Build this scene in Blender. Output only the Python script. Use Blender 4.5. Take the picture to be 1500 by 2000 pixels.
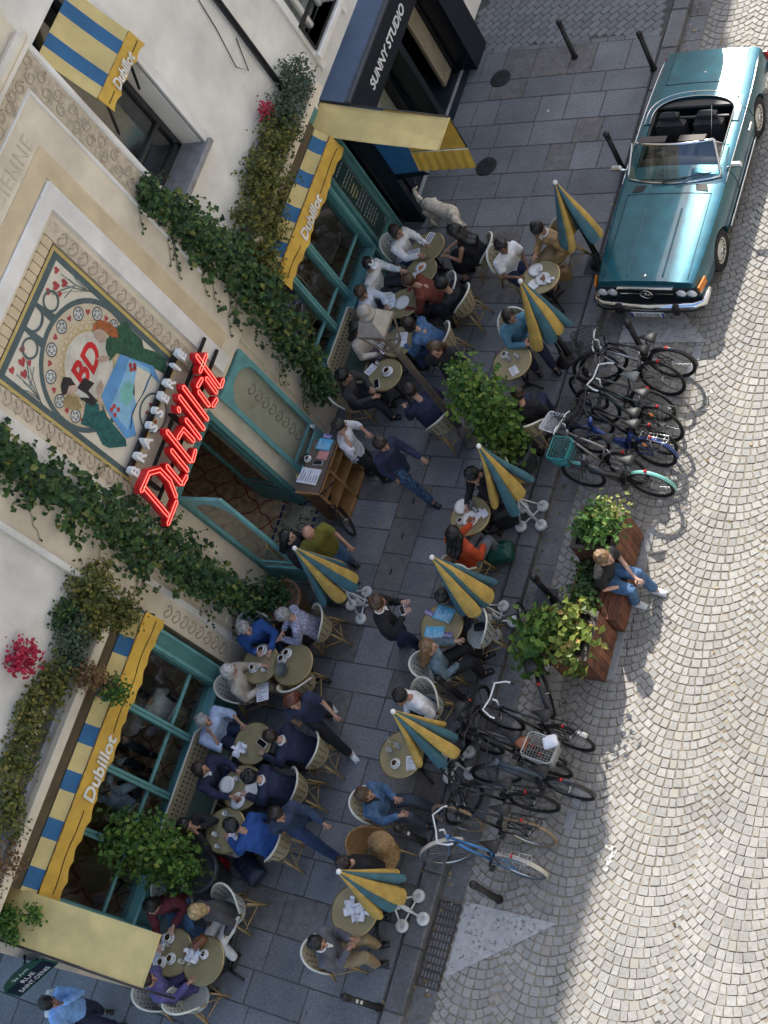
import bpy, bmesh, math, random
from mathutils import Vector, Matrix, Quaternion
R_ = random.Random(11)
S = bpy.context.scene
C = S.collection
for o in list(bpy.data.objects): bpy.data.objects.remove(o)
PI = math.pi
# ---------------------------------------------------------------- camera
CAM = Vector((8.36, 0.0, 16.5)); FOC = 2640.0
CR = Vector((0.8470312263, 0.2938518287, -0.4429325055))      # camera right
CD = Vector((0.0834176442, -0.8964568041, -0.4352087947))     # camera down
CF = Vector((-0.5249567585, 0.3316870529, -0.7838393334))     # camera forward
cd = bpy.data.cameras.new('camera'); cam = bpy.data.objects.new('camera', cd); C.objects.link(cam)
cd.sensor_fit = 'VERTICAL'; cd.sensor_height = 36; cd.lens = FOC / 2000 * 36
cd.clip_start = .1; cd.clip_end = 400
M = Matrix((CR, -CD, -CF)).transposed().to_4x4(); M.translation = CAM
cam.matrix_world = M; S.camera = cam
# ---------------------------------------------------------------- light
w = bpy.data.worlds.new('World'); S.world = w; w.use_nodes = True
nt = w.node_tree; bg = nt.nodes['Background']; sky = nt.nodes.new('ShaderNodeTexSky')
sky.sky_type = 'NISHITA'; sky.sun_disc = False
sky.sun_elevation = math.radians(42.9); sky.sun_rotation = math.radians(-21.8)
sky.air_density = 1.0; sky.dust_density = 1.6; sky.ozone_density = 1.2
nt.links.new(sky.outputs[0], bg.inputs[0]); bg.inputs[1].default_value = 0.135
sl = bpy.data.lights.new('sun', 'SUN'); so = bpy.data.objects.new('sun', sl); C.objects.link(so)
sl.energy = 3.0; sl.angle = math.radians(.53); sl.color = (1, .95, .87)
so.rotation_euler = Vector((.4, -1.0, -1.0)).to_track_quat('-Z', 'Y').to_euler()
so.location = (0, 20, 30)
S.view_settings.view_transform = 'Standard'; S.view_settings.look = 'None'
S.view_settings.exposure = 1.45; S.view_settings.gamma = 1
S.view_settings.use_curve_mapping = False
S.render.engine = 'CYCLES'
S.cycles.max_bounces = 7; S.cycles.transparent_max_bounces = 8
S.cycles.use_denoising = True

# ---------------------------------------------------------------- surveying: photograph point -> place on a real plane
def _ray(px, py): return CF + CR * ((px - 750) / FOC) + CD * ((py - 1000) / FOC)
def G(px, py, z=0.0):
    d = _ray(px, py); return CAM + d * ((z - CAM.z) / d.z)
def F(px, py, x):
    d = _ray(px, py); return CAM + d * ((x - CAM.x) / d.x)

# ---------------------------------------------------------------- materials
MATS = {}
def mat(name, col, rough=.6, metal=0.0, var=.12, scale=6.0, bump=0.0, bscale=40.0, island=0.0, objrand=0.0,
        spec=.5, emit=None, trans=0.0, coat=0.0, alpha=1.0, dark=None, voro=False, stretch=None, subs=0.0, world=False, stain=0.0, sscale=.9, odd=None):
    """Procedural material: a base colour with noise wear, per-piece variation and fine relief."""
    if name in MATS: return MATS[name]
    m = bpy.data.materials.new(name); m.use_nodes = True; MATS[name] = m
    nt = m.node_tree; N = nt.nodes; L = nt.links; b = N['Principled BSDF']
    b.inputs['Roughness'].default_value = rough; b.inputs['Metallic'].default_value = metal
    b.inputs['Specular IOR Level'].default_value = spec
    if coat: b.inputs['Coat Weight'].default_value = coat; b.inputs['Coat Roughness'].default_value = .06
    tc = N.new('ShaderNodeTexCoord'); vec = tc.outputs['Object']
    if world: vec = N.new('ShaderNodeNewGeometry').outputs['Position']
    if stretch:
        mp = N.new('ShaderNodeMapping'); mp.inputs['Scale'].default_value = stretch
        L.new(vec, mp.inputs[0]); vec = mp.outputs[0]
    nz = N.new('ShaderNodeTexNoise'); nz.inputs['Scale'].default_value = scale; nz.inputs['Detail'].default_value = 5
    L.new(vec, nz.inputs['Vector'])
    rp = N.new('ShaderNodeValToRGB'); c = Vector(col)
    e = rp.color_ramp.elements
    d = Vector(dark) if dark else c * (1 - 2 * var)
    e[0].position = .3; e[1].position = .7
    e[0].color = (max(d.x, 0), max(d.y, 0), max(d.z, 0), 1); lt = c * (1 + var)
    e[1].color = (lt.x, lt.y, lt.z, 1)
    L.new(nz.outputs[0], rp.inputs[0]); out = rp.outputs[0]
    def vary(sock, amt, out):
        mr = N.new('ShaderNodeMapRange'); mr.inputs['To Min'].default_value = 1 - amt; mr.inputs['To Max'].default_value = 1 + amt * .8
        L.new(sock, mr.inputs[0])
        mx = N.new('ShaderNodeMix'); mx.data_type = 'RGBA'; mx.blend_type = 'MULTIPLY'; mx.inputs[0].default_value = 1
        L.new(out, mx.inputs[6]); L.new(mr.outputs[0], mx.inputs[7]); return mx.outputs[2]
    if stain:
        n3 = N.new('ShaderNodeTexNoise'); n3.inputs['Scale'].default_value = sscale; n3.inputs['Detail'].default_value = 7; n3.inputs['Roughness'].default_value = .65
        L.new(vec, n3.inputs['Vector']); m3 = N.new('ShaderNodeMapRange'); m3.inputs[1].default_value = .35; m3.inputs[2].default_value = .62; m3.inputs[3].default_value = 1 - stain; m3.inputs[4].default_value = 1.06
        L.new(n3.outputs[0], m3.inputs[0]); x3 = N.new('ShaderNodeMix'); x3.data_type = 'RGBA'; x3.blend_type = 'MULTIPLY'; x3.inputs[0].default_value = 1
        L.new(out, x3.inputs[6]); L.new(m3.outputs[0], x3.inputs[7]); out = x3.outputs[2]
    if island:
        g = N.new('ShaderNodeNewGeometry'); out = vary(g.outputs['Random Per Island'], island, out)
    if odd:
        gq = N.new('ShaderNodeNewGeometry'); ob = N.new('ShaderNodeObjectInfo'); ad = N.new('ShaderNodeMath'); ad.operation = 'ADD'; L.new(gq.outputs['Random Per Island'], ad.inputs[0]); L.new(ob.outputs['Random'], ad.inputs[1])
        fr = N.new('ShaderNodeMath'); fr.operation = 'FRACT'; L.new(ad.outputs[0], fr.inputs[0]); gt = N.new('ShaderNodeMath'); gt.operation = 'GREATER_THAN'; gt.inputs[1].default_value = .955; L.new(fr.outputs[0], gt.inputs[0])
        xo = N.new('ShaderNodeMix'); xo.data_type = 'RGBA'; xo.inputs[7].default_value = (*odd, 1); L.new(gt.outputs[0], xo.inputs[0]); L.new(out, xo.inputs[6]); out = xo.outputs[2]
    if objrand:
        oi = N.new('ShaderNodeObjectInfo'); out = vary(oi.outputs['Random'], objrand, out)
    L.new(out, b.inputs['Base Color'])
    if bump:
        n2 = N.new('ShaderNodeTexVoronoi' if voro else 'ShaderNodeTexNoise'); n2.inputs['Scale'].default_value = bscale
        if not voro: n2.inputs['Detail'].default_value = 4
        L.new(vec, n2.inputs['Vector'])
        bp = N.new('ShaderNodeBump'); bp.inputs['Strength'].default_value = bump; bp.inputs['Distance'].default_value = .02
        L.new(n2.outputs[0], bp.inputs['Height']); L.new(bp.outputs[0], b.inputs['Normal'])
    if emit:
        b.inputs['Emission Color'].default_value = (*emit[0], 1); b.inputs['Emission Strength'].default_value = emit[1]
    if trans: b.inputs['Transmission Weight'].default_value = trans
    if subs:
        b.inputs['Subsurface Weight'].default_value = subs; b.inputs['Subsurface Radius'].default_value = (.02, .01, .006)
    if alpha < 1: b.inputs['Alpha'].default_value = alpha
    return m
def glass(name, tint=(.93, .96, .95), op=.25, rough=.02):
    """Thin window pane: mostly see-through, mirror-like at grazing angles."""
    if name in MATS: return MATS[name]
    m = bpy.data.materials.new(name); m.use_nodes = True; MATS[name] = m
    nt = m.node_tree; N = nt.nodes; L = nt.links; N.remove(N['Principled BSDF'])
    t = N.new('ShaderNodeBsdfTransparent'); t.inputs[0].default_value = (*tint, 1)
    g = N.new('ShaderNodeBsdfGlossy'); g.inputs['Roughness'].default_value = rough
    lw = N.new('ShaderNodeLayerWeight'); lw.inputs[0].default_value = .5
    pw = N.new('ShaderNodeMath'); pw.operation = 'POWER'; pw.inputs[1].default_value = 3.5; L.new(lw.outputs['Facing'], pw.inputs[0])
    mr = N.new('ShaderNodeMapRange'); mr.inputs['To Min'].default_value = op * .3; mr.inputs['To Max'].default_value = .9
    L.new(pw.outputs[0], mr.inputs[0])
    mx = N.new('ShaderNodeMixShader'); L.new(mr.outputs[0], mx.inputs[0]); L.new(t.outputs[0], mx.inputs[1]); L.new(g.outputs[0], mx.inputs[2])
    L.new(mx.outputs[0], N['Material Output'].inputs[0]); return m
def leafmat(name, a, b, c=None):
    """Leaves: colour runs from a to b leaf by leaf, a little light comes through."""
    if name in MATS: return MATS[name]
    m = bpy.data.materials.new(name); m.use_nodes = True; MATS[name] = m
    nt = m.node_tree; N = nt.nodes; L = nt.links; bs = N['Principled BSDF']
    g = N.new('ShaderNodeNewGeometry'); rp = N.new('ShaderNodeValToRGB'); e = rp.color_ramp.elements
    e[0].color = (*a, 1); e[1].color = (*b, 1); e[0].position = .1; e[1].position = .9
    if c: x = e.new(.97); x.color = (*c, 1)
    L.new(g.outputs['Random Per Island'], rp.inputs[0]); L.new(rp.outputs[0], bs.inputs['Base Color'])
    bs.inputs['Roughness'].default_value = .5; bs.inputs['Specular IOR Level'].default_value = .35
    tr = N.new('ShaderNodeBsdfTranslucent'); L.new(rp.outputs[0], tr.inputs[0])
    mx = N.new('ShaderNodeMixShader'); mx.inputs[0].default_value = .22
    L.new(bs.outputs[0], mx.inputs[1]); L.new(tr.outputs[0], mx.inputs[2]); L.new(mx.outputs[0], N['Material Output'].inputs[0])
    return m

# ---------------------------------------------------------------- mesh builder
def frame_of(d):
    d = Vector(d).normalized(); u = Vector((0, 0, 1)) if abs(d.z) < .9 else Vector((1, 0, 0))
    a = d.cross(u).normalized(); return a, a.cross(d).normalized(), d
class MB:
    def __init__(s): s.v = []; s.f = []; s.m = []; s.k = []; s.pc = []
    def add(s, vs, fs, mi=0, smooth=False):
        o = len(s.v); s.pc.append((o, len(s.f))); s.v += [tuple(v) for v in vs]
        for f in fs: s.f.append([i + o for i in f]); s.m.append(mi); s.k.append(smooth)
        return s
    def box(s, c, d, rot=None, mi=0, bev=0.0, taper=1.0):
        c = Vector(c); x, y, z = d[0] / 2, d[1] / 2, d[2] / 2; Rm = rot if rot is not None else Matrix.Identity(3)
        if bev:
            b = min(bev, x * .9, y * .9, z * .9); vs = []
            rings = [(x - b, y - b, -z), (x, y, -z + b), (x * taper, y * taper, z - b), (x * taper - b, y * taper - b, z)]
            for (a, e, h) in rings: vs += [(-a, -e, h), (a, -e, h), (a, e, h), (-a, e, h)]
            fs = [(3, 2, 1, 0), (12, 13, 14, 15)]
            for r in range(3):
                for i in range(4): j = (i + 1) % 4; fs.append((r * 4 + i, r * 4 + j, r * 4 + 4 + j, r * 4 + 4 + i))
        else:
            t = taper; vs = [(-x, -y, -z), (x, -y, -z), (x, y, -z), (-x, y, -z), (-x * t, -y * t, z), (x * t, -y * t, z), (x * t, y * t, z), (-x * t, y * t, z)]
            fs = [(3, 2, 1, 0), (4, 5, 6, 7), (0, 1, 5, 4), (1, 2, 6, 5), (2, 3, 7, 6), (3, 0, 4, 7)]
        return s.add([c + Rm @ Vector(v) for v in vs], fs, mi)
    def bx(s, x0, x1, y0, y1, z0, z1, mi=0, bev=0.0):
        return s.box(((x0 + x1) / 2, (y0 + y1) / 2, (z0 + z1) / 2), (abs(x1 - x0), abs(y1 - y0), abs(z1 - z0)), None, mi, bev)
    def beam(s, a, b, wd, ht, up=(0, 0, 1), mi=0, bev=0.0):
        a, b = Vector(a), Vector(b); d = (b - a); L = d.length; d.normalize(); up = Vector(up)
        r = d.cross(up); r = r.normalized() if r.length > 1e-5 else frame_of(d)[0]; u = r.cross(d)
        return s.box((a + b) / 2, (wd, L, ht), Matrix((r, d, u)).transposed(), mi, bev)
    def tube(s, pts, rad, n=8, mi=0, caps=True, closed=False, flat=1.0, up=None):
        pts = [Vector(p) for p in pts]; k = len(pts)
        rr = rad if isinstance(rad, (list, tuple)) else [rad] * k
        vs = []; fs = []; prev = None
        for i, p in enumerate(pts):
            if closed: t = pts[(i + 1) % k] - pts[i - 1]
            else: t = pts[min(i + 1, k - 1)] - pts[max(i - 1, 0)]
            if t.length < 1e-9: t = Vector((0, 0, 1))
            t.normalize()
            if up is not None:
                a = t.cross(Vector(up)); a = a.normalized() if a.length > 1e-4 else frame_of(t)[0]
            elif prev is None: a = frame_of(t)[0]
            else:
                a = prev - t * prev.dot(t); a = a.normalized() if a.length > 1e-6 else frame_of(t)[0]
            prev = a; b = a.cross(t); r = rr[i]
            for j in range(n):
                q = 2 * PI * j / n; vs.append(p + a * (math.cos(q) * r) + b * (math.sin(q) * r * flat))
        seg = k if closed else k - 1
        for i in range(seg):
            i2 = (i + 1) % k
            for j in range(n): j2 = (j + 1) % n; fs.append((i * n + j, i * n + j2, i2 * n + j2, i2 * n + j))
        s.add(vs, fs, mi, True)
        if caps and not closed:
            o = len(s.v) - len(vs); s.f.append([o + j for j in range(n)][::-1]); s.m.append(mi); s.k.append(False)
            s.f.append([o + (k - 1) * n + j for j in range(n)]); s.m.append(mi); s.k.append(False)
        return s
    def lathe(s, prof, c=(0, 0, 0), n=20, mi=0, axis=(0, 0, 1), smooth=True, caps=True):
        c = Vector(c); a, b, d = frame_of(axis); vs = []; fs = []
        for (r, h) in prof:
            for j in range(n):
                q = 2 * PI * j / n; vs.append(c + a * (math.cos(q) * r) + b * (math.sin(q) * r) + d * h)
        for i in range(len(prof) - 1):
            for j in range(n): j2 = (j + 1) % n; fs.append((i * n + j2, i * n + j, i * n + n + j, i * n + n + j2))
        s.add(vs, fs, mi, smooth)
        if caps:
            o = len(s.v) - len(vs)
            if prof[0][0] > 1e-4: s.f.append([o + j for j in range(n)]); s.m.append(mi); s.k.append(False)
            if prof[-1][0] > 1e-4: s.f.append([o + (len(prof) - 1) * n + j for j in range(n)][::-1]); s.m.append(mi); s.k.append(False)
        return s
    def ell(s, c, r, rot=None, mi=0, nu=10, nv=7):
        c = Vector(c); Rm = rot if rot is not None else Matrix.Identity(3); vs = [c + Rm @ Vector((0, 0, -r[2]))]; fs = []
        for i in range(1, nv):
            ph = -PI / 2 + PI * i / nv
            for j in range(nu):
                q = 2 * PI * j / nu
                vs.append(c + Rm @ Vector((r[0] * math.cos(ph) * math.cos(q), r[1] * math.cos(ph) * math.sin(q), r[2] * math.sin(ph))))
        vs.append(c + Rm @ Vector((0, 0, r[2]))); last = len(vs) - 1
        for j in range(nu):
            j2 = (j + 1) % nu; fs.append((0, 1 + j2, 1 + j))
            for i in range(nv - 2):
                a = 1 + i * nu; fs.append((a + j, a + j2, a + nu + j2, a + nu + j))
            a = 1 + (nv - 2) * nu; fs.append((a + j, a + j2, last))
        return s.add(vs, fs, mi, True)
    def prism(s, pts, ext, mi=0, smooth=False):
        """closed polygon pts (3-D, planar) pushed out by the vector ext"""
        n = len(pts); e = Vector(ext); vs = [Vector(p) for p in pts] + [Vector(p) + e for p in pts]
        fs = [tuple(range(n))[::-1], tuple(range(n, 2 * n))] + [(i, (i + 1) % n, n + (i + 1) % n, n + i) for i in range(n)]
        return s.add(vs, fs, mi, smooth)
    def grid(s, fn, nu, nv, mi=0, smooth=True, wrap=False):
        vs = [fn(i / nu, j / nv) for i in range(nu + 1) for j in range(nv + 1)]; k = nv + 1
        fs = [(i * k + j, i * k + j + 1, i * k + k + j + 1, i * k + k + j) for i in range(nu) for j in range(nv)]
        return s.add(vs, fs, mi, smooth)
    def mesh(s, name, mats):
        me = bpy.data.meshes.new(name); me.from_pydata(s.v, [], s.f)
        for m in (mats if isinstance(mats, (list, tuple)) else [mats]): me.materials.append(m)
        me.polygons.foreach_set('material_index', s.m); me.polygons.foreach_set('use_smooth', s.k)
        me.update(); return me
    def build(s, name, mats, parent=None, world=False, loc=None, kind=None):
        return put(name, s.mesh(name, mats), parent, world, loc, kind)
def build_each(mb, name, mats, parent=None, world=False):
    """every piece of the builder becomes an object of its own"""
    out = []
    for i, (v0, f0) in enumerate(mb.pc):
        v1, f1 = mb.pc[i + 1] if i + 1 < len(mb.pc) else (len(mb.v), len(mb.f))
        q = MB(); q.v = mb.v[v0:v1]; q.f = [[j - v0 for j in f] for f in mb.f[f0:f1]]; q.m = mb.m[f0:f1]; q.k = mb.k[f0:f1]
        out.append(q.build(name, mats, parent, world))
    return out[0]
def put(name, me, parent=None, world=False, loc=None, kind=None):
    o = bpy.data.objects.new(name, me); C.objects.link(o)
    if parent is not None:
        o.parent = parent
        if world:
            p = parent; off = Vector((0, 0, 0))
            while p is not None: off = off + p.location; p = p.parent
            o.location = -off
    if loc is not None: o.location = loc
    if kind: o['kind'] = kind
    return o
def thing(name, label, cat, loc=(0, 0, 0), rz=0.0, group=None, kind=None):
    o = bpy.data.objects.new(name, None); C.objects.link(o); o.location = loc; o.rotation_euler = (0, 0, rz)
    o.empty_display_size = .1
    o['label'] = label; o['category'] = cat
    if group: o['group'] = group
    if kind: o['kind'] = kind
    return o
def tag(o, label, cat, group=None):
    o['label'] = label; o['category'] = cat
    if group: o['group'] = group
    return o
KIDS = {}
def dup(root, loc=None, rz=None, label=None, group=None):
    c = root.copy(); C.objects.link(c)
    if loc is not None: c.location = loc
    if rz is not None: c.rotation_euler = (0, 0, rz)
    if label: c['label'] = label
    if group: c['group'] = group
    for ch in root.children: _dupc(ch, c)
    return c
def _dupc(o, parent):
    c = o.copy(); C.objects.link(c); c.parent = parent
    for ch in o.children: _dupc(ch, c)
def text_mesh(body, size, ext=0.0, name='letters', shear=0.0, space=1.0, align='CENTER', bold=0.0):
    cu = bpy.data.curves.new('t', 'FONT'); cu.body = body; cu.size = size; cu.offset = bold * size; cu.extrude = ext; cu.shear = shear
    cu.align_x = align; cu.align_y = 'CENTER'; cu.space_character = space; cu.resolution_u = 3
    o = bpy.data.objects.new('t', cu); C.objects.link(o)
    dg = bpy.context.evaluated_depsgraph_get(); me = bpy.data.meshes.new_from_object(o.evaluated_get(dg))
    bpy.data.objects.remove(o); bpy.data.curves.remove(cu); me.name = name; return me
def text(body, size, mat_, origin, xdir, ydir, ext=0.003, parent=None, name='lettering', shear=0.0, space=1.0, align='CENTER', world=True, sx=1.0, bold=0.0):
    me = text_mesh(body, size, ext, name, shear, space, align, bold)
    x = Vector(xdir).normalized(); y = Vector(ydir).normalized(); z = x.cross(y); Mx = Matrix((x * sx, y, z)).transposed().to_4x4(); Mx.translation = Vector(origin)
    me.transform(Mx); me.materials.clear(); me.materials.append(mat_); me.update()
    return put(name, me, parent, world)
def remesh(mb, mats, name, voxel=.02, smooth=2):
    """join overlapping closed shapes into one continuous surface"""
    me = mb.mesh('r', [])
    o = bpy.data.objects.new('r', me); C.objects.link(o)
    md = o.modifiers.new('r', 'REMESH'); md.mode = 'VOXEL'; md.voxel_size = voxel; md.use_smooth_shade = True
    if smooth:
        sm = o.modifiers.new('s', 'SMOOTH'); sm.iterations = smooth; sm.factor = .5
    dg = bpy.context.evaluated_depsgraph_get(); out = bpy.data.meshes.new_from_object(o.evaluated_get(dg)); out.name = name
    bpy.data.objects.remove(o); bpy.data.meshes.remove(me)
    out.materials.clear()
    for m in (mats if isinstance(mats, (list, tuple)) else [mats]): out.materials.append(m)
    return out
def join_mb(me, mb):
    """append the shapes of a builder to a finished mesh (same material slots)"""
    bm = bmesh.new(); bm.from_mesh(me); vs = [bm.verts.new(v) for v in mb.v]
    for f, m, k in zip(mb.f, mb.m, mb.k):
        try: fc = bm.faces.new([vs[i] for i in f]); fc.material_index = m; fc.smooth = k
        except ValueError: pass
    bm.to_mesh(me); bm.free(); return me
def leaf(mb, p, n, size, mi=0, asp=.75, fold=.15, spin=None):
    """one leaf: a pointed six-sided blade folded along its midrib"""
    a, b, d = frame_of(n); q = R_.uniform(0, 2 * PI) if spin is None else spin
    u = a * math.cos(q) + b * math.sin(q); v = d.cross(u); p = Vector(p); w_ = size * asp * .5; h = d * (size * fold)
    mb.add([p - u * size * .5, p - u * .1 * size + v * w_ + h, p + u * size * .5 - h * .5, p - u * .1 * size - v * w_ + h], [(0, 1, 2), (0, 2, 3)][::1], mi)
def rdir(): 
    while True:
        v = Vector((R_.uniform(-1, 1), R_.uniform(-1, 1), R_.uniform(-1, 1)))
        if .05 < v.length < 1: return v.normalized()
# =============================================================== SETTING: ground, pavement, road
RZ = -.12                                                    # road level, the pavement top is z = 0
m_joint = mat('joint_sand', (.075, .073, .07), .95, var=.2, bump=.3)
m_mortar = mat('cobble_mortar', (.225, .19, .14), .95, var=.25, scale=3, bump=.4)
m_slab = mat('granite_slab', (.165, .17, .176), .6, var=.13, scale=30, bump=.25, bscale=70, objrand=.17, dark=(.11, .116, .125), world=True, stain=.3)
m_slabb = mat('sandy_slab', (.15, .14, .132), .7, var=.14, scale=9, bump=.22, bscale=60, objrand=.16, world=True, stain=.3)
m_kerb = mat('kerb_granite', (.15, .15, .15), .65, var=.14, scale=20, bump=.2, bscale=60, objrand=.15, world=True, stain=.35, sscale=1.4)
m_cob = mat('cobble_granite', (.285, .276, .255), .72, var=.1, scale=26, bump=.3, bscale=110, island=.15, world=True, stain=.16, sscale=.7, odd=(.27, .252, .22))
m_cobo = mat('cobble_granite_single', (.285, .276, .255), .72, var=.1, scale=26, bump=.3, bscale=110, objrand=.15, world=True, stain=.16, sscale=.7, odd=(.27, .252, .22))
m_sett = mat('pavement_sett', (.16, .165, .17), .7, var=.14, scale=20, bump=.25, bscale=90, objrand=.16)
MB().bx(-60, 60, -60, 90, -.6, -.4).build('ground', m_joint, kind='structure')
pave = MB().bx(-12.5, -.31, -7, 34, -.35, -.007).build('sidewalk', m_joint, kind='structure')
slab_me = MB().box((0, 0, -.01), (1, 1, .02), bev=.012).mesh('slab', m_slab)
slab_mb = MB().box((0, 0, -.01), (1, 1, .02), bev=.012).mesh('slab', m_slabb)
def seen(p, m=60):
    v = Vector(p) - CAM; z = v.dot(CF)
    x = 750 + FOC * v.dot(CR) / z; y = 1000 + FOC * v.dot(CD) / z
    return -m < x < 1500 + m and -m < y < 2000 + m
rs = random.Random(5)
def slabs(x0, x1, y0, y1, first=None):
    y = y0
    while y < y1 - .1:
        h = min(rs.uniform(.42, .6), y1 - y)
        if y1 - y - h < .25: h = y1 - y
        x = x0
        while x < x1 - .05:
            l = rs.uniform(.5, 1.05) if h < .5 else rs.uniform(.42, .85)
            if x1 - x - l < .3: l = x1 - x
            c = (x + l / 2, y + h / 2, 0)
            inh = (-3.45 < c[0] < -2.35 and 14.9 < c[1] < 16.05)
            if seen(c, 110) and c[0] > -12:
                o = put('slab', slab_mb if (rs.random() < .1 or inh) else slab_me, pave); o.location = (c[0], c[1], rs.uniform(-.004, .001))
                o.scale = (l - .014, h - .014, 1); o.rotation_euler = (rs.gauss(0, .003), rs.gauss(0, .003), rs.gauss(0, .003))
            x += l
        y += h
slabs(-4.19, -2.48, 5.1, 7.5); slabs(-1.98, -.33, 5.1, 7.5)
slabs(-4.19, -.33, -4.5, 5.1); slabs(-4.19, -.33, 7.5, 16.2)
slabs(-6.8, -4.2, -4.5, -.76)
# drain cover plates set in the pavement
m_plate = mat('drain_plate', (.135, .125, .12), .7, var=.12, scale=8, bump=.15)
m_iron = mat('cast_iron', (.035, .035, .037), .55, .6, var=.2, bump=.3, bscale=90)
for k in range(4):
    y = 5.12 + k * .6
    p = MB().box((0, 0, -.008), (.48, .585, .016), bev=.008).build('drain_plate', m_plate, pave); p.location = (-2.23, y + .29, 0)
    MB().box((0, 0, .002), (.028, .1, .004)).build('lifting_slot', m_iron, p)
# kerb stones
kb = MB().bx(-.305, -.015, -7, 34, -.4, -.02).build('kerb', m_joint, kind='structure')
km = MB().box((0, 0, -.08), (.29, 1, .16), bev=.018).mesh('kerb_stone', m_kerb)
y = -5
while y < 26:
    l = rs.uniform(.8, 1.15); o = put('kerb_stone', km, kb); o.location = (-.155, y + l / 2, 0); o.scale = (1, l - .012, 1); y += l
# road bed, gutter, cobbles laid in scallops
road = MB().bx(-.014, 16, -9, 40, -.38, RZ - .013).build('road', m_mortar, kind='structure')
gm = MB().box((0, 0, -.02), (.33, 1, .04), bev=.012).mesh('gutter_stone', m_kerb)
y = -5
while y < 26:
    l = rs.uniform(.35, .62); o = put('gutter_stone', gm, road); o.location = (.17, y + l / 2, RZ - .004); o.scale = (1, l - .012, 1); y += l
cob1 = MB().box((0, 0, -.02), (1, 1, .04), bev=.01).mesh('cobble', m_cobo)
stones = []
cols = [(.35, 1.12), (1.12, 2.0), (2.0, 3.22), (3.22, 4.42), (4.42, 5.62), (5.62, 6.82), (6.82, 8.0)]
PIT = .126
for a, b in cols:
    c = (a + b) / 2; w2 = (b - a) / 2; Rr = w2 * 1.32; th = math.asin(w2 / Rr); arc = 2 * th * Rr; n = round(arc / .118)
    k = -40
    while k < 200:
        y0 = -3 + k * PIT * 1.0; k += 1
        if y0 > 24: break
        sh = rs.uniform(-.12, .12); cuts = [0] + sorted((i + rs.uniform(-.16, .16)) / n for i in range(1, n)) + [1]
        for i in range(n):
            q = -th + 2 * th * (cuts[i] + cuts[i + 1]) / 2; wd = (cuts[i + 1] - cuts[i]) * arc - .01
            x = c + Rr * math.sin(q); yy = y0 + Rr * (1 - math.cos(q)) + rs.uniform(-.004, .004)
            dp = PIT * math.cos(q) - .009
            if seen((x, yy, RZ), 160): stones.append((x, yy, q + rs.gauss(0, .035), wd, dp))
stones.sort(key=lambda s: (s[0] - CAM.x) ** 2 + (s[1]) ** 2)
stones_in = [s for s in stones if seen((s[0], s[1], RZ), -5)]
first = set(id(s) for s in stones_in[:300])
mb = MB()
for s in stones:
    x, y, q, wd, dp = s; dz = rs.uniform(-.006, .002)
    if id(s) in first:
        o = put('cobble', cob1, road); o.location = (x, y, RZ + dz); o.rotation_euler = (rs.gauss(0, .02), rs.gauss(0, .02), q); o.scale = (wd, dp, 1)
    else:
        cs, sn = math.cos(q), math.sin(q); b = .007; z1 = RZ + dz; z0 = z1 - .012; zb = z1 - .04
        tx, ty = rs.gauss(0, .02), rs.gauss(0, .02); vs = []
        j = [(rs.uniform(-.005, .005), rs.uniform(-.005, .005)) for _ in range(4)]
        for (ins, z) in ((0, zb), (0, z0), (b, z1)):
            for i, (ax, ay) in enumerate(((-1, -1), (1, -1), (1, 1), (-1, 1))):
                lx = ax * (wd / 2 - ins) + j[i][0]; ly = ay * (dp / 2 - ins) + j[i][1]
                vs.append((x + lx * cs - ly * sn, y + lx * sn + ly * cs, z + (lx * tx + ly * ty if z > zb else 0)))
        fs = [(8, 9, 10, 11)] + [(r * 4 + i, r * 4 + (i + 1) % 4, r * 4 + 4 + (i + 1) % 4, r * 4 + 4 + i) for r in range(2) for i in range(4)]
        mb.add(vs, fs)
mb.build('cobbles', m_cob, road, kind='stuff')
# diagonal setts of the raised crossing beyond the slabs
sm = MB().box((0, 0, -.012), (1, 1, .024), bev=.012).mesh('sett', m_sett)
cand = []
for i in range(-40, 60):
    for j in range(-60, 60):
        u = i * .21 + (j % 2) * .1; v = j * .135
        x = -2 + (u - v) * .7071; yy = 18 + (u + v) * .7071
        if -4.1 < x < -.42 and 16.28 < yy < 20 and seen((x, yy, 0), 70): cand.append((x, yy))
cand.sort(key=lambda p: p[1])
for x, yy in cand[:300]:
    o = put('sett', sm, pave); o.location = (x, yy, rs.uniform(-.004, .001)); o.scale = (.196, .122, 1); o.rotation_euler = (0, 0, PI / 4 + rs.gauss(0, .012))
mb = MB()
for x, yy in cand[300:]: mb.box((x, yy, -.012), (.196, .122, .024), Matrix.Rotation(PI / 4 + rs.gauss(0, .012), 3, 'Z'), 0, .012)
if cand[300:]: mb.build('setts', mat('pavement_setts_far', (.16, .165, .17), .7, var=.14, scale=20, island=.16), pave, kind='stuff')
for k in range(12):                                            # border course between slabs and setts
    o = put('slab', slab_me, pave); o.location = (-4.05 + k * .32, 16.24, 0); o.scale = (.3, .1, 1)
# granite markers of the parking strip
m_mark = mat('marker_stone', (.27, .275, .28), .6, var=.12, scale=12, bump=.15)
for (x, y0, y1) in ((1.62, 9.92, 10.18), (1.6, 9.6, 9.86), (1.6, 6.55, 7.2), (1.56, 5.75, 6.5), (1.55, 4.9, 5.7), (1.5, 2.82, 3.1), (1.52, 3.14, 3.42)):
    MB().box((x, (y0 + y1) / 2, RZ + .0), (.13, y1 - y0 - .01, .016), bev=.006).build('marker_stone', m_mark, road)
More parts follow.
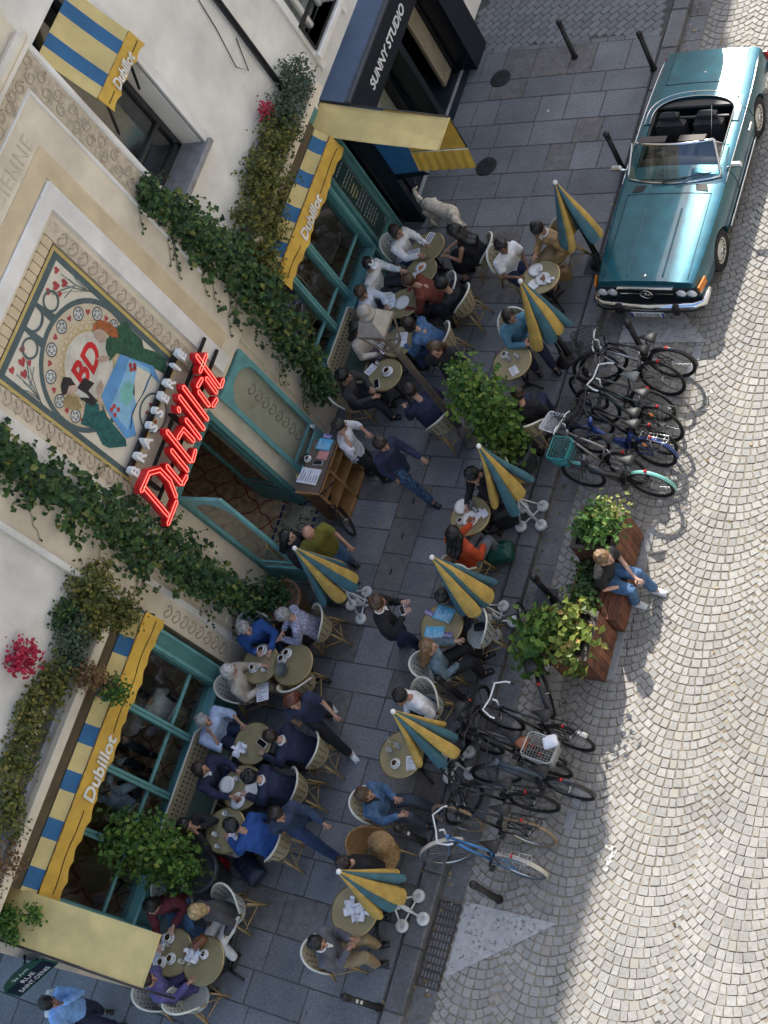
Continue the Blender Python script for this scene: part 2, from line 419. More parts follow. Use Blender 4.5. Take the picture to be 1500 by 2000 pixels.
# worn white triangles painted over the cobbles
def worn_paint(name, col, wear=.5, lo=.4):
    m = mat(name, col, .8, var=.1, scale=14, bump=.2, bscale=70)
    nt = m.node_tree; N = nt.nodes; L = nt.links; nz = N.new('ShaderNodeTexNoise'); nz.inputs['Scale'].default_value = 22; nz.inputs['Detail'].default_value = 8
    tc = N.new('ShaderNodeTexCoord'); L.new(tc.outputs['Object'], nz.inputs[0])
    r = N.new('ShaderNodeValToRGB'); r.color_ramp.elements[0].position = lo - .03; r.color_ramp.elements[1].position = lo + .05
    L.new(nz.outputs[0], r.inputs[0]); L.new(r.outputs[0], N['Principled BSDF'].inputs['Alpha']); return m
m_tri = worn_paint('worn_white_paint', (.37, .365, .36), lo=.35)
for pts in (((.36, 10.2), (1.72, 10.24), (.7, 11.35), (.36, 11.35)), ((.38, 1.62), (1.68, 1.64), (.45, .68), (.38, .68))):
    vs = [(x, y, RZ + .006) for x, y in pts]; n = len(vs)
    vs += [(x, y, RZ + .002) for x, y in pts]
    MB().add(vs, [tuple(range(n))] + [(i, n + i, n + (i + 1) % n, (i + 1) % n) for i in range(n)]).build('painted_triangle', m_tri, road)
m_chalk = worn_paint('white_paint', (.5, .49, .45), lo=.48)
for ch, px, py, sz in (('0', 1385, 770, .26), ('7', 1380, 810, .26), ('0', 1362, 858, .22)):
    p = G(px, py, RZ); text(ch, sz, m_chalk, (p.x, p.y, RZ + .006), (.9, .35, 0), (-.35, .9, 0), .001, road, 'painted_numeral')
for pts in (((2.05, 2.75), (2.2, 2.75), (2.2, 2.69), (2.05, 2.69)), ((2.17, 2.74), (2.23, 2.74), (2.16, 2.42), (2.1, 2.42)), ((1.95, 2.62), (2.1, 2.58), (2.1, 2.54), (1.95, 2.57))):
    MB().prism([(x, y, RZ + .0) for x, y in pts][::-1], (0, 0, .006)).build('parking_line', m_chalk, road)
# gutter grate
gr = thing('drain_grate', 'rusty iron drain grate in the gutter beside the white painted triangle', 'drain grate', (.17, 1.0, RZ))
MB().bx(-.16, .16, -.55, .55, -.02, -.012).build('grate_pit', mat('pit_dark', (.01, .01, .01), .9), gr)
g = MB()
for sx in (-.155, .155): g.bx(sx - .012, sx + .012, -.56, .56, -.012, .006)
for k in range(7): g.bx(-.14 + k * .0467 - .006, -.14 + k * .0467 + .006, -.55, .55, -.01, .004)
for k in range(12): g.bx(-.15, .15, -.55 + k * .1 - .012, -.55 + k * .1 + .012, -.01, .005)
g.build('grate_bars', mat('rusty_iron', (.075, .06, .05), .75, .3, var=.3, scale=20, bump=.3), gr)
for px, py, lab in ((978, 153, 'round iron manhole cover beside the reddish slabs near the dark shop'), (950, 325, 'round iron manhole cover beyond the yellow side awning')):
    p = G(px, py); t = thing('manhole_cover', lab, 'manhole cover', (p.x, p.y, 0), group='manhole covers')
    MB().lathe([(.2, -.02), (.2, .004), (.185, .006)], n=28).build('rim', m_iron, t)
    d = MB().lathe([(.18, -.01), (.18, .008)], n=28)
    for i in range(-4, 5):
        for j in range(-4, 5):
            if i * i + j * j < 16: d.box((i * .038, j * .038, .009), (.022, .022, .006), Matrix.Rotation(.78, 3, 'Z'))
    d.build('lid', m_iron, t)

# blown leaves, butts and gum spots on the paving
lt = MB(); rl0 = random.Random(8)
for k in range(420):
    x, y = rl0.choice(((rl0.gauss(.08, .09), rl0.uniform(-1, 17)), (rl0.gauss(.1, .06), rl0.uniform(-1, 17)), (rl0.uniform(-4, 4.5), rl0.uniform(-2, 18))))
    z = (.004 if x < -.0 else RZ + .006); p = Vector((x, y, z)); s_ = rl0.uniform(.012, .04); a = rl0.uniform(0, 6.3)
    u = Vector((math.cos(a), math.sin(a), .1)) * s_; v = Vector((-math.sin(a), math.cos(a), .15)) * s_ * rl0.uniform(.25, .7)
    lt.add([p - u, p - v, p + u, p + v], [(0, 1, 2, 3)])
lt.build('litter', leafmat('dry_leaf', (.09, .05, .02), (.3, .22, .08), (.6, .55, .45)), None, kind='stuff')
gum = MB()
for k in range(260):
    x, y = rl0.uniform(-4.1, -.35), rl0.uniform(-2, 16); r = rl0.uniform(.008, .02)
    gum.add([(x + r * math.cos(6.28 * i / 7), y + r * math.sin(6.28 * i / 7), .0025) for i in range(7)], [tuple(range(7))])
gum.build('gum_spots', mat('old_gum', (.09, .092, .095), .8), pave, kind='stuff')
# =============================================================== BRASSERIE BUILDING
m_stone = mat('cream_limestone', (.72, .63, .49), .8, var=.07, scale=2.2, bump=.25, bscale=45, dark=(.63, .545, .42), stain=.16)
m_plaster = mat('pale_render', (.79, .755, .685), .85, var=.05, scale=1.6, bump=.2, bscale=30, dark=(.7, .665, .595), stain=.2, sscale=.6)
m_white = mat('white_stone', (.78, .745, .69), .75, var=.05, scale=3, bump=.2, bscale=50, dark=(.7, .665, .61), stain=.14)
m_tan = mat('tan_stone', (.64, .51, .33), .8, var=.07, scale=3, bump=.2, bscale=60)
m_carve = mat('carved_stone', (.55, .46, .345), .8, var=.16, scale=14, bump=.5, bscale=55)
m_scroll = mat('scroll_stone', (.47, .385, .285), .8, var=.1, scale=14)
m_teal = mat('teal_paint', (.09, .235, .225), .42, var=.1, scale=5, bump=.06, bscale=30)
m_tealL = mat('light_teal_paint', (.15, .36, .36), .4, var=.1, scale=6, bump=.06)
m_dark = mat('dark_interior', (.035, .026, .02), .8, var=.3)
m_black = mat('black_paint', (.006, .009, .014), .3, var=.1, scale=5)
m_zinc = mat('zinc_sheet', (.24, .26, .29), .45, .5, var=.15, scale=4, bump=.1)
pane = glass('window_glass', (.92, .95, .94), .22)
B = thing('brasserie_building', 'cream stone brasserie building with teal shopfront, ivy and painted mural over its door', 'building', (-4.5, 6, 0))
def part(name, mb, m, parent=None): return mb.build(name, m, parent or B, True)
def part_each(name, mb, m, parent=None): return build_each(mb, name, m, parent or B, True)
XW = -4.2; HB = 15.8
wl = MB()
for (y0, y1, z0, z1) in ((-.75, .02, 0, HB), (.02, 4.02, 3.3, HB), (4.02, 5.62, 0, HB), (5.62, 7.05, 3.0, HB), (7.05, 9.03, 0, HB)):
    wl.bx(-4.6, XW, y0, y1, z0, z1)
part_each('stone_wall', wl, m_stone)
wl = MB()
for (y0, y1, z0, z1) in ((9.03, 9.16, 3.3, HB), (9.16, 10.22, 3.3, 4.98), (9.16, 10.22, 8.1, HB), (10.22, 12.45, 3.3, HB), (12.38, 12.45, 0, 3.3)):
    wl.bx(-4.68, XW, y0, y1, z0, z1)
part_each('rendered_wall', wl, m_plaster)
part('upper_white_wall', MB().bx(-4.205, -4.17, .0, 3.98, 3.78, 9), m_white)
back = MB(); back.bx(-12, -4.61, -.75, -.7, 0, HB); back.bx(-12, -4.61, 12.4, 12.45, 0, HB); back.bx(-12.1, -12, -.75, 12.45, 0, HB); back.bx(-12, -4.2, -.75, 12.45, HB + .002, HB + .3)
part_each('outer_wall', back, m_plaster)
part('roof', MB().bx(-11, -5.2, 0, 12.2, HB + .3, HB + .31), m_zinc)
# --- entrance and mural bay standing proud of the wall
XB = -4.05
bay = MB(); bay.bx(XW - .01, XB, 3.86, 5.16, 3.0, 9.4); bay.bx(XW - .01, XB, 7.5, 9.03, 3.0, 9.4); bay.bx(XW - .01, XB, 5.16, 7.5, 6.93, 9.4); bay.bx(XW - .01, XB - .09, 5.16, 7.5, 3.0, 6.93)
part_each('mural_bay', bay, m_stone)
mo = MB(); mo.beam((XB, 9.0, 3.0), (XB, 9.0, 8.3), .09, .07, bev=.02); mo.beam((XB + .01, 9.04, 8.3), (XB + .01, 3.9, 8.3), .1, .1, bev=.02)
mo.beam((XB, 3.9, 3.0), (XB, 3.9, 8.3), .09, .07, bev=.02)
mo.beam((XB, 8.56, 4.2), (XB, 8.56, 7.96), .05, .04, bev=.012); mo.beam((XB, 8.56, 7.96), (XB, 4.3, 7.96), .05, .04, bev=.012)
part_each('bay_moulding', mo, m_white)
fr = MB(); fr.bx(XB - .01, XB + .006, 8.6, 8.94, 4.4, 8.24); fr.bx(XB - .01, XB + .006, 4.0, 8.6, 8.0, 8.24)
fz = part('carved_frieze', fr, m_carve)
# foliage carving of the frieze: curled strokes in relief
def curl(r, turns=1.2, n=12, thick=.012):
    mb = MB(); pts = []
    for i in range(n + 1):
        q = turns * 2 * PI * i / n; rr = r * (1 - .65 * i / n); pts.append((0, math.cos(q) * rr, math.sin(q) * rr))
    mb.tube(pts, [thick * (1 - .5 * i / n) for i in range(n + 1)], 6); return mb
cu1 = curl(.09).mesh('carved_curl', m_scroll)
for k in range(26):
    o = put('carved_curl', cu1, B); z = 4.55 + k * .145
    o.location = Vector((XB + .012, 8.77 + (.06 if k % 2 else -.06), z)) - B.location; o.rotation_euler = (k * 1.9, 0, 0)
for k in range(20):
    o = put('carved_curl', cu1, B); o.location = Vector((XB + .012, 8.5 - k * .16, 8.12 + (.03 if k % 2 else -.03))) - B.location; o.rotation_euler = (k * 2.2, 0, 0)
# bands
bd = MB(); bd.bx(XB, XB + .012, 7.86, 8.12, 3.3, 7.52); bd.bx(XB, XB + .012, 4.3, 7.86, 7.24, 7.52); bd.bx(XB, XB + .012, 4.54, 4.8, 3.3, 7.24)
part_each('tan_band', bd, m_tan)
wb = MB()
for (y0, y1, z0, z1) in ((7.58, 7.84, 3.1, 7.22), (4.82, 5.08, 3.1, 7.22), (5.08, 7.58, 6.98, 7.22)): wb.bx(XB, XB + .05, y0, y1, z0, z1, 0, .02)
part_each('white_band', wb, m_white)
gv = MB(); gv.bx(XB - .09, XB - .0, 7.28, 7.5, 3.1, 6.93); gv.bx(XB - .09, XB, 5.16, 5.34, 3.1, 6.93)
part_each('scroll_ground', gv, mat('scroll_ground_stone', (.6, .5, .385), .8, var=.1, scale=12, bump=.3))
tb = MB()
for k in range(15): tb.bx(XB - .085, XB - .0, 5.36 + k * .128, 5.36 + k * .128 + .116, 6.74, 6.92, 0, .014)
part_each('carved_tile', tb, m_tan)
# the repeated loop-and-leaf carving beside the mural and beside the windows
def scroll_mesh(sz):
    mb = MB(); t = .0085 * sz / .2
    mb.tube([(0, -.45 * sz + .9 * sz * i / 10, -.32 * sz * math.sin(PI * i / 10)) for i in range(11)], t, 6)
    mb.tube([(0, .45 * sz, 0), (0, .4 * sz, .16 * sz), (0, .2 * sz, .26 * sz)], t, 6)
    mb.tube([(0, -.45 * sz, 0), (0, -.5 * sz, .2 * sz), (0, -.3 * sz, .42 * sz), (0, -.1 * sz, .36 * sz)], t, 6)
    mb.tube([(0, -.3 * sz, .42 * sz), (0, 0, .2 * sz), (0, .1 * sz, .05 * sz)], t * .8, 6); return mb.mesh('carved_scroll', m_scroll)
sc = scroll_mesh(.2)
for k in range(15):
    for y, fl in ((7.39, 1), (5.25, -1)):
        o = put('carved_scroll', sc, B); o.location = Vector((XB + .006, y, 3.75 + k * .205)) - B.location; o.scale = (1, fl, 1)
for k in range(8):
    for y, fl in ((4.2, 1), (7.85, 1)):
        o = put('carved_scroll', sc, B); o.location = Vector((XW + .012, y, .75 + k * .205)) - B.location; o.scale = (1, fl, 1)
# lower stone pilasters: carved strip, moulding and sunk panel
pl = MB()
for (y0, y1) in ((4.36, 4.46), (8.1, 8.2)): pl.bx(XW, XW + .035, y0, y1, .1, 2.95, 0, .012)
part_each('pilaster_moulding', pl, m_white)
pl = MB()
for (y0, y1) in ((4.56, 5.4), (8.3, 8.85)):
    for (a, b_) in ((.15, .9), (.98, 2.05), (2.12, 2.95)): pl.bx(XW, XW + .022, y0, y1, a, b_, 0, .018)
part_each('stone_panel', pl, m_stone)
m_ins = mat('faded_lettering', (.64, .56, .43), .8)
text('SIENNE', .3, m_ins, (XB + .004, 7.62, 7.68), (0, 1, 0), (0, 0, 1), .006, B, 'carved_name', sx=.85, space=1.15)
# upper-left cornice return with slate blue zinc
zc = MB(); zc.bx(XB, XB + .32, 5.9, 8.05, 8.55, 8.72, 0, .03); zc.bx(XB, XB + .22, 5.9, 9.2, 9.0, 9.2, 0, .03)
part_each('zinc_ledge', zc, mat('slate_zinc', (.13, .16, .23), .5, .3, var=.25, scale=5, bump=.2))
part('stone_cornice', MB().bx(XB, XB + .16, 6.5, 9.0, 8.36, 8.52, 0, .05), m_stone)
# --- upper window with the small awning: reveal, sill, dark frame, glass
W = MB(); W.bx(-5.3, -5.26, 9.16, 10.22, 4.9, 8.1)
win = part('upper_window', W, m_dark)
f = MB()
for y in (9.2, 10.17): f.bx(-4.66, -4.58, y - .04, y + .04, 5.0, 8.1)
f.bx(-4.66, -4.58, 9.2, 10.17, 5.0, 5.1); f.bx(-4.65, -4.59, 9.2, 10.17, 5.5, 5.56)
part_each('window_frame', f, mat('dark_frame', (.03, .032, .035), .4), win)
part('pane', MB().bx(-4.64, -4.63, 9.2, 10.17, 5.1, 8.1), glass('window_glass_dusty', (.6, .66, .65), .55, .08), win)
rv = MB(); rv.bx(-4.58, XW + .02, 10.223, 10.3, 4.98, 8.2); rv.bx(XW - .02, XW + .045, 10.22, 10.36, 4.95, 8.3, 0, .015)
part_each('window_reveal', rv, m_white)
part('window_sill', MB().bx(-4.58, XW + .1, 9.1, 10.3, 4.9, 5.0, 0, .015), mat('grey_sill', (.26, .25, .25), .7, var=.15))
# --- ledges above the two shop awnings
for y0, y1 in ((9.55, 12.5), (-.75, 3.62)):
    lb = MB(); lb.bx(XW, -3.93, y0, y1, 3.42, 3.58, 0, .02); part('stone_ledge', lb, m_stone)
    part('zinc_gutter', MB().bx(XW, -4.02, y0 + .1, y1 - .1, 3.585, 3.7, 0, .02), m_zinc)
part_each('ground_floor_beam', MB().bx(-4.6, XW + .02, .0, 3.98, 2.93, 3.3).bx(-4.6, XW + .02, 9.05, 12.38, 2.93, 3.3), m_teal)
# downpipe
part('downpipe', MB().tube([(XW + .07, 12.0, 3.7), (XW + .07, 11.98, 14)], .05, 10), mat('dark_pipe', (.03, .033, .04), .45, .3))
part('cable', MB().tube([(XW + .02, 11.9, 7.2), (XW + .02, 11.7, 5.6), (XW + .03, 11.55, 5.0), (XW + .03, 11.7, 4.75), (XW + .02, 11.9, 5.2)], .008, 5), m_iron)
# --- shopfront windows: teal jambs, double mullions, transoms, dado, panes
def shop_window(y0, y1, mul, jl, jr, tz):
    f = MB(); f.bx(-4.32, XW + .07, y0 - jl, y0, .0, 2.93, 0, .012); f.bx(-4.32, XW + .07, y1, y1 + jr, .0, 2.93, 0, .012)
    w = part('shop_window', MB().bx(-4.31, XW + .02, y0, y1, 2.86, 2.925), m_teal); part_each('jamb', f, m_teal, w)
    part_each('jamb_bead', MB().bx(XW + .07, XW + .09, y1 + .03, y1 + .08, .1, 2.93, 0, .008).bx(XW + .07, XW + .085, y1 + jr - .05, y1 + jr - .01, .1, 2.93, 0, .006).bx(XW + .07, XW + .09, y0 - .06, y0 - .02, .1, 2.93, 0, .008), m_tealL, w)
    part('dado_panel', MB().bx(-4.3, XW + .03, y0, y1, .02, .62), m_teal, w)
    part('window_sill', MB().bx(-4.34, XW + .12, y0 - .03, y1 + .03, .62, .68, 0, .015), m_tealL, w)
    for y in mul:
        part('mullion', MB().bx(-4.3, XW + .04, y - .05, y - .006, .68, 2.93, 0, .008).bx(-4.3, XW + .04, y + .006, y + .05, .68, 2.93, 0, .008).bx(-4.28, XW + .01, y - .01, y + .01, .68, 2.93), m_tealL, w)
        part('dado_strip', MB().bx(XW + .03, XW + .05, y - .05, y + .05, .04, .61, 0, .006), m_tealL, w)
    edges = [y0] + list(mul) + [y1]; br = MB()
    for i in range(len(edges) - 1): br.bx(-4.27, -4.22, edges[i], edges[i + 1], tz - .02, tz + .025, 0, .006)
    part_each('transom', br, m_tealL, w)
    for i in range(len(edges) - 1): part('pane', MB().bx(-4.252, -4.246, edges[i], edges[i + 1], .68, 2.93), pane, w)
    return w
shop_window(.1, 3.6, (1.0, 1.88, 2.76), .12, .32, 1.2)
shop_window(9.12, 11.48, (9.82, 10.48), .1, .9, 1.05)
# slate menu board fixed to the pilaster beside the window
mbd = thing('menu_board', 'tall dark green chalk menu board fixed between the window and the dark shop', 'menu board', (XW + .09, 11.9, 1.4))
m_board = mat('board_green', (.016, .05, .045), .5, var=.2, scale=8)
part('board', MB().bx(XW + .07, XW + .1, 11.66, 12.14, .6, 2.35), m_board, mbd)
fb = MB(); fb.bx(XW + .07, XW + .13, 11.6, 11.66, .54, 2.4, 0, .01); fb.bx(XW + .07, XW + .13, 12.14, 12.2, .54, 2.4, 0, .01); fb.bx(XW + .07, XW + .13, 11.66, 12.14, .54, .6); fb.bx(XW + .07, XW + .13, 11.66, 12.14, 2.35, 2.4)
part_each('board_frame', fb, m_teal, mbd)
m_chalkl = mat('chalk_writing', (.42, .45, .4), .9); m_chalky = mat('gold_writing', (.42, .36, .2), .9)
rl = random.Random(3)
ln = MB(); lg = MB()
for z in (2.2, 1.98, 1.9, 1.82, 1.48, 1.4, 1.32, 1.2, 1.12, 1.04, .96, .88):
    y = 11.74 + rl.uniform(0, .05)
    while y < 12.06:
        l = rl.uniform(.03, .09); (lg if 1.6 < z < 1.9 else ln).bx(XW + .1, XW + .102, y, min(y + l, 12.08), z, z + .016); y += l + .02
for z, wd in ((1.72, .2), (1.64, .22), (1.56, .16)): lg.bx(XW + .1, XW + .102, 11.9 - wd / 2, 11.9 + wd / 2, z, z + .03)
part('chalk_lines', ln, m_chalkl, mbd); part('gold_lines', lg, m_chalky, mbd)
bd = MB(); q = [(11.69, .63), (12.11, .63), (12.11, 2.32), (11.69, 2.32)]
bd.tube([(XW + .103, y, z) for y, z in q], .004, 4, closed=True)
for y, z in q:
    for k in range(3): bd.tube([(XW + .103, y + math.cos(a * .7) * .03 * (k + 1) / 2, z + math.sin(a * .7) * .03 * (k + 1) / 2) for a in range(8)], .003, 4)
part('board_border', bd, m_chalkl, mbd)
# --- entrance: door leaves, lintel, mosaic step
dr = MB(); dr.bx(-4.34, XW + .03, 5.62, 5.7, 0, 3.0); dr.bx(-4.34, XW + .03, 6.97, 7.05, 0, 3.0); dr.bx(-4.34, XW + .05, 5.62, 7.05, 2.86, 3.02)
part_each('door_case', dr, m_teal)
def arch_leaf(name, W_, H_, mt, thick=.05):
    """a glazed door leaf in its own plane: x along the width, z up; clear light with arched shoulders, glazing bar, kick panel"""
    f = MB(); s = .075
    f.bx(0, s, -thick / 2, thick / 2, 0, H_, 0, .008); f.bx(W_ - s, W_, -thick / 2, thick / 2, 0, H_, 0, .008)
    f.bx(s, W_ - s, -thick / 2, thick / 2, 0, .5, 0, .008); f.bx(s, W_ - s, -thick / 2, thick / 2, H_ - .12, H_)
    f.bx(s, W_ - s, -thick / 2 + .01, thick / 2 - .01, .66, .7); n = 8; r = W_ / 2 - s
    arc = [(s, H_ - .12)] + [(W_ / 2 - r * math.cos(PI * i / n), H_ - .5 + .36 * math.sin(PI * i / n)) for i in range(n + 1)] + [(W_ - s, H_ - .12)]
    for i in range(n):
        a, b_ = arc[i + 1], arc[i + 2]
        f.prism([(a[0], -thick / 2 + .002, a[1]), (b_[0], -thick / 2 + .002, b_[1]), (b_[0], -thick / 2 + .002, H_ - .11), (a[0], -thick / 2 + .002, H_ - .11)], (0, thick - .004, 0))
    return f
def leaf_door(label_part, org, rz, W_, H_, mt):
    d = arch_leaf('door', W_, H_, mt).build(label_part, mt, B); d.location = Vector(org) - B.location; d.rotation_euler = (0, 0, rz)
    MB().bx(.07, W_ - .07, -.004, .004, .5, H_ - .15).build('pane', pane, d)
    MB().tube([(W_ - .04, -.05, 1.0), (W_ - .04, -.09, 1.02), (W_ - .04, -.09, 1.5), (W_ - .04, -.05, 1.52)], .012, 6).build('handle', mat('brass', (.55, .38, .12), .3, .9), d)
    return d
leaf_door('door_leaf', (XW + .1, 8.13, .04), -PI / 2, .84, 2.86, m_tealL)
leaf_door('door_leaf', (-4.18, 5.66, .04), math.radians(3), .78, 2.86, m_tealL)
leaf_door('inner_door', (-4.26, 6.98, .04), math.radians(176), .8, 2.8, m_teal)
leaf_door('inner_door', (-4.26, 5.74, .04), math.radians(186), .7, 2.8, m_teal)
mos = MB().bx(-4.62, -3.86, 5.72, 6.95, -.012, .004)
m_mos = mat('mosaic_cream', (.42, .37, .24), .6, var=.35, scale=46, bump=.2, bscale=80)
door_mat = part('mosaic_step', mos, m_mos)
mk = mat('mosaic_black', (.03, .03, .045), .6); mblue = mat('mosaic_blue', (.02, .03, .09), .5)
text('SINCE', .2, mk, (-4.34, 6.33, .006), (0, 1, 0), (-1, 0, 0), .001, door_mat, 'mosaic_word', sx=.9)
text('DUBILLOT', .27, mk, (-4.1, 6.33, .006), (0, 1, 0), (-1, 0, 0), .001, door_mat, 'mosaic_word', sx=.72)
bl = MB()
for k in range(9): bl.bx(-3.95, -3.88, 5.75 + k * .135, 5.75 + k * .135 + .08, .0035, .007)
for k in range(9): bl.bx(-4.61, -4.56, 5.75 + k * .135, 5.75 + k * .135 + .1, .0035, .007)
part('mosaic_border', bl, mblue, door_mat)
ro = MB()
for k in range(16):
    y = 5.82 + (k % 8) * .15; x = -4.48 if k < 8 else -4.02
    ro.lathe([(.018, 0), (.03, 0)], (x + rl.uniform(-.02, .02), y, .0065), 8, caps=False)
    ro.lathe([(.0, 0), (.012, 0)], (x, y, .0066), 6, caps=False)
part('mosaic_rings', ro, mk, door_mat)
part('door_sill', MB().bx(-3.86, -3.72, 5.7, 7.0, -.012, .012, 0, .006), mat('worn_step', (.19, .18, .18), .7, var=.2, scale=12))
# interior: tiled floor and walls, colours lightened in place of room lamps
m_tile = mat('floor_tile', (.6, .41, .25), .45, var=.25, scale=7, bump=.05)
part('interior_floor', MB().bx(-10, -4.345, -.65, 12.35, -.02, .0), m_tile)
part_each('interior_wall', MB().bx(-10.05, -10, -.65, 12.35, 0, 3.2).bx(-10, -4.62, -.66, -.64, 0, 3.2).bx(-10, -4.62, 12.34, 12.36, 0, 3.2).bx(-10, -4.62, -.65, 12.35, 3.2, 3.24), mat('interior_wall', (.45, .32, .2), .7, var=.2))
og = MB()
for i in range(9):
    for j in range(27):
        yo = j * .5 + (.25 if i % 2 else 0) - .4; xo = -4.75 - i * .34
        for sy in (-1, 1):
            pts = [(xo + .34 * t / 6, yo + sy * (.25 * (t / 6) + .035 * math.sin(2 * PI * t / 6)), .003) for t in range(7)]
            og.tube(pts, .011, 4, flat=.3, caps=False)
part('tile_lines', og, mat('tile_red', (.3, .02, .012), .5))
# --- awnings: retracted striped canvas, hood, lettered scalloped valance
m_ay = mat('yellow_canvas', (.6, .47, .19), .75, var=.08, scale=3, bump=.12, bscale=70, dark=(.51, .395, .16), stain=.14, sscale=1.6)
m_av = mat('valance_canvas', (.62, .38, .055), .75, var=.07, scale=3, bump=.12, bscale=70, dark=(.53, .31, .045), stain=.12, sscale=1.6)
m_ab = mat('blue_canvas', (.02, .115, .25), .7, var=.1, scale=3, bump=.12, bscale=70)
m_hood = mat('brown_hood', (.095, .066, .036), .55, var=.15, scale=5, bump=.1)
m_seam = mat('awning_seam', (.06, .03, .01), .8)
m_let = mat('white_canvas_lettering', (.75, .73, .66), .8)
def awning(label, x0, z0, x1, z1, zv, y0, y1, stripes, hood=True, lines=(.05, .05), txt=.3):
    t = thing('striped_awning', label, 'awning', (x0, (y0 + y1) / 2, z0), group='striped awnings')
    if hood:
        h = MB(); h.prism([(XW, y0, z0 + .26), (x0 - .01, y0, z0 + .2), (x0, y0, z0 + .02), (XW, y0, z0 - .04)], (0, y1 - y0, 0)); part('hood', h, m_hood, t)
    for (a, b_, mt) in stripes:
        def fn(u, v, a=a, b_=b_):
            return Vector((x0 + (x1 - x0) * u, a + (b_ - a) * v, z0 + (z1 - z0) * u - .035 * math.sin(PI * u)))
        s = MB().grid(fn, 5, 2); n = len(s.v); s.add([Vector(v) - Vector((0, 0, .006)) for v in s.v[:n]], [f[::-1] for f in s.f[:10]], 0, True)
        part('canvas_stripe', s, mt, t)
    part('front_bar', MB().tube([(x1 - .01, y0, z1 - .015), (x1 - .01, y1, z1 - .015)], .02, 8), mat('bar_bronze', (.17, .09, .035), .5, .4), t)
    n = int((y1 - y0) / .045)
    def fv(u, v):
        y = y0 + (y1 - y0) * v; sc_ = .035 * abs(math.sin(PI * (y - y0) / .27)); h = (z1 - zv)
        return Vector((x1 + .012 + .05 * u + .02 * u * math.sin(y * 7) + .006 * math.sin(y * 23), y, z1 - (h - .0 - sc_) * u))
    s = MB().grid(fv, 4, n); nn = len(s.v); s.add([Vector(v) - Vector((.005, 0, 0)) for v in s.v[:nn]], [f[::-1] for f in s.f[:4 * n]], 0, True)
    part('valance', s, m_av, t)
    ym = (y0 + y1) / 2 + (txt if isinstance(txt, float) and txt != .3 else 0)
    cl = MB(); uz = z1 - (z1 - zv) * .55
    for a, b_ in lines: cl.tube([(x1 + .052 + .012 * math.sin(y * 7), y, uz - .006 * math.sin(y * 9)) for y in [a + (b_ - a) * i / 24 for i in range(25)]], .006, 5)
    part_each('valance_seam', cl, m_seam, t)
    return t, ym, uz
def stripes(y0, y1, off, per=.63, bw=.26):
    out = []; y = y0; k = 0; edges = []
    b = y0 + off
    while b < y1:
        edges.append((b, min(b + bw, y1))); b += per
    for a, c in edges:
        if a > y: out.append((y, a, m_ay))
        out.append((max(a, y0), c, m_ab)); y = c
    if y < y1: out.append((y, y1, m_ay))
    return out
A2, ym, uz = awning('long striped awning with scalloped yellow valance above the window near the street corner', -3.98, 3.2, -3.83, 3.04, 2.68, .03, 3.9, stripes(.03, 3.9, .06), lines=((.1, 1.2), (2.25, 3.85)))
text('Dubillot', .27, m_let, (-3.765, 1.75, uz), (0, 1, 0), (-.1, 0, 1), .002, A2, 'lettering', shear=.15, sx=1.0, bold=.025)
A1, ym, uz = awning('striped awning with scalloped yellow valance above the window beside the dark shop', -3.98, 3.2, -3.8, 3.03, 2.67, 9.3, 11.9, stripes(9.3, 11.9, .33), lines=((9.4, 10.0), (10.95, 11.8)))
text('Dubillot', .25, m_let, (-3.735, 10.5, uz), (0, 1, 0), (-.1, 0, 1), .002, A1, 'lettering', shear=.15, sx=.95, bold=.025)
# small awning of the upper window
A3, ym, uz = awning('small striped awning over the upstairs window', -4.22, 7.95, -3.89, 7.16, 6.9, 9.12, 10.2, [(9.12, 9.3, m_ay), (9.3, 9.5, m_ab), (9.5, 9.82, m_ay), (9.82, 10.02, m_ab), (10.02, 10.2, m_ay)], hood=False, lines=((9.16, 9.36), (9.98, 10.16)))
text('Dubillot', .21, m_let, (-3.82, 9.67, uz), (0, 1, 0), (-.1, 0, 1), .002, A3, 'lettering', shear=.15, sx=.78, bold=.025)
part_each('awning_arm', MB().tube([(-4.3, 9.3, 6.3), (-3.95, 9.3, 7.12)], .02, 6).tube([(-4.3, 10.05, 6.3), (-3.95, 10.05, 7.12)], .02, 6), m_iron, A3)
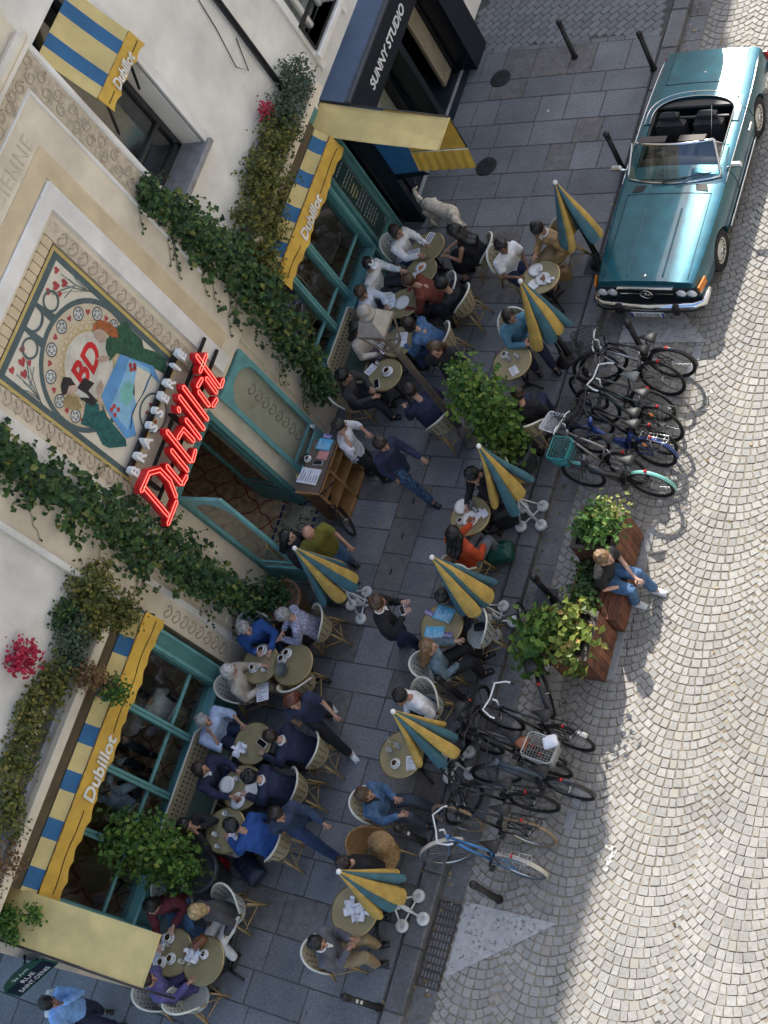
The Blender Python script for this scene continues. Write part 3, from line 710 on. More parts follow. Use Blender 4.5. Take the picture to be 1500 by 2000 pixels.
# projecting side awnings at both ends of the terrace
def side_awning(label, y0, y1, zt, zf, xf, curtain, flap=True):
    t = thing('side_awning', label, 'awning', (XW, (y0 + y1) / 2, zt), group='projecting side awnings')
    def fn(u, v): return Vector((XW + (xf - XW) * u, y0 + (y1 - y0) * v, zt + (zf - zt) * u - .03 * math.sin(PI * u) - .012 * math.sin(PI * v)))
    s = MB().grid(fn, 10, 4); n = len(s.v); s.add([Vector(v) - Vector((0, 0, .008)) for v in s.v[:n]], [f[::-1] for f in s.f[:40]], 0, True)
    part('canvas_top', s, m_ay, t)
    yc = curtain; e = .006
    part('edge_rod', MB().tube([(XW, yc, zt + .01), (xf, yc, zf + .01), (xf - .01, yc, zf - .72)], .014, 6), mat('dark_rod', (.03, .025, .02), .5), t)
    part('front_rod', MB().tube([(xf, y0, zf - .01), (xf, y1, zf - .01)], .016, 6), m_ay, t)
    xs = XW + (xf - XW) * .49; zs = zt + (zf - zt) * .49
    part('curtain_blue', MB().prism([(XW, yc, zt - .02), (XW, yc, zf - 1.3), (xs, yc, zf - 1.22), (xs, yc, zs - .02)], (0, e, 0)), m_ab, t)
    part('curtain_hem', MB().prism([(XW + .02, yc - .01, zf - 1.3), (XW + .02, yc - .01, zf - 1.46), (xs + .1, yc - .01, zf - 1.3), (xs, yc - .01, zf - 1.22)], (0, .02, 0)), m_black, t)
    if not flap: return t
    part('curtain_yellow', MB().prism([(xs + .005, yc, zs - .02), (xs + .005, yc, zf - .72), (xf - .01, yc, zf - .72), (xf - .01, yc, zf - .01)], (0, e, 0)), m_av, t)
    def fv(u, v): return Vector((xs + (xf - xs) * v, yc - .01 - .07 * u + .012 * math.sin(v * 40), zf - .74 - .38 * u))
    part('curtain_flap', MB().grid(fv, 3, 30), m_av, t)
    part('flap_piping', MB().tube([(xs, yc - .012, zf - .735), (xf, yc - .012, zf - .735)], .009, 5), m_let, t)
    return t
side_awning('plain yellow awning jutting out over the pavement beside the dark shop', 11.92, 12.54, 3.08, 2.5, -2.14, 12.55)
side_awning('plain yellow awning jutting out at the street corner, ivy trailing over it', -.58, .05, 3.2, 2.85, -1.95, -.6, False)
# --- red neon sign
m_red = mat('red_enamel', (.62, .006, .012), .35, var=.1, coat=.3)
m_neon = mat('neon_tube', (.9, .2, .15), .3, emit=((1.0, .2, .15), .8))
ns = thing('neon_sign', 'big red neon word sign in blackletter above the brasserie door', 'sign', (-3.8, 6.45, 3.1))
def stroke(mbr, mbn, pts, w_, oz, oy, sc_, sh=.25):
    """one broad-pen stroke: pts in letter units; raised red box with a neon tube round its edge"""
    P = [Vector((p[0], p[1])) for p in pts]; lft = []; rgt = []
    for i, p in enumerate(P):
        d = (P[min(i + 1, len(P) - 1)] - P[max(i - 1, 0)]).normalized(); nrm = Vector((-d.y, d.x))
        lft.append(p + nrm * w_ / 2); rgt.append(p - nrm * w_ / 2)
    d0 = (P[1] - P[0]).normalized(); d1 = (P[-1] - P[-2]).normalized()
    ring = [P[0] - d0 * w_ * .42] + rgt + [P[-1] + d1 * w_ * .42] + lft[::-1]
    def to(q, x): return Vector((x, oy + (q.x + sh * q.y) * sc_, oz + q.y * sc_))
    k = len(P)
    for i in range(k - 1):
        mbr.prism([to(rgt[i], -3.86), to(rgt[i + 1], -3.86), to(lft[i + 1], -3.86), to(lft[i], -3.86)], (.1, 0, 0))
    mbr.prism([to(ring[0], -3.86), to(rgt[0], -3.86), to(lft[0], -3.86)], (.1, 0, 0)); mbr.prism([to(P[-1] + d1 * w_ * .42, -3.86), to(lft[-1], -3.86), to(rgt[-1], -3.86)], (.1, 0, 0))
    inn = []
    for q in ring:
        cp = min(P, key=lambda p: (p - q).length); inn.append(cp + (q - cp) * .5)
    mbn.tube([to(q, -3.752) for q in inn], .0048, 5, closed=True)
GL = {'D': [[(.0, .12), (.0, .95)], [(-.1, 1.0), (.28, .98), (.5, .75), (.52, .4), (.4, .1)], [(-.12, .04), (.34, .04)]],
      'u': [[(0, .62), (0, .1)], [(.3, .66), (.3, .06)], [(.02, .06), (.2, .03)]],
      'b': [[(0, .95), (0, .08)], [(.1, .62), (.32, .57), (.35, .2)], [(.04, .03), (.24, .06)]],
      'i': [[(0, .6), (0, .06)], [(0, .84), (.02, .9)]],
      'l': [[(0, .98), (0, .06)]],
      'o': [[(0, .56), (0, .16)], [(.33, .5), (.33, .1)], [(.05, .64), (.24, .6)], [(.07, .06), (.24, .02)]],
      't': [[(0, .96), (0, .08)], [(-.16, .72), (.2, .72)], [(.04, .04), (.18, .05)]]}
sc_ = .74; y = 5.17
for ch, adv in (('D', .72), ('u', .52), ('b', .54), ('i', .22), ('l', .22), ('l', .24), ('o', .5), ('t', .3)):
    r_, n_ = MB(), MB()
    for st in GL[ch]: stroke(r_, n_, st, .142, 3.3, y, sc_, .18)
    L_ = part('letter', r_, m_red, ns); part('neon_tube', n_, m_neon, L_); y += adv * sc_ * .93
part('sign_rail', MB().bx(-3.96, -3.92, 5.3, 7.75, 3.46, 3.5).bx(-3.96, -3.92, 5.3, 7.75, 3.78, 3.82).bx(-4.06, -3.95, 5.5, 5.53, 3.46, 3.8).bx(-4.06, -3.95, 6.5, 6.53, 3.46, 3.8).bx(-4.06, -3.95, 7.4, 7.43, 3.46, 3.8), m_iron, ns)
# --- white channel letters on a dark bar
bs = thing('letter_sign', 'white block letter sign on a black bar between the mural and the neon sign', 'sign', (-4.0, 6.5, 4.0))
m_chan = mat('white_channel_letter', (.82, .82, .81), .4, var=.04)
part('sign_bar', MB().bx(-4.03, -3.97, 5.42, 7.34, 4.11, 4.18), m_black, bs)
for i, ch in enumerate('BRASSERIE'):
    yy = 5.45 + i * .225 + (.03 if ch == 'I' else 0)
    me = text_mesh(ch, .225, .045, 'letter', bold=.03); Mx = Matrix(((0, 0, 1), (1, 0, 0), (0, 1, 0))).to_4x4(); Mx.translation = Vector((-3.91, yy, 4.15)); me.transform(Mx); me.materials.clear(); me.materials.append(m_chan)
    put('letter', me, bs, True)
# --- painted mural
XM = -4.085
mu = thing('mural', 'painted wall panel with red initials in a ring, two diners and a blue table', 'mural', (XM, 6.3, 4.1))
MY0, MY1, MZ0, MZ1 = 5.36, 7.26, 3.98, 6.72
m_mc = mat('mural_cream', (.68, .62, .5), .75, var=.04); m_mg = mat('mural_slate', (.085, .12, .125), .7, var=.1); m_my = mat('mural_yellow', (.55, .42, .15), .7, var=.08)
part('board', MB().bx(XM - .02, XM, MY0, MY1, MZ0, MZ1), m_mc, mu)
lay = [0]
def layer(mb, m, name):
    part(name, mb, m, mu)
def lx(k): return XM + .0015 + .0013 * k
fy = MB()
for (a, b_, c_, d_) in ((MY0, MY1, MZ1 - .05, MZ1), (MY0, MY1, MZ0, MZ0 + .05), (MY0, MY0 + .05, MZ0 + .05, MZ1 - .05), (MY1 - .05, MY1, MZ0 + .05, MZ1 - .05)): fy.bx(XM, XM + .012, a, b_, c_, d_)
part_each('yellow_border', fy, m_my, mu)
part('lead_edge', MB().bx(XM - .01, XM + .02, MY0 - .04, MY0, MZ0, MZ1 + .04).bx(XM - .01, XM + .02, MY0 - .04, MY1, MZ1 + .002, MZ1 + .05), mat('dark_edge', (.03, .022, .018), .7), mu)
fg = MB()
for (a, b_, c_, d_) in ((MY0 + .05, MY1 - .05, MZ1 - .15, MZ1 - .05), (MY0 + .05, MY0 + .13, MZ0 + .05, MZ1 - .15), (MY1 - .13, MY1 - .05, MZ0 + .05, MZ1 - .15)): fg.bx(XM, XM + .004, a, b_, c_, d_)
cy, cz = 6.31, 5.42
def ring(mb, y, z, r0, r1, k, n=48, a0=0, a1=2 * PI):
    x = lx(k); vs = []; 
    for i in range(n + 1):
        q = a0 + (a1 - a0) * i / n; vs += [(x, y + r0 * math.cos(q), z + r0 * math.sin(q)), (x, y + r1 * math.cos(q), z + r1 * math.sin(q))]
    mb.add(vs, [(2 * i, 2 * i + 1, 2 * i + 3, 2 * i + 2) for i in range(n)])
def disc(mb, y, z, r, k, n=32, sy=1): mb.add([(lx(k), y + sy * r * math.cos(2 * PI * i / n), z + r * math.sin(2 * PI * i / n)) for i in range(n)], [tuple(range(n))])
def poly(mb, pts, k): mb.add([(lx(k), a, b_) for a, b_ in pts], [tuple(range(len(pts)))])
def heart(mb, y, z, s, q, k):
    pts = [(0, -.5), (.45, .05), (.4, .38), (.18, .45), (0, .25), (-.18, .45), (-.4, .38), (-.45, .05)]; c_, s_ = math.cos(q), math.sin(q)
    poly(mb, [(y + s * (a * c_ - b_ * s_), z + s * (a * s_ + b_ * c_)) for a, b_ in pts], k)
ring(fg, cy, cz, .79, .86, 3)
for s in (-1, 1):                                              # slate band links from ring to frame, corner compartments
    poly(fg, [(cy + s * .12, cz + .84), (cy + s * .24, cz + .82), (cy + s * .2, MZ1 - .14), (cy + s * .14, MZ1 - .14)], 2)
    ring(fg, cy + s * .34, cz + .97, .11, .14, 4 + (s > 0), 16)
ring(fg, 6.31, MZ1 - .16, .16, .2, 4.5, 16, PI, 2 * PI)
layer(fg, m_mg, 'slate_border')
d = MB(); disc(d, cy, cz, .79, 1, 48); layer(d, mat('mural_warm', (.6, .5, .36), .75, var=.04), 'ring_field')
d = MB()
for k in range(30):
    q = 2 * PI * k / 30; ring(d, cy + .5 * math.cos(q), cz + .5 * math.sin(q), .035, .05, 3, 10); 
ring(d, cy, cz, .44, .455, 3); ring(d, cy, cz, .575, .585, 3)
layer(d, mat('mural_gold', (.52, .4, .17), .75), 'gold_scallops')
d = MB(); disc(d, cy, cz, .43, 3, 40); layer(d, mat('mural_pale', (.63, .59, .5), .75), 'centre_field')
hm, mm, hw = MB(), MB(), MB()
for k in range(15):
    q = math.radians(-10 + k * 200 / 14); y_, z_ = cy + .68 * math.cos(q), cz + .68 * math.sin(q)
    if k % 2: heart(hm, y_, z_, .085, q - PI / 2, 4)
    else:
        disc(hw, y_, z_, .085, 3, 20); ring(mm, y_, z_, .078, .092, 4, 20)
        for j in range(5): a = 2 * PI * j / 5; ring(mm, y_ + .045 * math.cos(a), z_ + .045 * math.sin(a), .009, .019, 4, 8)
for k in range(10): q = math.radians(200 + k * 15); heart(hm, cy + .7 * math.cos(q), cz + .7 * math.sin(q), .07, q, 4)
for s in (-1, 1):
    for (a, b_, sz) in ((.42, 1.1, .1), (.55, 1.03, .13), (.66, .93, .12), (.72, 1.12, .1), (.5, .93, .09)): heart(hm, cy + s * a, cz + b_ - .04, sz, s * .6, 3)
part_each('heart', hm, mat('mural_red', (.42, .06, .06), .7, var=.15), mu); part_each('white_medallion', hw, mat('mural_white', (.62, .62, .58), .75), mu); part_each('ink_line', mm, mat('mural_ink', (.03, .035, .05), .7), mu)
st = MB()
for s in (-1, 1):
    for (a, b_) in ((.42, 1.1), (.55, 1.0), (.66, .9), (.72, 1.1), (.5, .9)):
        st.tube([(lx(2.4), cy + s * .82, cz + .45), (lx(2.4), cy + s * (.74), cz + .72), (lx(2.4), cy + s * a, cz + b_ - .1)], .006, 4, flat=.3)
    for j in range(4): st.tube([(lx(2.2), cy + s * .8, cz + .5), (lx(2.2), cy + s * (.8 - .05 * j), cz + .72), (lx(2.2), cy + s * (.84 - .1 * j), cz + .86)], .008, 4, flat=.3)
part_each('flower_stem', st, mat('mural_stem', (.2, .24, .22), .7), mu)
text('B', .46, mat('mural_red_bright', (.6, .02, .025), .6), (lx(5), cy - .16, cz + .06), (0, 1, 0), (0, .25, 1), .001, mu, 'initial', sx=.95, bold=.035)
text('D', .46, MATS['mural_red_bright'], (lx(5), cy + .12, cz + .02), (0, 1, 0), (0, .25, 1), .001, mu, 'initial', sx=.95, bold=.035)
def ph(zx, zy): p = F(zx / 3, 500 + zy / 3, XM); return (p.y, p.z)
def tr(name, m, pts, k):
    mb = MB(); poly(mb, [ph(*p) for p in pts], k); layer(mb, m, name)
sk = mat('mural_skin', (.5, .36, .28), .75)
tr('painted_dress', mat('mural_green', (.03, .1, .055), .7, var=.25, scale=20), [(620, 490), (690, 410), (740, 380), (765, 430), (830, 490), (840, 540), (905, 560), (965, 600), (975, 640), (960, 690), (905, 660), (760, 595), (680, 570), (640, 620), (615, 540)], 5)
tr('painted_coat', mat('mural_teal', (.02, .12, .115), .7, var=.25, scale=20), [(500, 850), (600, 870), (625, 940), (735, 1075), (740, 1115), (640, 1125), (600, 1105), (555, 1015), (470, 985), (490, 920)], 5)
tr('painted_table', mat('mural_blue', (.12, .32, .6), .7, var=.1), [(700, 575), (895, 645), (935, 745), (885, 700), (850, 790), (770, 920), (795, 1050), (735, 1070), (620, 900), (590, 820)], 6)
tr('painted_cloth', mat('mural_light_blue', (.25, .48, .66), .7, var=.12), [(755, 600), (870, 660), (880, 690), (835, 790), (770, 900), (745, 1020), (640, 895), (715, 720)], 7)
tr('painted_sail', m_mc, [(800, 645), (878, 690), (845, 770), (800, 880), (775, 800)], 8)
tr('painted_dish', mat('mural_aqua', (.2, .5, .45), .7), [(700, 780), (740, 735), (785, 755), (785, 820), (740, 880), (705, 850)], 8)
tr('painted_face', sk, [(545, 440), (560, 425), (600, 425), (620, 480), (612, 505), (580, 510), (555, 480)], 7)
tr('painted_hair', mat('mural_orange', (.4, .12, .035), .7, var=.25, scale=25), [(540, 440), (543, 398), (580, 372), (640, 392), (682, 430), (692, 480), (650, 476), (612, 440), (580, 425)], 8)
tr('painted_hand', sk, [(560, 600), (600, 580), (640, 590), (630, 615), (590, 625)], 8)
tr('painted_face', sk, [(385, 725), (440, 750), (450, 790), (410, 815), (380, 790)], 7)
tr('painted_hair', mat('mural_black', (.025, .02, .02), .7), [(353, 760), (368, 708), (410, 712), (438, 755), (400, 762), (385, 810), (362, 815)], 8)
tr('painted_collar', mat('mural_ochre', (.36, .27, .12), .7, var=.2), [(365, 850), (395, 810), (450, 830), (480, 890), (430, 905), (375, 885)], 6)
tr('painted_jacket', MATS['mural_black'], [(450, 770), (490, 712), (550, 745), (515, 790), (570, 850), (545, 880), (470, 840)], 6)
tr('painted_shirt', MATS['mural_white'], [(450, 775), (505, 810), (520, 830), (465, 828)], 7)
tr('painted_hand', sk, [(560, 770), (590, 720), (605, 760), (585, 830), (600, 900), (580, 910)], 7)
d = MB(); q = ph(895, 920); ring(d, q[0], q[1], .25, .28, 7, 24); layer(d, m_mg, 'small_ring')
d = MB(); q = ph(895, 920); disc(d, q[0], q[1], .25, 6.6, 24); layer(d, m_mc, 'small_field')
d = MB()
for a in range(6): heart(d, q[0] + .13 * math.cos(a), q[1] + .13 * math.sin(a), .07, a, 8)
for p in ((650, 900), (670, 930), (690, 900), (665, 880), (760, 640), (785, 660), (765, 665), (785, 640)): q2 = ph(*p); disc(d, q2[0], q2[1], .035, 8, 10)
part_each('red_roundel', d, MATS['mural_red'], mu)
d = MB(); d.tube([(lx(9), *ph(*p)) for p in ((885, 690), (860, 730), (835, 800), (790, 880), (770, 930), (760, 1010))], .012, 4, flat=.3); layer(d, mm and MATS['mural_ink'], 'table_edge')
# =============================================================== DARK SHOP NEXT DOOR
SB = thing('dark_shop_building', 'pale rendered building with black fashion shopfront and blue roofed fascia next door', 'building', (-4.5, 16, 0))
def sp(name, mb, m, parent=None): return mb.build(name, m, parent or SB, True)
wl = MB(); wl.bx(-4.6, XW, 12.45, 13.12, 3.1, 15.3); wl.bx(-4.6, XW, 13.12, 14.1, 3.1, 3.62); wl.bx(-4.6, XW, 13.12, 14.1, 6.3, 15.3); wl.bx(-4.6, XW, 14.1, 18.6, 3.1, 15.3); wl.bx(-4.6, XW, 18.6, 28.6, 3.1, 14.35); wl.bx(-4.6, XW, 16.45, 28.6, 0, 3.1)
build_each(wl, 'rendered_wall', m_plaster, SB, True)
sp('outer_walls', MB().bx(-12, -4.61, 28.5, 28.6, 0, 14.35).bx(-12.1, -12, 12.46, 28.6, 0, 14.35).bx(-12, -4.2, 12.46, 18.6, 15.302, 15.5).bx(-12, -4.2, 18.61, 28.6, 14.352, 14.5).bx(-12, -4.61, 18.5, 18.6, 14.0, 15.3), m_plaster)
build_each(MB().bx(XW - .02, XW + .05, 12.98, 13.11, 3.3, 6.4, 0, .012).bx(XW - .02, XW + .05, 14.11, 14.24, 3.3, 6.4, 0, .012), 'stone_trim', m_white, SB, True)
sp('window_ledge', MB().bx(-4.6, XW + .12, 13.0, 14.22, 3.5, 3.62, 0, .015), m_white)
wf = MB(); wf.bx(-4.5, -4.42, 13.13, 13.2, 3.62, 6.3); wf.bx(-4.5, -4.42, 13.58, 13.66, 3.62, 6.3); wf.bx(-4.5, -4.42, 14.03, 14.09, 3.62, 6.3)
wn = sp('upper_window', wf, m_white); sp('pane', MB().bx(-4.47, -4.46, 13.13, 14.09, 3.62, 6.3), pane, wn); sp('curtain', MB().bx(-4.6, -4.55, 13.13, 14.09, 3.62, 6.3), mat('grey_curtain', (.4, .4, .39), .9), wn)
rl_ = MB(); rl_.bx(XW + .05, XW + .1, 13.05, 14.2, 4.13, 4.18); rl_.bx(XW + .06, XW + .09, 13.05, 14.2, 3.66, 3.69); rl_.bx(XW + .06, XW + .09, 13.05, 13.08, 3.66, 4.18); rl_.bx(XW + .06, XW + .09, 14.17, 14.2, 3.66, 4.18)
br = sp('balcony_rail', rl_, mat('wrought_iron', (.012, .012, .014), .45))
cur = curl(.1, 1.6, 14, .014)
cm = cur.mesh('iron_scroll', MATS['wrought_iron'])
for k in range(6):
    for z in (3.82, 4.02):
        o = put('iron_scroll', cm, br); o.location = Vector((XW + .075, 13.16 + k * .185, z)) - SB.location; o.rotation_euler = (k * 2.1 + z * 5, 0, 0)
m_bl = mat('blue_fascia', (.05, .085, .15), .4, var=.1, scale=3)
sp('fascia_roof', MB().prism([(XW, 12.56, 3.12), (-3.78, 12.56, 3.0), (-3.78, 12.56, 2.97), (XW, 12.56, 3.0)], (0, 3.9, 0)), m_bl)
sp('fascia_gutter', MB().bx(-3.785, -3.7, 12.56, 16.46, 2.955, 3.02, 0, .01), mat('gutter_grey', (.07, .08, .1), .5, .3))
sp('fascia', MB().bx(-4.0, -3.73, 12.56, 16.46, 2.3, 2.95), m_black)
text('SUNNY STUDIO', .24, mat('white_sign_paint', (.78, .78, .76), .5), (-3.727, 14.05, 2.58), (0, 1, 0), (0, 0, 1), .004, SB, 'shop_lettering', shear=.2, sx=.98, bold=.022)
ps = MB()
for (a, b_) in ((12.5, 12.62), (14.3, 14.44), (15.85, 16.46)): ps.bx(-4.15, -3.76, a, b_, 0, 2.3)
ps.bx(-4.4, -4.1, 12.62, 14.3, 0, .14); ps.bx(-4.4, -4.2, 12.62, 12.72, .14, 2.3); ps.bx(-4.4, -4.2, 14.2, 14.3, .14, 2.3); ps.bx(-4.25, -4.1, 13.05, 13.2, .14, 2.3)
build_each(ps, 'shop_pillar', m_black, SB, True)
sp('shop_threshold', MB().bx(-4.1, -4.04, 12.62, 15.85, -.012, .02), mat('pale_threshold', (.4, .4, .39), .7))
sw = sp('shop_display', MB().bx(-4.5, -4.42, 12.72, 14.2, .14, 2.3), mat('display_cream', (.52, .5, .42), .8, var=.08)); sp('pane', MB().bx(-4.262, -4.256, 12.72, 14.2, .14, 2.3), pane, sw)
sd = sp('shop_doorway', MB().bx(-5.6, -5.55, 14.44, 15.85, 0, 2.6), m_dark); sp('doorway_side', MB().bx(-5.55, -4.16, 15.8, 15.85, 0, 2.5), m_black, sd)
sp('door_panel', MB().bx(-4.3, -4.24, 15.42, 15.8, .1, 2.2), mat('panel_tan', (.3, .255, .18), .7), sd); sp('door_panel', MB().bx(-4.3, -4.24, 14.5, 14.62, .1, 2.2), MATS['panel_tan'], sd)
sp('doorway_step', MB().bx(-5.5, -3.9, 14.44, 15.85, -.012, .015), mat('dark_step', (.025, .035, .045), .35), sd)
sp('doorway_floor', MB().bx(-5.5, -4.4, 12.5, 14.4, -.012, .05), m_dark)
# rest of the terrace of houses up the street (they shade the pavement)
N3 = thing('far_street_building', 'pale building further up the street', 'building', (-4.5, 35, 0))
MB().bx(-12, XW, 28.65, 52, 0, 12.2).build('wall', m_plaster, N3, True)
# --- street name plate on the corner
sg = thing('street_sign', 'dark street name plate with green arched top on the building corner', 'street sign', (-4.1, -.9, 2.3))
dx = Vector((.6, .8, 0)).normalized(); nn = Vector((dx.y, -dx.x, 0)); up = Vector((0, 0, 1)); o0 = Vector((-4.1, -.93, 2.3))
def plate(w0, w1, h0, h1, m, nm, ext=.014, off=0.0):
    pts = [o0 + dx * a + up * h + nn * off for a, h in ((w0, h0), (w1, h0), (w1, h1), (w0, h1))]; return sp2(MB().prism(pts, nn * ext), m, nm)
def sp2(mb, m, nm): return mb.build(nm, m, sg, True)
m_sg = mat('sign_green', (.02, .075, .05), .4); m_sb = mat('sign_navy', (.008, .014, .03), .35)
plate(-.34, .34, -.17, .17, m_sg, 'plate'); plate(-.31, .31, -.14, .14, m_sb, 'face', .004, .0145)
arc = [o0 + dx * (.3 * math.cos(PI * i / 10)) + up * (.17 + .16 * math.sin(PI * i / 10)) for i in range(11)]
sp2(MB().prism(arc, nn * .014), m_sg, 'arched_top')
m_sw = mat('sign_white', (.75, .75, .73), .5)
text('2e Arrt', .085, m_sw, o0 + up * .215 + nn * .0155, dx, up, .001, sg, 'lettering'); text('RUE', .12, m_sw, o0 + up * .065 + nn * .02, dx, up, .001, sg, 'lettering'); text('SAINT-DENIS', .12, m_sw, o0 - up * .07 + nn * .02, dx, up, .001, sg, 'lettering', sx=.72)
sp2(MB().tube([Vector((-4.2, -.7, 2.2)), o0 - up * .1], .015, 6).tube([Vector((-4.2, -.7, 2.45)), o0 + up * .1], .015, 6), m_iron, 'bracket')

# the sunlit houses across the street, whose pale fronts light the shaded pavement
OB = thing('opposite_building', 'pale house across the street', 'building', (9.2, 6, 0))
MB().bx(9.6, 16, -14, 42, RZ, 17.5).build('wall', mat('sunlit_render', (.74, .7, .62), .85, var=.05), OB, True)
ow = MB()
for k in range(18):
    for z in (4.6, 8.0, 11.4): ow.bx(9.575, 9.595, -12 + k * 3, -10.8 + k * 3, z, z + 2.1)
ow.build('windows', m_dark, OB, True, kind='stuff')
MB().bx(8.9, 9.59, -14, 42, RZ, .02).build('far_kerb', m_kerb, OB, True)
# =============================================================== IVY, PLANTERS, POTS
m_ivy = leafmat('ivy_leaf', (.014, .042, .017), (.07, .14, .032), (.2, .21, .05))
m_ivyb = leafmat('bright_ivy_leaf', (.025, .075, .012), (.11, .2, .03), (.22, .27, .055))
m_yel = leafmat('olive_leaf', (.05, .07, .016), (.2, .195, .04), (.3, .23, .055))
m_fine = leafmat('grey_green_leaf', (.035, .07, .04), (.11, .15, .085))
m_redf = leafmat('red_flower', (.3, .01, .03), (.6, .03, .08), (.7, .2, .25))
m_pinkleaf = leafmat('rusty_leaf', (.12, .05, .02), (.24, .15, .06), (.2, .2, .06))
m_twig = mat('twig_bark', (.085, .06, .035), .85, var=.2)
rp = random.Random(21)
def cloud(mb, c, r, n, size, out=(0, 0, 0), clump=7, drop=.25, spread=.3):
    """leaves gathered in clumps through an uneven volume"""
    c = Vector(c); out = Vector(out); k = 0
    while k < n:
        d = rdir(); rad = rp.random() ** .45
        cc = c + Vector((d.x * r[0], d.y * r[1], d.z * r[2])) * rad * (.8 + .4 * rp.random())
        m = rp.randint(3, clump)
        for _ in range(m):
            p = cc + rdir() * (size * rp.uniform(.4, 2.2)); nn = (rdir() * .8 + d * .5 + Vector((0, 0, .55)) + out)
            leaf(mb, p, nn, size * rp.uniform(.65, 1.3)); k += 1
def wall_vine(name, label, pts, width, n, x0, depth, m, size=.085):
    """ivy hanging down a wall face: pts = (y, z) spine, width along it"""
    t = thing(name, label, 'climbing plant', (x0, pts[-1][0], pts[-1][1])); lf = MB(); st = MB()
    L = len(pts) - 1
    for i in range(n // 5):
        u = rp.random() * L; a = int(u); f = u - a; y = pts[a][0] * (1 - f) + pts[min(a + 1, L)][0] * f; z = pts[a][1] * (1 - f) + pts[min(a + 1, L)][1] * f
        w_ = width[a] * (1 - f) + width[min(a + 1, L)] * f
        wob = .3 * math.sin(z * 5.1) * w_ * .35 + .12 * math.sin(z * 13)
        y += rp.gauss(0, .42) * w_ * .62 + wob * .5; z += rp.gauss(0, .08)
        dd = rp.random() ** 1.3 * depth * (1 - min(1, abs(y - pts[a][0]) / (w_ + .01)) * .6)
        for _ in range(5):
            p = Vector((x0 + .02 + dd, y, z)) + rdir() * .075; p.x = max(p.x, x0 + .015)
            leaf(lf, p, Vector((1.0, rp.gauss(0, .5), .55 + rp.gauss(0, .4))), size * rp.choice((.45, .7, .9, 1.1, 1.45)))
    for k in range(int(34)):                                    # thin runners feeling their way out over the stone
        a = rp.randrange(L); y, z = pts[a]; s = rp.choice((-1, 1)); q = [(x0 + .01, y + s * width[a] * .3, z)]
        for j in range(6):
            y2 = q[-1][1] + s * rp.uniform(.02, .11); z2 = q[-1][2] - rp.uniform(-.02, .14); q.append((x0 + .012, y2, z2))
            if rp.random() < .8: leaf(lf, Vector(q[-1]) + Vector((.02, 0, 0)), (1, rp.gauss(0, .4), .4), size * .7)
        st.tube(q, .005, 4)
    for k in range(5):
        st.tube([(x0 + .03, y + rp.gauss(0, .08), z) for y, z in pts], .012, 5)
    lf.build('foliage', m, t, True); st.build('stem', m_twig, t, True); return t
wall_vine('ivy', 'dark green ivy down the pilaster between the door and the menu board window',
          [(8.75, 5.9), (8.85, 5.1), (8.95, 4.3), (9.0, 3.6), (8.92, 2.9), (8.82, 2.1), (8.7, 1.4), (8.62, .7)], [.26, .55, .78, .9, .75, .6, .45, .25], 4700, XB + .01, .34, m_ivy)
wall_vine('ivy', 'dark green ivy down the pilaster between the door and the street corner window',
          [(4.55, 6.6), (4.6, 5.7), (4.68, 4.9), (4.7, 4.1), (4.75, 3.3), (4.8, 2.5), (4.85, 1.8), (4.9, 1.1), (4.95, .7)], [.5, .62, .7, .8, .8, .65, .5, .35, .25], 5200, XB + .01, .34, m_ivy)
def ledge_plant(name, label, cat, bits, m2=None, group=None):
    c0 = Vector(bits[0][0]); t = thing(name, label, cat, c0, group=group); by = {}
    for (c, r, n, size, m) in bits:
        mb = by.setdefault(m.name, (MB(), m))[0]; cloud(mb, c, r, n, size, (.35, 0, 0))
    nm = 0
    for k, (mb, m) in by.items(): mb.build('foliage' if 'flower' not in k else 'blossom', m, t, True)
    return t
xl = -4.0
ledge_plant('ledge_plant', 'feathery grey green plant at the ledge end above the awning beside the dark shop', 'plant', [((xl + .03, 12.2, 3.98), (.26, .36, .36), 1000, .05, m_fine), ((xl + .05, 11.6, 3.95), (.27, .42, .38), 1000, .055, m_fine)])
ledge_plant('ledge_plant', 'olive yellow creeper along the ledge above the awning beside the dark shop', 'plant', [((xl + .03, 11.15, 3.9), (.3, .42, .4), 1100, .06, m_yel), ((xl + .03, 10.5, 3.8), (.33, .5, .5), 1600, .065, m_yel), ((xl + .02, 9.85, 3.55), (.28, .5, .55), 1500, .065, m_yel), ((xl, 9.5, 3.2), (.25, .3, .45), 800, .065, m_yel), ((xl + .05, 9.3, 3.0), (.2, .25, .3), 500, .06, m_yel)])
ledge_plant('red_flowers', 'small cluster of red blossom in the creeper above the awning beside the dark shop', 'flowers', [((xl + .02, 11.35, 4.32), (.1, .12, .1), 120, .05, m_redf)], group='red flowers in the ledge planting')
ledge_plant('ledge_plant', 'olive yellow creeper on the ledge end between the ivy and the corner awning', 'plant', [((xl + .02, 3.8, 4.0), (.28, .45, .4), 1200, .06, m_yel), ((xl, 3.4, 3.8), (.24, .3, .3), 700, .06, m_yel), ((xl + .1, 3.75, 3.4), (.2, .3, .35), 600, .06, m_yel)])
ledge_plant('ledge_plant', 'feathery dark green plant on the ledge above the corner awning', 'plant', [((xl, 3.2, 4.0), (.2, .3, .3), 700, .05, m_fine), ((xl + .05, 2.9, 3.9), (.18, .25, .25), 500, .045, m_fine), ((xl - .05, 3.35, 4.15), (.15, .2, .25), 400, .06, m_ivy)])
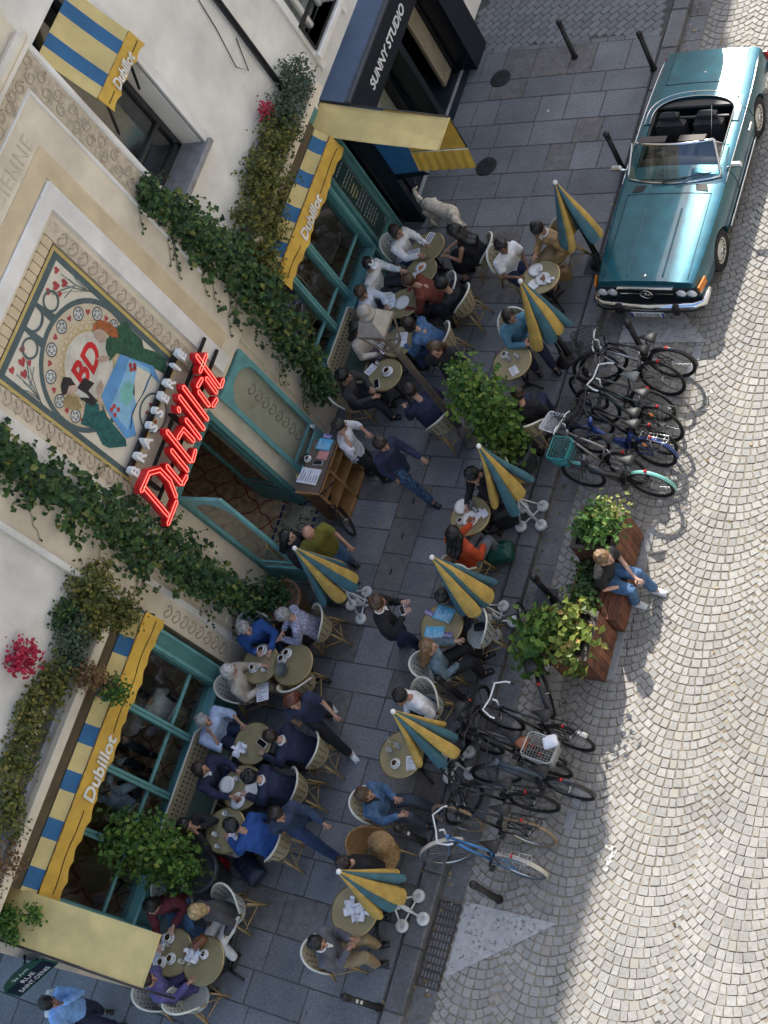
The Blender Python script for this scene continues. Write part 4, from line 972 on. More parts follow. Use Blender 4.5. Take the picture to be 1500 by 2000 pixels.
ledge_plant('ledge_plant', 'yellow green creeper spilling over the corner awning stripes below the red flowers', 'plant', [((xl, 2.55, 4.0), (.2, .3, .28), 700, .06, m_yel), ((xl + .2, 2.75, 3.6), (.3, .16, .3), 500, .055, m_pinkleaf), ((xl + .36, 2.72, 3.3), (.2, .18, .14), 350, .06, m_ivyb), ((-3.65, 2.68, 3.1), (.1, .1, .08), 60, .05, m_ivyb)])
ledge_plant('red_flowers', 'large cluster of red blossom on the ledge above the corner awning', 'flowers', [((xl - .02, 2.6, 4.62), (.17, .24, .2), 420, .06, m_redf)], group='red flowers in the ledge planting')
ledge_plant('ledge_plant', 'yellow green creeper along the ledge above the lettering of the corner awning', 'plant', [((xl - .02, 2.0, 4.1), (.2, .4, .28), 900, .06, m_yel), ((xl - .02, 1.4, 4.05), (.18, .35, .25), 700, .06, m_yel), ((xl, .9, 3.9), (.16, .25, .2), 300, .06, m_yel)])
ledge_plant('ledge_plant', 'pale wispy plant at the ledge end over the corner awning', 'plant', [((xl + .05, .75, 3.8), (.2, .25, .2), 260, .05, m_yel), ((xl + .12, .3, 3.7), (.2, .3, .22), 260, .05, m_pinkleaf), ((xl, -.1, 3.75), (.2, .25, .2), 260, .05, m_pinkleaf)])
ledge_plant('ivy_trail', 'bright ivy trailing over the plain yellow awning at the street corner', 'climbing plant', [((-3.98, -.34, 3.27), (.2, .16, .04), 260, .07, m_ivyb), ((-3.66, -.2, 3.2), (.14, .1, .04), 130, .06, m_ivyb), ((-3.85, -.52, 3.2), (.2, .06, .04), 90, .06, m_ivyb)])
# pots
def pot(mb, r0, r1, h): mb.lathe([(r0 * .9, 0), (r0, .02), (r1, h * .86), (r1 * 1.06, h * .87), (r1 * 1.06, h), (r1 * .92, h), (r1 * .9, h * .86)], n=26)
def potted(name, label, x, y, r0, r1, h, m, bits, stems=True):
    t = thing(name, label, 'potted plant', (x, y, 0)); p = MB(); pot(p, r0, r1, h); p.build('pot', m, t)
    MB().lathe([(0.001, h * .84), (r1 * .9, h * .84)], n=20, caps=False).build('soil', mat('soil', (.03, .02, .013), .95), t)
    lf, st = MB(), MB()
    for (c, r, n, size, mm_) in bits: cloud(lf, c, r, n, size, (.1, 0, .1), 6)
    for k in range(7):
        c = bits[k % len(bits)][0]; st.tube([(rp.gauss(0, .05), rp.gauss(0, .05), h * .8), (c[0] * .5 + rp.gauss(0, .05), c[1] * .5 + rp.gauss(0, .05), h + (c[2] - h) * .5), (c[0], c[1], c[2] + .1)], [.014, .01, .005], 5)
    lf.build('foliage', bits[0][4], t); st.build('stem', m_twig, t); return t
m_gpot = mat('dark_grey_pot', (.07, .08, .085), .6, var=.15, scale=8, bump=.1); m_tpot = mat('terracotta', (.3, .17, .1), .75, var=.12, scale=8, bump=.1)
q = G(1002, 880, .5)
potted('potted_plant', 'tall bright green ivy in a dark pot beside the street lamp', q.x, q.y, .2, .28, .55, m_gpot,
       [((0, 0, .8), (.3, .34, .3), 460, .1, m_ivyb), ((.02, .05, 1.2), (.3, .36, .34), 540, .1, m_ivyb), ((.02, .1, 1.6), (.29, .34, .3), 420, .1, m_ivyb), ((-.03, .12, 2.0), (.36, .36, .3), 420, .1, m_ivyb), ((-.05, .15, 2.4), (.26, .3, .22), 220, .09, m_ivyb)])
q = G(398, 1705, .5)
potted('potted_plant', 'large bushy green ivy in a grey pot against the corner window', q.x - .05, q.y, .22, .3, .6, m_gpot,
       [((-.1, 0, .95), (.42, .42, .34), 600, .095, m_ivyb), ((-.15, .05, 1.35), (.46, .44, .36), 800, .095, m_ivyb), ((-.2, .08, 1.75), (.42, .44, .3), 600, .09, m_ivyb), ((-.25, .08, 2.1), (.32, .36, .22), 300, .09, m_ivyb)])
q = G(548, 1172, .55)
potted('potted_plant', 'low dark plant in a big terracotta pot beside the open door', q.x, q.y, .24, .33, .58, m_tpot, [((0, 0, .72), (.26, .26, .2), 420, .07, m_ivy), ((-.1, 0, .95), (.2, .22, .15), 150, .07, m_ivy)])
# --- wooden parklet: two tall boxes with a low bench box between them
m_wood = mat('cedar_plank', (.17, .064, .032), .8, var=.3, scale=5, bump=.2, bscale=30, stretch=(6, 1, 1), objrand=.2)
m_cap = mat('dark_cap_board', (.06, .045, .035), .6, var=.2)
def plank_box(name, label, y0, y1, h0, h1, x0=.9, x1=1.52, lean=.0, cap=True):
    t = thing(name, label, 'planter', (1.2, (y0 + y1) / 2, RZ), group='wooden planters of the parklet')
    n = 6; k = 0
    for i in range(n):                                         # boards of the street side, leaning
        a = y0 + (y1 - y0) * i / n; b_ = y0 + (y1 - y0) * (i + 1) / n - .008; za = h0 + (h1 - h0) * (i + .5) / n
        MB().prism([(x1, a, RZ + .03), (x1, b_, RZ + .03), (x1 + lean, b_, RZ + za), (x1 + lean, a, RZ + za)], (-.025, 0, 0)).build('plank', m_wood, t, True)
    for yy, hh in ((y0, h0), (y1, h1)):                        # end boards
        for i in range(4):
            za, zb = .03 + (hh - .03) * i / 4, .03 + (hh - .03) * (i + 1) / 4 - .007
            MB().prism([(x0, yy, RZ + za), (x1 - .026 + lean * za / hh, yy, RZ + za), (x1 - .026 + lean * zb / hh, yy, RZ + zb), (x0, yy, RZ + zb)], (0, .02 if yy == y0 else -.02, 0)).build('plank', m_wood, t, True)
    for i in range(4):
        za, zb = .03 + (min(h0, h1) - .03) * i / 4, .03 + (min(h0, h1) - .03) * (i + 1) / 4 - .007
        MB().bx(x0 - .022, x0 - .001, y0, y1, RZ + za, RZ + zb).build('plank', m_wood, t, True)
    zt = max(h0, h1)
    if cap:
        cb = MB(); cb.bx(x0 - .03, x0 + .04, y0, y1, RZ + zt, RZ + zt + .03); cb.bx(x1 + lean - .09, x1 + lean + .005, y0, y1, RZ + zt, RZ + zt + .03)
        cb.bx(x0 + .042, x1 + lean - .092, y0, y0 + .06, RZ + zt, RZ + zt + .03); cb.bx(x0 + .042, x1 + lean - .092, y1 - .06, y1, RZ + zt, RZ + zt + .03); cb.build('cap_board', m_cap, t, True)
        MB().bx(x0 + .03, x1 + lean - .09, y0 + .03, y1 - .03, RZ + zt - .07, RZ + zt - .03).build('soil', MATS['soil'], t, True)
    return t
def planted(t, bits):
    for (c, r, n, size, m) in bits:
        mb = MB(); cloud(mb, c, r, n, size, (0, 0, .2), 6); mb.build('foliage', m, t, True)
p1 = plank_box('wooden_planter', 'tall wooden planter with bright ferns beside the teal bicycle', 6.42, 7.08, .82, .82)
planted(p1, [((1.25, 6.75, .9), (.34, .32, .2), 420, .085, leafmat('fern_leaf', (.03, .09, .015), (.1, .2, .04), (.3, .34, .08))), ((1.45, 6.98, .98), (.25, .12, .1), 90, .07, leafmat('pale_fern', (.2, .24, .06), (.36, .36, .12)))])
for k in range(16):
    a = rp.uniform(0, 6.28); b_ = Vector((1.25, 6.76, .72)); L_ = rp.uniform(.3, .5); tip = b_ + Vector((math.cos(a) * L_, math.sin(a) * L_ * .9, rp.uniform(.1, .25))); mid = b_.lerp(tip, .5) + Vector((0, 0, .15)); fb = MB()
    for i in range(14):
        u = .15 + .85 * i / 14; pnt = b_ * (1 - u) ** 2 + mid * 2 * u * (1 - u) + tip * u * u; d = (tip - b_).normalized(); sd = d.cross(Vector((0, 0, 1)))
        for s in (-1, 1): fb.add([pnt, pnt + sd * s * .07 * (1.1 - u) + d * .02, pnt + sd * s * .06 * (1.1 - u) + d * .045, pnt + d * .025], [(0, 1, 2, 3)])
    fb.build('frond', MATS['fern_leaf'], p1, True)
p2 = plank_box('planter_bench', 'low wooden bench box of the parklet that the man in jeans sits on', 5.6, 6.4, .44, .44, .9, 1.62, .0, cap=False)
MB().bx(.92, 1.28, 5.62, 6.38, RZ + .3, RZ + .34).build('soil', MATS['soil'], p2, True)
for k in range(4): MB().bx(1.3 + k * .086, 1.3 + k * .086 + .078, 5.6, 6.4, RZ + .445, RZ + .468).build('bench_slat', m_wood, p2, True)
planted(p2, [((1.12, 5.8, .5), (.22, .26, .2), 330, .075, leafmat('dark_fern', (.02, .06, .02), (.07, .13, .035))), ((1.08, 6.25, .4), (.16, .16, .14), 160, .08, m_ivy)])
p3 = plank_box('wooden_planter', 'tall wooden planter with yellow green leaves at the near end of the parklet', 4.86, 5.56, .82, .82)
planted(p3, [((1.2, 5.22, .84), (.34, .34, .14), 420, .12, leafmat('lime_leaf', (.07, .12, .02), (.24, .28, .05), (.4, .26, .08))), ((.85, 5.1, .85), (.26, .34, .28), 330, .12, m_ivyb), ((1.35, 4.86, .62), (.2, .1, .22), 110, .1, MATS['lime_leaf']), ((.7, 4.9, .6), (.2, .25, .2), 150, .12, m_ivyb)])
# =============================================================== STREET FURNITURE AND TERRACE
m_bol = mat('bollard_iron', (.022, .02, .02), .45, .3, var=.2, scale=12, bump=.15)
def bollard(label, x, y, z0=0.0, h=.9, tilt=(0, 0)):
    t = thing('bollard', label, 'bollard', (x, y, z0), group='dark iron bollards'); t.rotation_euler = (tilt[0], tilt[1], 0)
    MB().lathe([(.06, 0), (.062, .02), (.045, .06), (.042, h - .14)], n=16).build('post', m_bol, t)
    MB().lathe([(.05, h - .14), (.05, h - .1), (.036, h - .09), (.036, h - .075), (.05, h - .06), (.054, h - .03), (.04, h), (.012, h + .008)], n=16).build('cap', m_bol, t); return t
BO = [(1123, 112, 0, 'bollard near the setts, farther from the teal car'), (1277, 135, 0, 'bollard standing at the kerb behind the boot of the teal car'), (1216, 329, 0, 'bollard touching the mirror of the teal car'),
      (1258, 690, RZ, 'bollard standing in the road beside the white painted triangle and the first bicycle'), (1082, 1172, 0, 'bollard behind the parklet bench'), (828, 1645, 0, 'bollard beside the chair of the man in a denim jacket, with a pale sticker'),
      (975, 1757, RZ, 'bollard standing in the road beyond the white triangle near the drain grate'), (740, 1968, 0, 'bollard at the very bottom beside the kerb, with two pale stickers'), (1168, 505, 0, 'bollard right under the parasol nearest the teal car'), (1110, 692, 0, 'bollard under the parasol over the woman in blue'), (1056, 885, 0, 'bollard beside the tall potted ivy'), (905, 1365, 0, 'bollard behind the chair of the woman with long brown hair'), (1048, 1180, 0, 'bollard between the kerb and the bicycle wheel behind the parklet')]
m_stk = mat('sticker', (.6, .6, .58), .6)
for i, (px, py, z, lab) in enumerate(BO):
    if i == 12: continue
    p = G(px, py, z); b = bollard(('dark iron ' + lab) if len(lab.split()) < 15 else lab, p.x, p.y, z, .88 if i != 7 else 1.0, (rp.gauss(0, .012), rp.gauss(0, .012)))
    if i in (5, 7):
        for k in range(1 if i == 5 else 2): MB().bx(.043, .048, -.025, .02, .55 + k * .12, .61 + k * .12).build('sticker', m_stk, b)
# dark rubber mat patches under some posts
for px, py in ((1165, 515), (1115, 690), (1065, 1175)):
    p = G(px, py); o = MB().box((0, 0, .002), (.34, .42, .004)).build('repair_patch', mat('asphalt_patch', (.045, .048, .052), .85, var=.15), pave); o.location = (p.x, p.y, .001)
# street lamp
lp = G(921, 862); L = thing('street_lamp', 'tall brown street lamp with a square lantern beside the potted ivy', 'street lamp', (lp.x, lp.y, 0))
m_lamp = mat('bronze_paint', (.19, .155, .125), .45, .4, var=.15, scale=9)
MB().lathe([(.14, 0), (.14, .04), (.1, .07), (.1, .22), (.085, .26), (.105, .3), (.105, .34), (.06, .4), (.05, .55)], n=20).build('base', m_lamp, L)
MB().lathe([(.06, .5), (.05, 2.6), (.062, 2.62), (.062, 2.68), (.04, 2.75)], n=16).build('pole', m_lamp, L)
ln = MB(); a, b_, z0, z1 = .1, .2, 2.8, 3.3
c0 = [(s * a, t * a, z0) for s, t in ((-1, -1), (1, -1), (1, 1), (-1, 1))]; c1 = [(s * b_, t * b_, z1) for s, t in ((-1, -1), (1, -1), (1, 1), (-1, 1))]
for i in range(4): ln.beam(c0[i], c1[i], .024, .024); ln.beam(c0[i], c0[(i + 1) % 4], .03, .03); ln.beam(c1[i], c1[(i + 1) % 4], .035, .035)
for i in range(4): ln.beam((0, 0, 2.72), c0[i], .02, .02)
lant = ln.build('lantern_frame', m_lamp, L)
for i in range(4): MB().add([c0[i], c0[(i + 1) % 4], c1[(i + 1) % 4], c1[i]], [(0, 1, 2, 3)]).build('pane', glass('lantern_glass', (.9, .9, .86), .3), lant)
hd = MB(); hb = [(s * .215, t * .215, z1) for s, t in ((-1, -1), (1, -1), (1, 1), (-1, 1))]; ht = [(s * .11, t * .11, z1 + .24) for s, t in ((-1, -1), (1, -1), (1, 1), (-1, 1))]
hd.add(hb + ht, [(0, 1, 5, 4), (1, 2, 6, 5), (2, 3, 7, 6), (3, 0, 4, 7), (4, 5, 6, 7), (3, 2, 1, 0)])
hd.build('hood', mat('lamp_zinc', (.3, .28, .25), .45, .3, var=.15), L)
MB().lathe([(.11, z1 + .24), (.12, z1 + .27), (.075, z1 + .29), (.085, z1 + .33), (.11, z1 + .36), (.06, z1 + .42), (.02, z1 + .45)], n=18).build('finial', MATS['lamp_zinc'], L)
# --- tables, bistro chairs
m_top = mat('olive_table_top', (.25, .212, .115), .28, var=.1, scale=5, coat=.25); m_brass = mat('table_brass', (.42, .32, .15), .3, .85)
def make_table(r=.3):
    t = thing('cafe_table', 'x', 'table', (0, 0, 0))
    MB().lathe([(r - .012, .715), (r - .012, .742), (r - .02, .7425)], n=36).build('tabletop', m_top, t)
    MB().lathe([(r - .012, .712), (r, .714), (r + .002, .73), (r, .743), (r - .012, .7435)], n=36, caps=False).build('rim', m_brass, t)
    MB().lathe([(.03, .05), (.022, .12), (.022, .66), (.05, .7), (.06, .713)], n=12).build('pedestal', m_iron, t)
    f = MB()
    for k in range(3):
        q = 2 * PI * k / 3; f.tube([(0, 0, .1), (math.cos(q) * .14, math.sin(q) * .14, .07), (math.cos(q) * .24, math.sin(q) * .24, .02)], [.024, .02, .016], 7)
    f.build('foot', m_iron, t); return t
m_wick = mat('rattan_weave', (.48, .4, .25), .6, var=.22, scale=60, bump=.4, bscale=120, voro=True); m_rim = mat('cream_cane', (.62, .61, .52), .45, var=.05); m_bamb = mat('bamboo', (.38, .25, .1), .45, var=.18, scale=16); m_hole = mat('weave_gap', (.05, .045, .03), .9)
m_wickG = mat('green_white_weave', (.5, .52, .47), .6, var=.2, scale=60, bump=.4, bscale=120, voro=True)
def make_chair(weave, name='bistro_chair'):
    """faces +y; rounded cane seat, horseshoe back with woven panel and cream rim, bamboo legs with stretchers"""
    t = thing(name, 'x', 'chair', (0, 0, 0))
    def seat_pt(q, r=1.0): return (math.cos(q) * .21 * r, .02 + math.sin(q) * .2 * r)
    s = MB(); n = 22
    for (rr, z) in ((.9, .43), (1, .44), (1, .46), (.93, .468)): pass
    vs = [(*seat_pt(2 * PI * i / n, rr), z) for (rr, z) in ((.9, .43), (1, .445), (1, .46), (.9, .468)) for i in range(n)]
    fs = [(k * n + i, k * n + (i + 1) % n, (k + 1) * n + (i + 1) % n, (k + 1) * n + i) for k in range(3) for i in range(n)] + [tuple(range(n))[::-1], tuple(range(3 * n, 4 * n))]
    s.add(vs, fs); s.build('seat', weave, t)
    def bp(u, v):                                              # back surface: u across (0..1), v up
        q = PI + PI * (u * .92 + .04); rad = .215 + .05 * v; ht = .44 * (math.sin(PI * (u * .88 + .06)) ** .5)
        return Vector((math.cos(q) * rad, .02 + math.sin(q) * (rad + .02 * v), .47 + ht * v))
    b = MB().grid(bp, 16, 7); k = len(b.v)
    c_ = [Vector((v[0] * .95, v[1] * .95 + .001, v[2])) for v in b.v]; b.add(c_, [f[::-1] for f in b.f[:112]], 0, True); b.build('backrest', weave, t)
    g = MB()
    for i in range(2, 15, 2):
        for j in (2, 3.2, 4.4, 5.6):
            for rr in (1.012, .935):
                p = bp(i / 16, j / 7); o = Vector((p.x * rr, (p.y - .02) * rr + .02, p.z)); g.box(o, (.014, .014, .018))
    g.build('weave_gaps', m_hole, t)
    MB().tube([bp(i / 24, 1.0) for i in range(25)], .016, 8).build('rim', m_rim, t)
    for sx in (-1, 1):
        MB().tube([(sx * .2, .03, .46), (sx * .215, .03, .5), tuple(bp(0 if sx < 0 else 1, .5))], .013, 6).build('arm_post', m_bamb, t)
        MB().tube([(sx * .16, .17, .44), (sx * .185, .22, 0)], .0145, 7).build('leg', m_bamb, t)
        MB().tube([(sx * .15, -.15, .44), (sx * .2, -.27, 0)], .0145, 7).build('leg', m_bamb, t)
    st = MB()
    st.tube([(-.172, .195, .2), (.172, .195, .2)], .01, 6); st.tube([(-.178, -.2, .2), (.178, -.2, .2)], .01, 6)
    for sx in (-1, 1): st.tube([(sx * .173, .195, .22), (sx * .175, -.205, .22)], .01, 6); st.tube([(sx * .172, .19, .1), (sx * .12, 0, .4)], .008, 5); st.tube([(sx * .185, -.23, .1), (sx * .1, -.1, .42)], .008, 5)
    st.tube([(-.18, -.24, .14), (0, -.17, .42), (.18, -.24, .14)], .009, 6)
    st.build('stretcher', m_bamb, t); return t
TABLE0 = make_table(); CH0 = make_chair(m_wick); CH1 = make_chair(m_wickG)
used = set()
def table(label, px, py, r=1.0):
    p = G(px, py, .74)
    if 't' not in used: used.add('t'); o = TABLE0; o.location = (p.x, p.y, 0); o['label'] = label; o['group'] = 'round bistro tables'
    else: o = dup(TABLE0, (p.x, p.y, 0), rp.uniform(0, 6), label)
    o.scale = (r, r, 1); return p
def chair(label, x, y, face, kind=0):
    src = (CH0, CH1)[kind]
    if kind not in used: used.add(kind); o = src; o.location = (x, y, 0); o['label'] = label; o['group'] = 'woven bistro chairs'; o.rotation_euler = (0, 0, face - PI / 2)
    else: o = dup(src, (x, y, 0), face - PI / 2, label)
    o['group'] = 'woven bistro chairs'; return o
# --- closed parasols
m_py = mat('parasol_yellow', (.52, .345, .085), .75, var=.08, scale=5, bump=.15, bscale=50, dark=(.4, .26, .06), stain=.22, sscale=3); m_pb = mat('parasol_blue', (.045, .13, .165), .75, var=.1, scale=5, bump=.15, bscale=50, stain=.25, sscale=3)
m_pw = mat('parasol_white', (.7, .7, .68), .4); m_wt = mat('white_weight', (.62, .62, .6), .5, var=.1)
def make_parasol(base=True, top=2.15, spin=0, seed=0):
    t = thing('parasol', 'x', 'parasol', (0, 0, 0)); zb = top - 1.3
    MB().lathe([(.02, .05), (.02, top)], n=10).build('pole', m_pw if base else m_bol, t)
    MB().lathe([(.03, top - .02), (.036, top + .01), (.02, top + .035), (.002, top + .045)], n=12).build('finial', m_pw, t)
    for k in range(8):                                          # folded panels hanging like petals round the pole
        q = 2 * PI * k / 8 + spin; rv = random.Random(k * 7 + 1 + seed * 131); fl = rv.uniform(.62, 1.28); ln_ = rv.uniform(.88, 1.04); tw = rv.uniform(-.3, .3); bz = rv.uniform(.0, .5); wv = rv.uniform(.6, 1.2)
        def fn(u, v, q=q, fl=fl, ln_=ln_, tw=tw, bz=bz, wv=wv, k=k):
            a = 2 * PI * u; h = v ** .92; wd = (.012 + .128 * h ** .95) * (1 if v < .97 else .9); dp = (.012 + .075 * h ** .8)
            rad = .014 + .235 * h ** 1.15 * fl; x_ = rad + math.cos(a) * dp; y_ = math.sin(a) * wd * wv * (.72 + .28 * math.cos(a)) + .03 * bz * math.sin(5 * h + k) * h; x_ += .022 * math.sin(7 * h + k * 2) * h * bz; qq = q + tw * h
            z_ = top - 1.28 * ln_ * h - .06 * h * h * math.cos(a)
            return Vector((x_ * math.cos(qq) - y_ * math.sin(qq), x_ * math.sin(qq) + y_ * math.cos(qq), z_))
        s = MB().grid(fn, 14, 10); s.build('canopy_panel', m_py if k % 2 else m_pb, t)
    if base:
        for k in range(4):
            q = PI / 2 * k + .78; c_, s_ = math.cos(q), math.sin(q)
            MB().tube([(0, 0, .62), (c_ * .22, s_ * .22, .07)], .013, 6).build('stay', m_pw, t)
            w_ = MB().lathe([(.075, .0), (.09, .02), (.09, .055), (.075, .07), (.03, .07), (.025, .055)], (c_ * .22, s_ * .22, 0), n=18); w_.build('weight', m_wt, t)
        MB().tube([(-.17, -.17, .04), (.17, .17, .04)], .014, 6).tube([(-.17, .17, .04), (.17, -.17, .04)], .014, 6).lathe([(.032, .0), (.032, .3)], n=10).build('base_cross', m_pw, t)
    else:
        MB().lathe([(.14, 0), (.14, .03), (.04, .06), (.032, .3)], n=16).build('foot', m_bol, t)
    return t
PU = [(1080, 350, 2.1, False, 'closed blue and yellow parasol on a dark pole nearest the front of the teal car'), (1005, 552, 2.1, False, 'closed blue and yellow parasol beside the woman in the light blue jumper'),
      (927, 873, 2.15, True, 'closed parasol just below the street lamp beside the potted ivy'), (573, 1067, 2.15, True, 'closed parasol in front of the brasserie door beside the man in the olive shirt'),
      (855, 1092, 2.15, True, 'closed parasol over the table with the blue menus'), (762, 1396, 2.15, True, 'closed parasol over the man in white and the man in a denim jacket'), (652, 1708, 2.15, True, 'closed parasol over the man in a grey sweater and the wicker basket')]
pr = {}
for i, (px, py, z, base, lab) in enumerate(PU):
    p = G(px, py, z + .03)
    o = make_parasol(base, z, .3, i); o.location = (p.x, p.y, 0)
    o.rotation_euler = (rp.gauss(0, .015), rp.gauss(0, .015), rp.uniform(0, 6)); o['label'] = lab; o['group'] = 'closed striped parasols'
# --- rattan settees against the windows
def settee(label, y0, y1, x, zb=.86):
    t = thing('rattan_settee', label, 'settee', (x, (y0 + y1) / 2, 0), group='rattan settees')
    MB().bx(x, x + .46, y0, y1, .41, .46, 0, .015).build('seat', m_wick, t, True)
    def bp(u, v): 
        e = min(u, 1 - u); ht = (zb - .46) * min(1, (e / .1) ** .4 if e > 0 else 0); return Vector((x - .02 + .02 * (1 - v), y0 + (y1 - y0) * u, .46 + ht * v))
    b = MB().grid(bp, 30, 5); n = len(b.v); b.add([Vector(v) + Vector((.025, 0, 0)) for v in b.v], [f[::-1] for f in b.f], 0, True); b.build('backrest', m_wick, t, True)
    MB().tube([bp(i / 40, 1) + Vector((.01, 0, 0)) for i in range(41)], .017, 7).build('rim', m_rim, t, True)
    g = MB(); k = int((y1 - y0) / .07)
    for i in range(2, k - 1):
        for j in range(3): g.box((x + .008, y0 + i * .07, .56 + j * .1), (.03, .022, .03))
    g.build('weave_gaps', m_hole, t, True)
    for yy in (y0 + .08, (y0 + y1) / 2, y1 - .08):
        for xx in (x + .03, x + .43): MB().tube([(xx, yy, .42), (xx + .01, yy, 0)], .015, 6).build('leg', m_bamb, t, True)
    MB().bx(x + .05, x + .44, y0 + .05, y1 - .05, .462, .5, 0, .015).build('seat_cushion', mat('cushion_green', (.06, .09, .07), .8), t, True)
    return t
settee('long cane settee against the corner window, under the men in blue', .95, 3.05, -4.05)
settee('long cane settee against the window beside the dark shop', 9.0, 10.3, -4.05)
# --- host stand
hs = thing('host_stand', 'wooden reception stand with papers and menus beside the brasserie door', 'lectern', (-3.45, 7.2, 0), rz=0); hs.scale = (.76, .9, 1)
m_oak = mat('oak_wood', (.2, .085, .03), .5, var=.22, scale=4, bump=.12, bscale=30, stretch=(1, 1, 5)); m_oakL = mat('light_oak', (.36, .19, .075), .5, var=.15, scale=5)
m_toph = mat('stand_top', (.12, .09, .07), .4, var=.15)
MB().bx(-.28, .27, -.5, .5, 1.0, 1.03).build('top_board', m_toph, hs)
for yy in (-.485, .485): MB().bx(-.26, .25, yy - .015, yy + .015, .04, 1.0).build('side_panel', m_oak, hs)
MB().bx(-.26, -.24, -.47, .47, .04, 1.0).build('back_panel', m_oak, hs)
for z in (.06, .42, .74): MB().bx(-.24, .25, -.47, .47, z, z + .02).build('shelf', m_oakL, hs)
e = MB()
for yy in (-.5, -.02, .5): e.bx(.25, .28, yy - .025, yy + .025, .02, 1.0, 0, .005)
e.bx(.25, .28, -.47, .47, .95, .99); e.bx(.25, .28, -.47, .47, .02, .07); e.bx(-.29, .29, -.53, -.5, .96, 1.03)
e.build('face_frame', m_oakL, hs)
# =============================================================== PEOPLE
def cloth(name, c, var=.12, scale=9, b=.25, rough=.85): return mat('cloth_' + name, tuple(x * 1.15 for x in c), rough, var=var, scale=scale, bump=b, bscale=14)
SK = {k: mat('skin_' + k, c, .5, var=.06, scale=6, subs=.08) for k, c in (('light', (.5, .3, .22)), ('tan', (.4, .22, .145)), ('brown', (.2, .1, .06)))}
HR = {k: mat('hair_' + k, c, .45, var=.35, scale=30, bump=.4, bscale=60) for k, c in (('black', (.009, .008, .008)), ('dark', (.025, .014, .009)), ('brown', (.07, .036, .017)), ('light', (.19, .11, .05)), ('blonde', (.42, .3, .14)), ('grey', (.3, .29, .28)), ('white', (.52, .5, .47)), ('red', (.1, .025, .014)))}
m_eye = mat('eye_dark', (.015, .012, .01), .3); m_lip = mat('lip', (.35, .13, .11), .5); m_white_shoe = mat('white_trainer', (.7, .7, .68), .5); m_black_shoe = mat('black_shoe', (.012, .012, .013), .35); m_brown_shoe = mat('brown_shoe', (.1, .05, .025), .45)
rq = random.Random(77)
def arm_pose(mode, s, lean, sh):
    """elbow, wrist, hand direction in the figure's frame (x right, y forward, z up); sh = shoulder point"""
    x, y, z = sh
    P = {'table': ((x + s * .06, y + .12, z - .24), (x - s * .05, y + .36, z - .22), (-s * .3, 1, -.1)),
         'tablein': ((x + s * .07, y + .14, z - .23), (x - s * .16, y + .31, z - .2), (-s * .8, .6, 0)),
         'lap': ((x + s * .07, y + .0, z - .28), (x - s * .07, y + .22, z - .4), (-s * .3, 1, -.3)),
         'face': ((x + s * .02, y + .24, z - .2), (x - s * .1, y + .17, z + .06), (-s * .3, -.1, 1)),
         'phone': ((x + s * .05, y + .06, z - .27), (x - s * .11, y + .28, z - .16), (-s * .4, 1, .3)),
         'down': ((x + s * .05, y - .02, z - .3), (x + s * .06, y + .03, z - .55), (0, .2, -1)),
         'fwd': ((x + s * .06, y + .06, z - .29), (x + s * .05, y + .24, z - .46), (0, .7, -.7)),
         'back': ((x + s * .08, y - .14, z - .27), (x + s * .08, y - .2, z - .5), (0, .1, -1)),
         'hip': ((x + s * .16, y - .03, z - .26), (x + s * .03, y + .1, z - .44), (-s, .3, -.5)),
         'reach': ((x + s * .06, y + .2, z - .16), (x + s * .0, y + .44, z - .14), (0, 1, 0)),
         'ear': ((x + s * .13, y + .12, z - .14), (x - s * .06, y + .08, z + .12), (-s * .3, 0, 1)),
         'cross': ((x + s * .06, y + .1, z - .25), (x - s * .26, y + .2, z - .2), (-s, .2, 0))}
    e, w_, d = P[mode]; return Vector(e), Vector(w_), Vector(d).normalized()
from mathutils import noise as mnoise
def wrinkle(me, amp=.016):
    o = Vector((rq.uniform(0, 50), rq.uniform(0, 50), rq.uniform(0, 50))); cs = []
    for v in me.vertices:
        p = v.co; d = mnoise.noise(p * 9 + o) * .6 + (1 - abs(mnoise.noise(Vector((p.x * 14, p.y * 14, p.z * 24)) + o)) * 2.2) * .5
        cs.extend(p + v.normal * (d * amp))
    me.vertices.foreach_set('co', cs); me.update(); return me
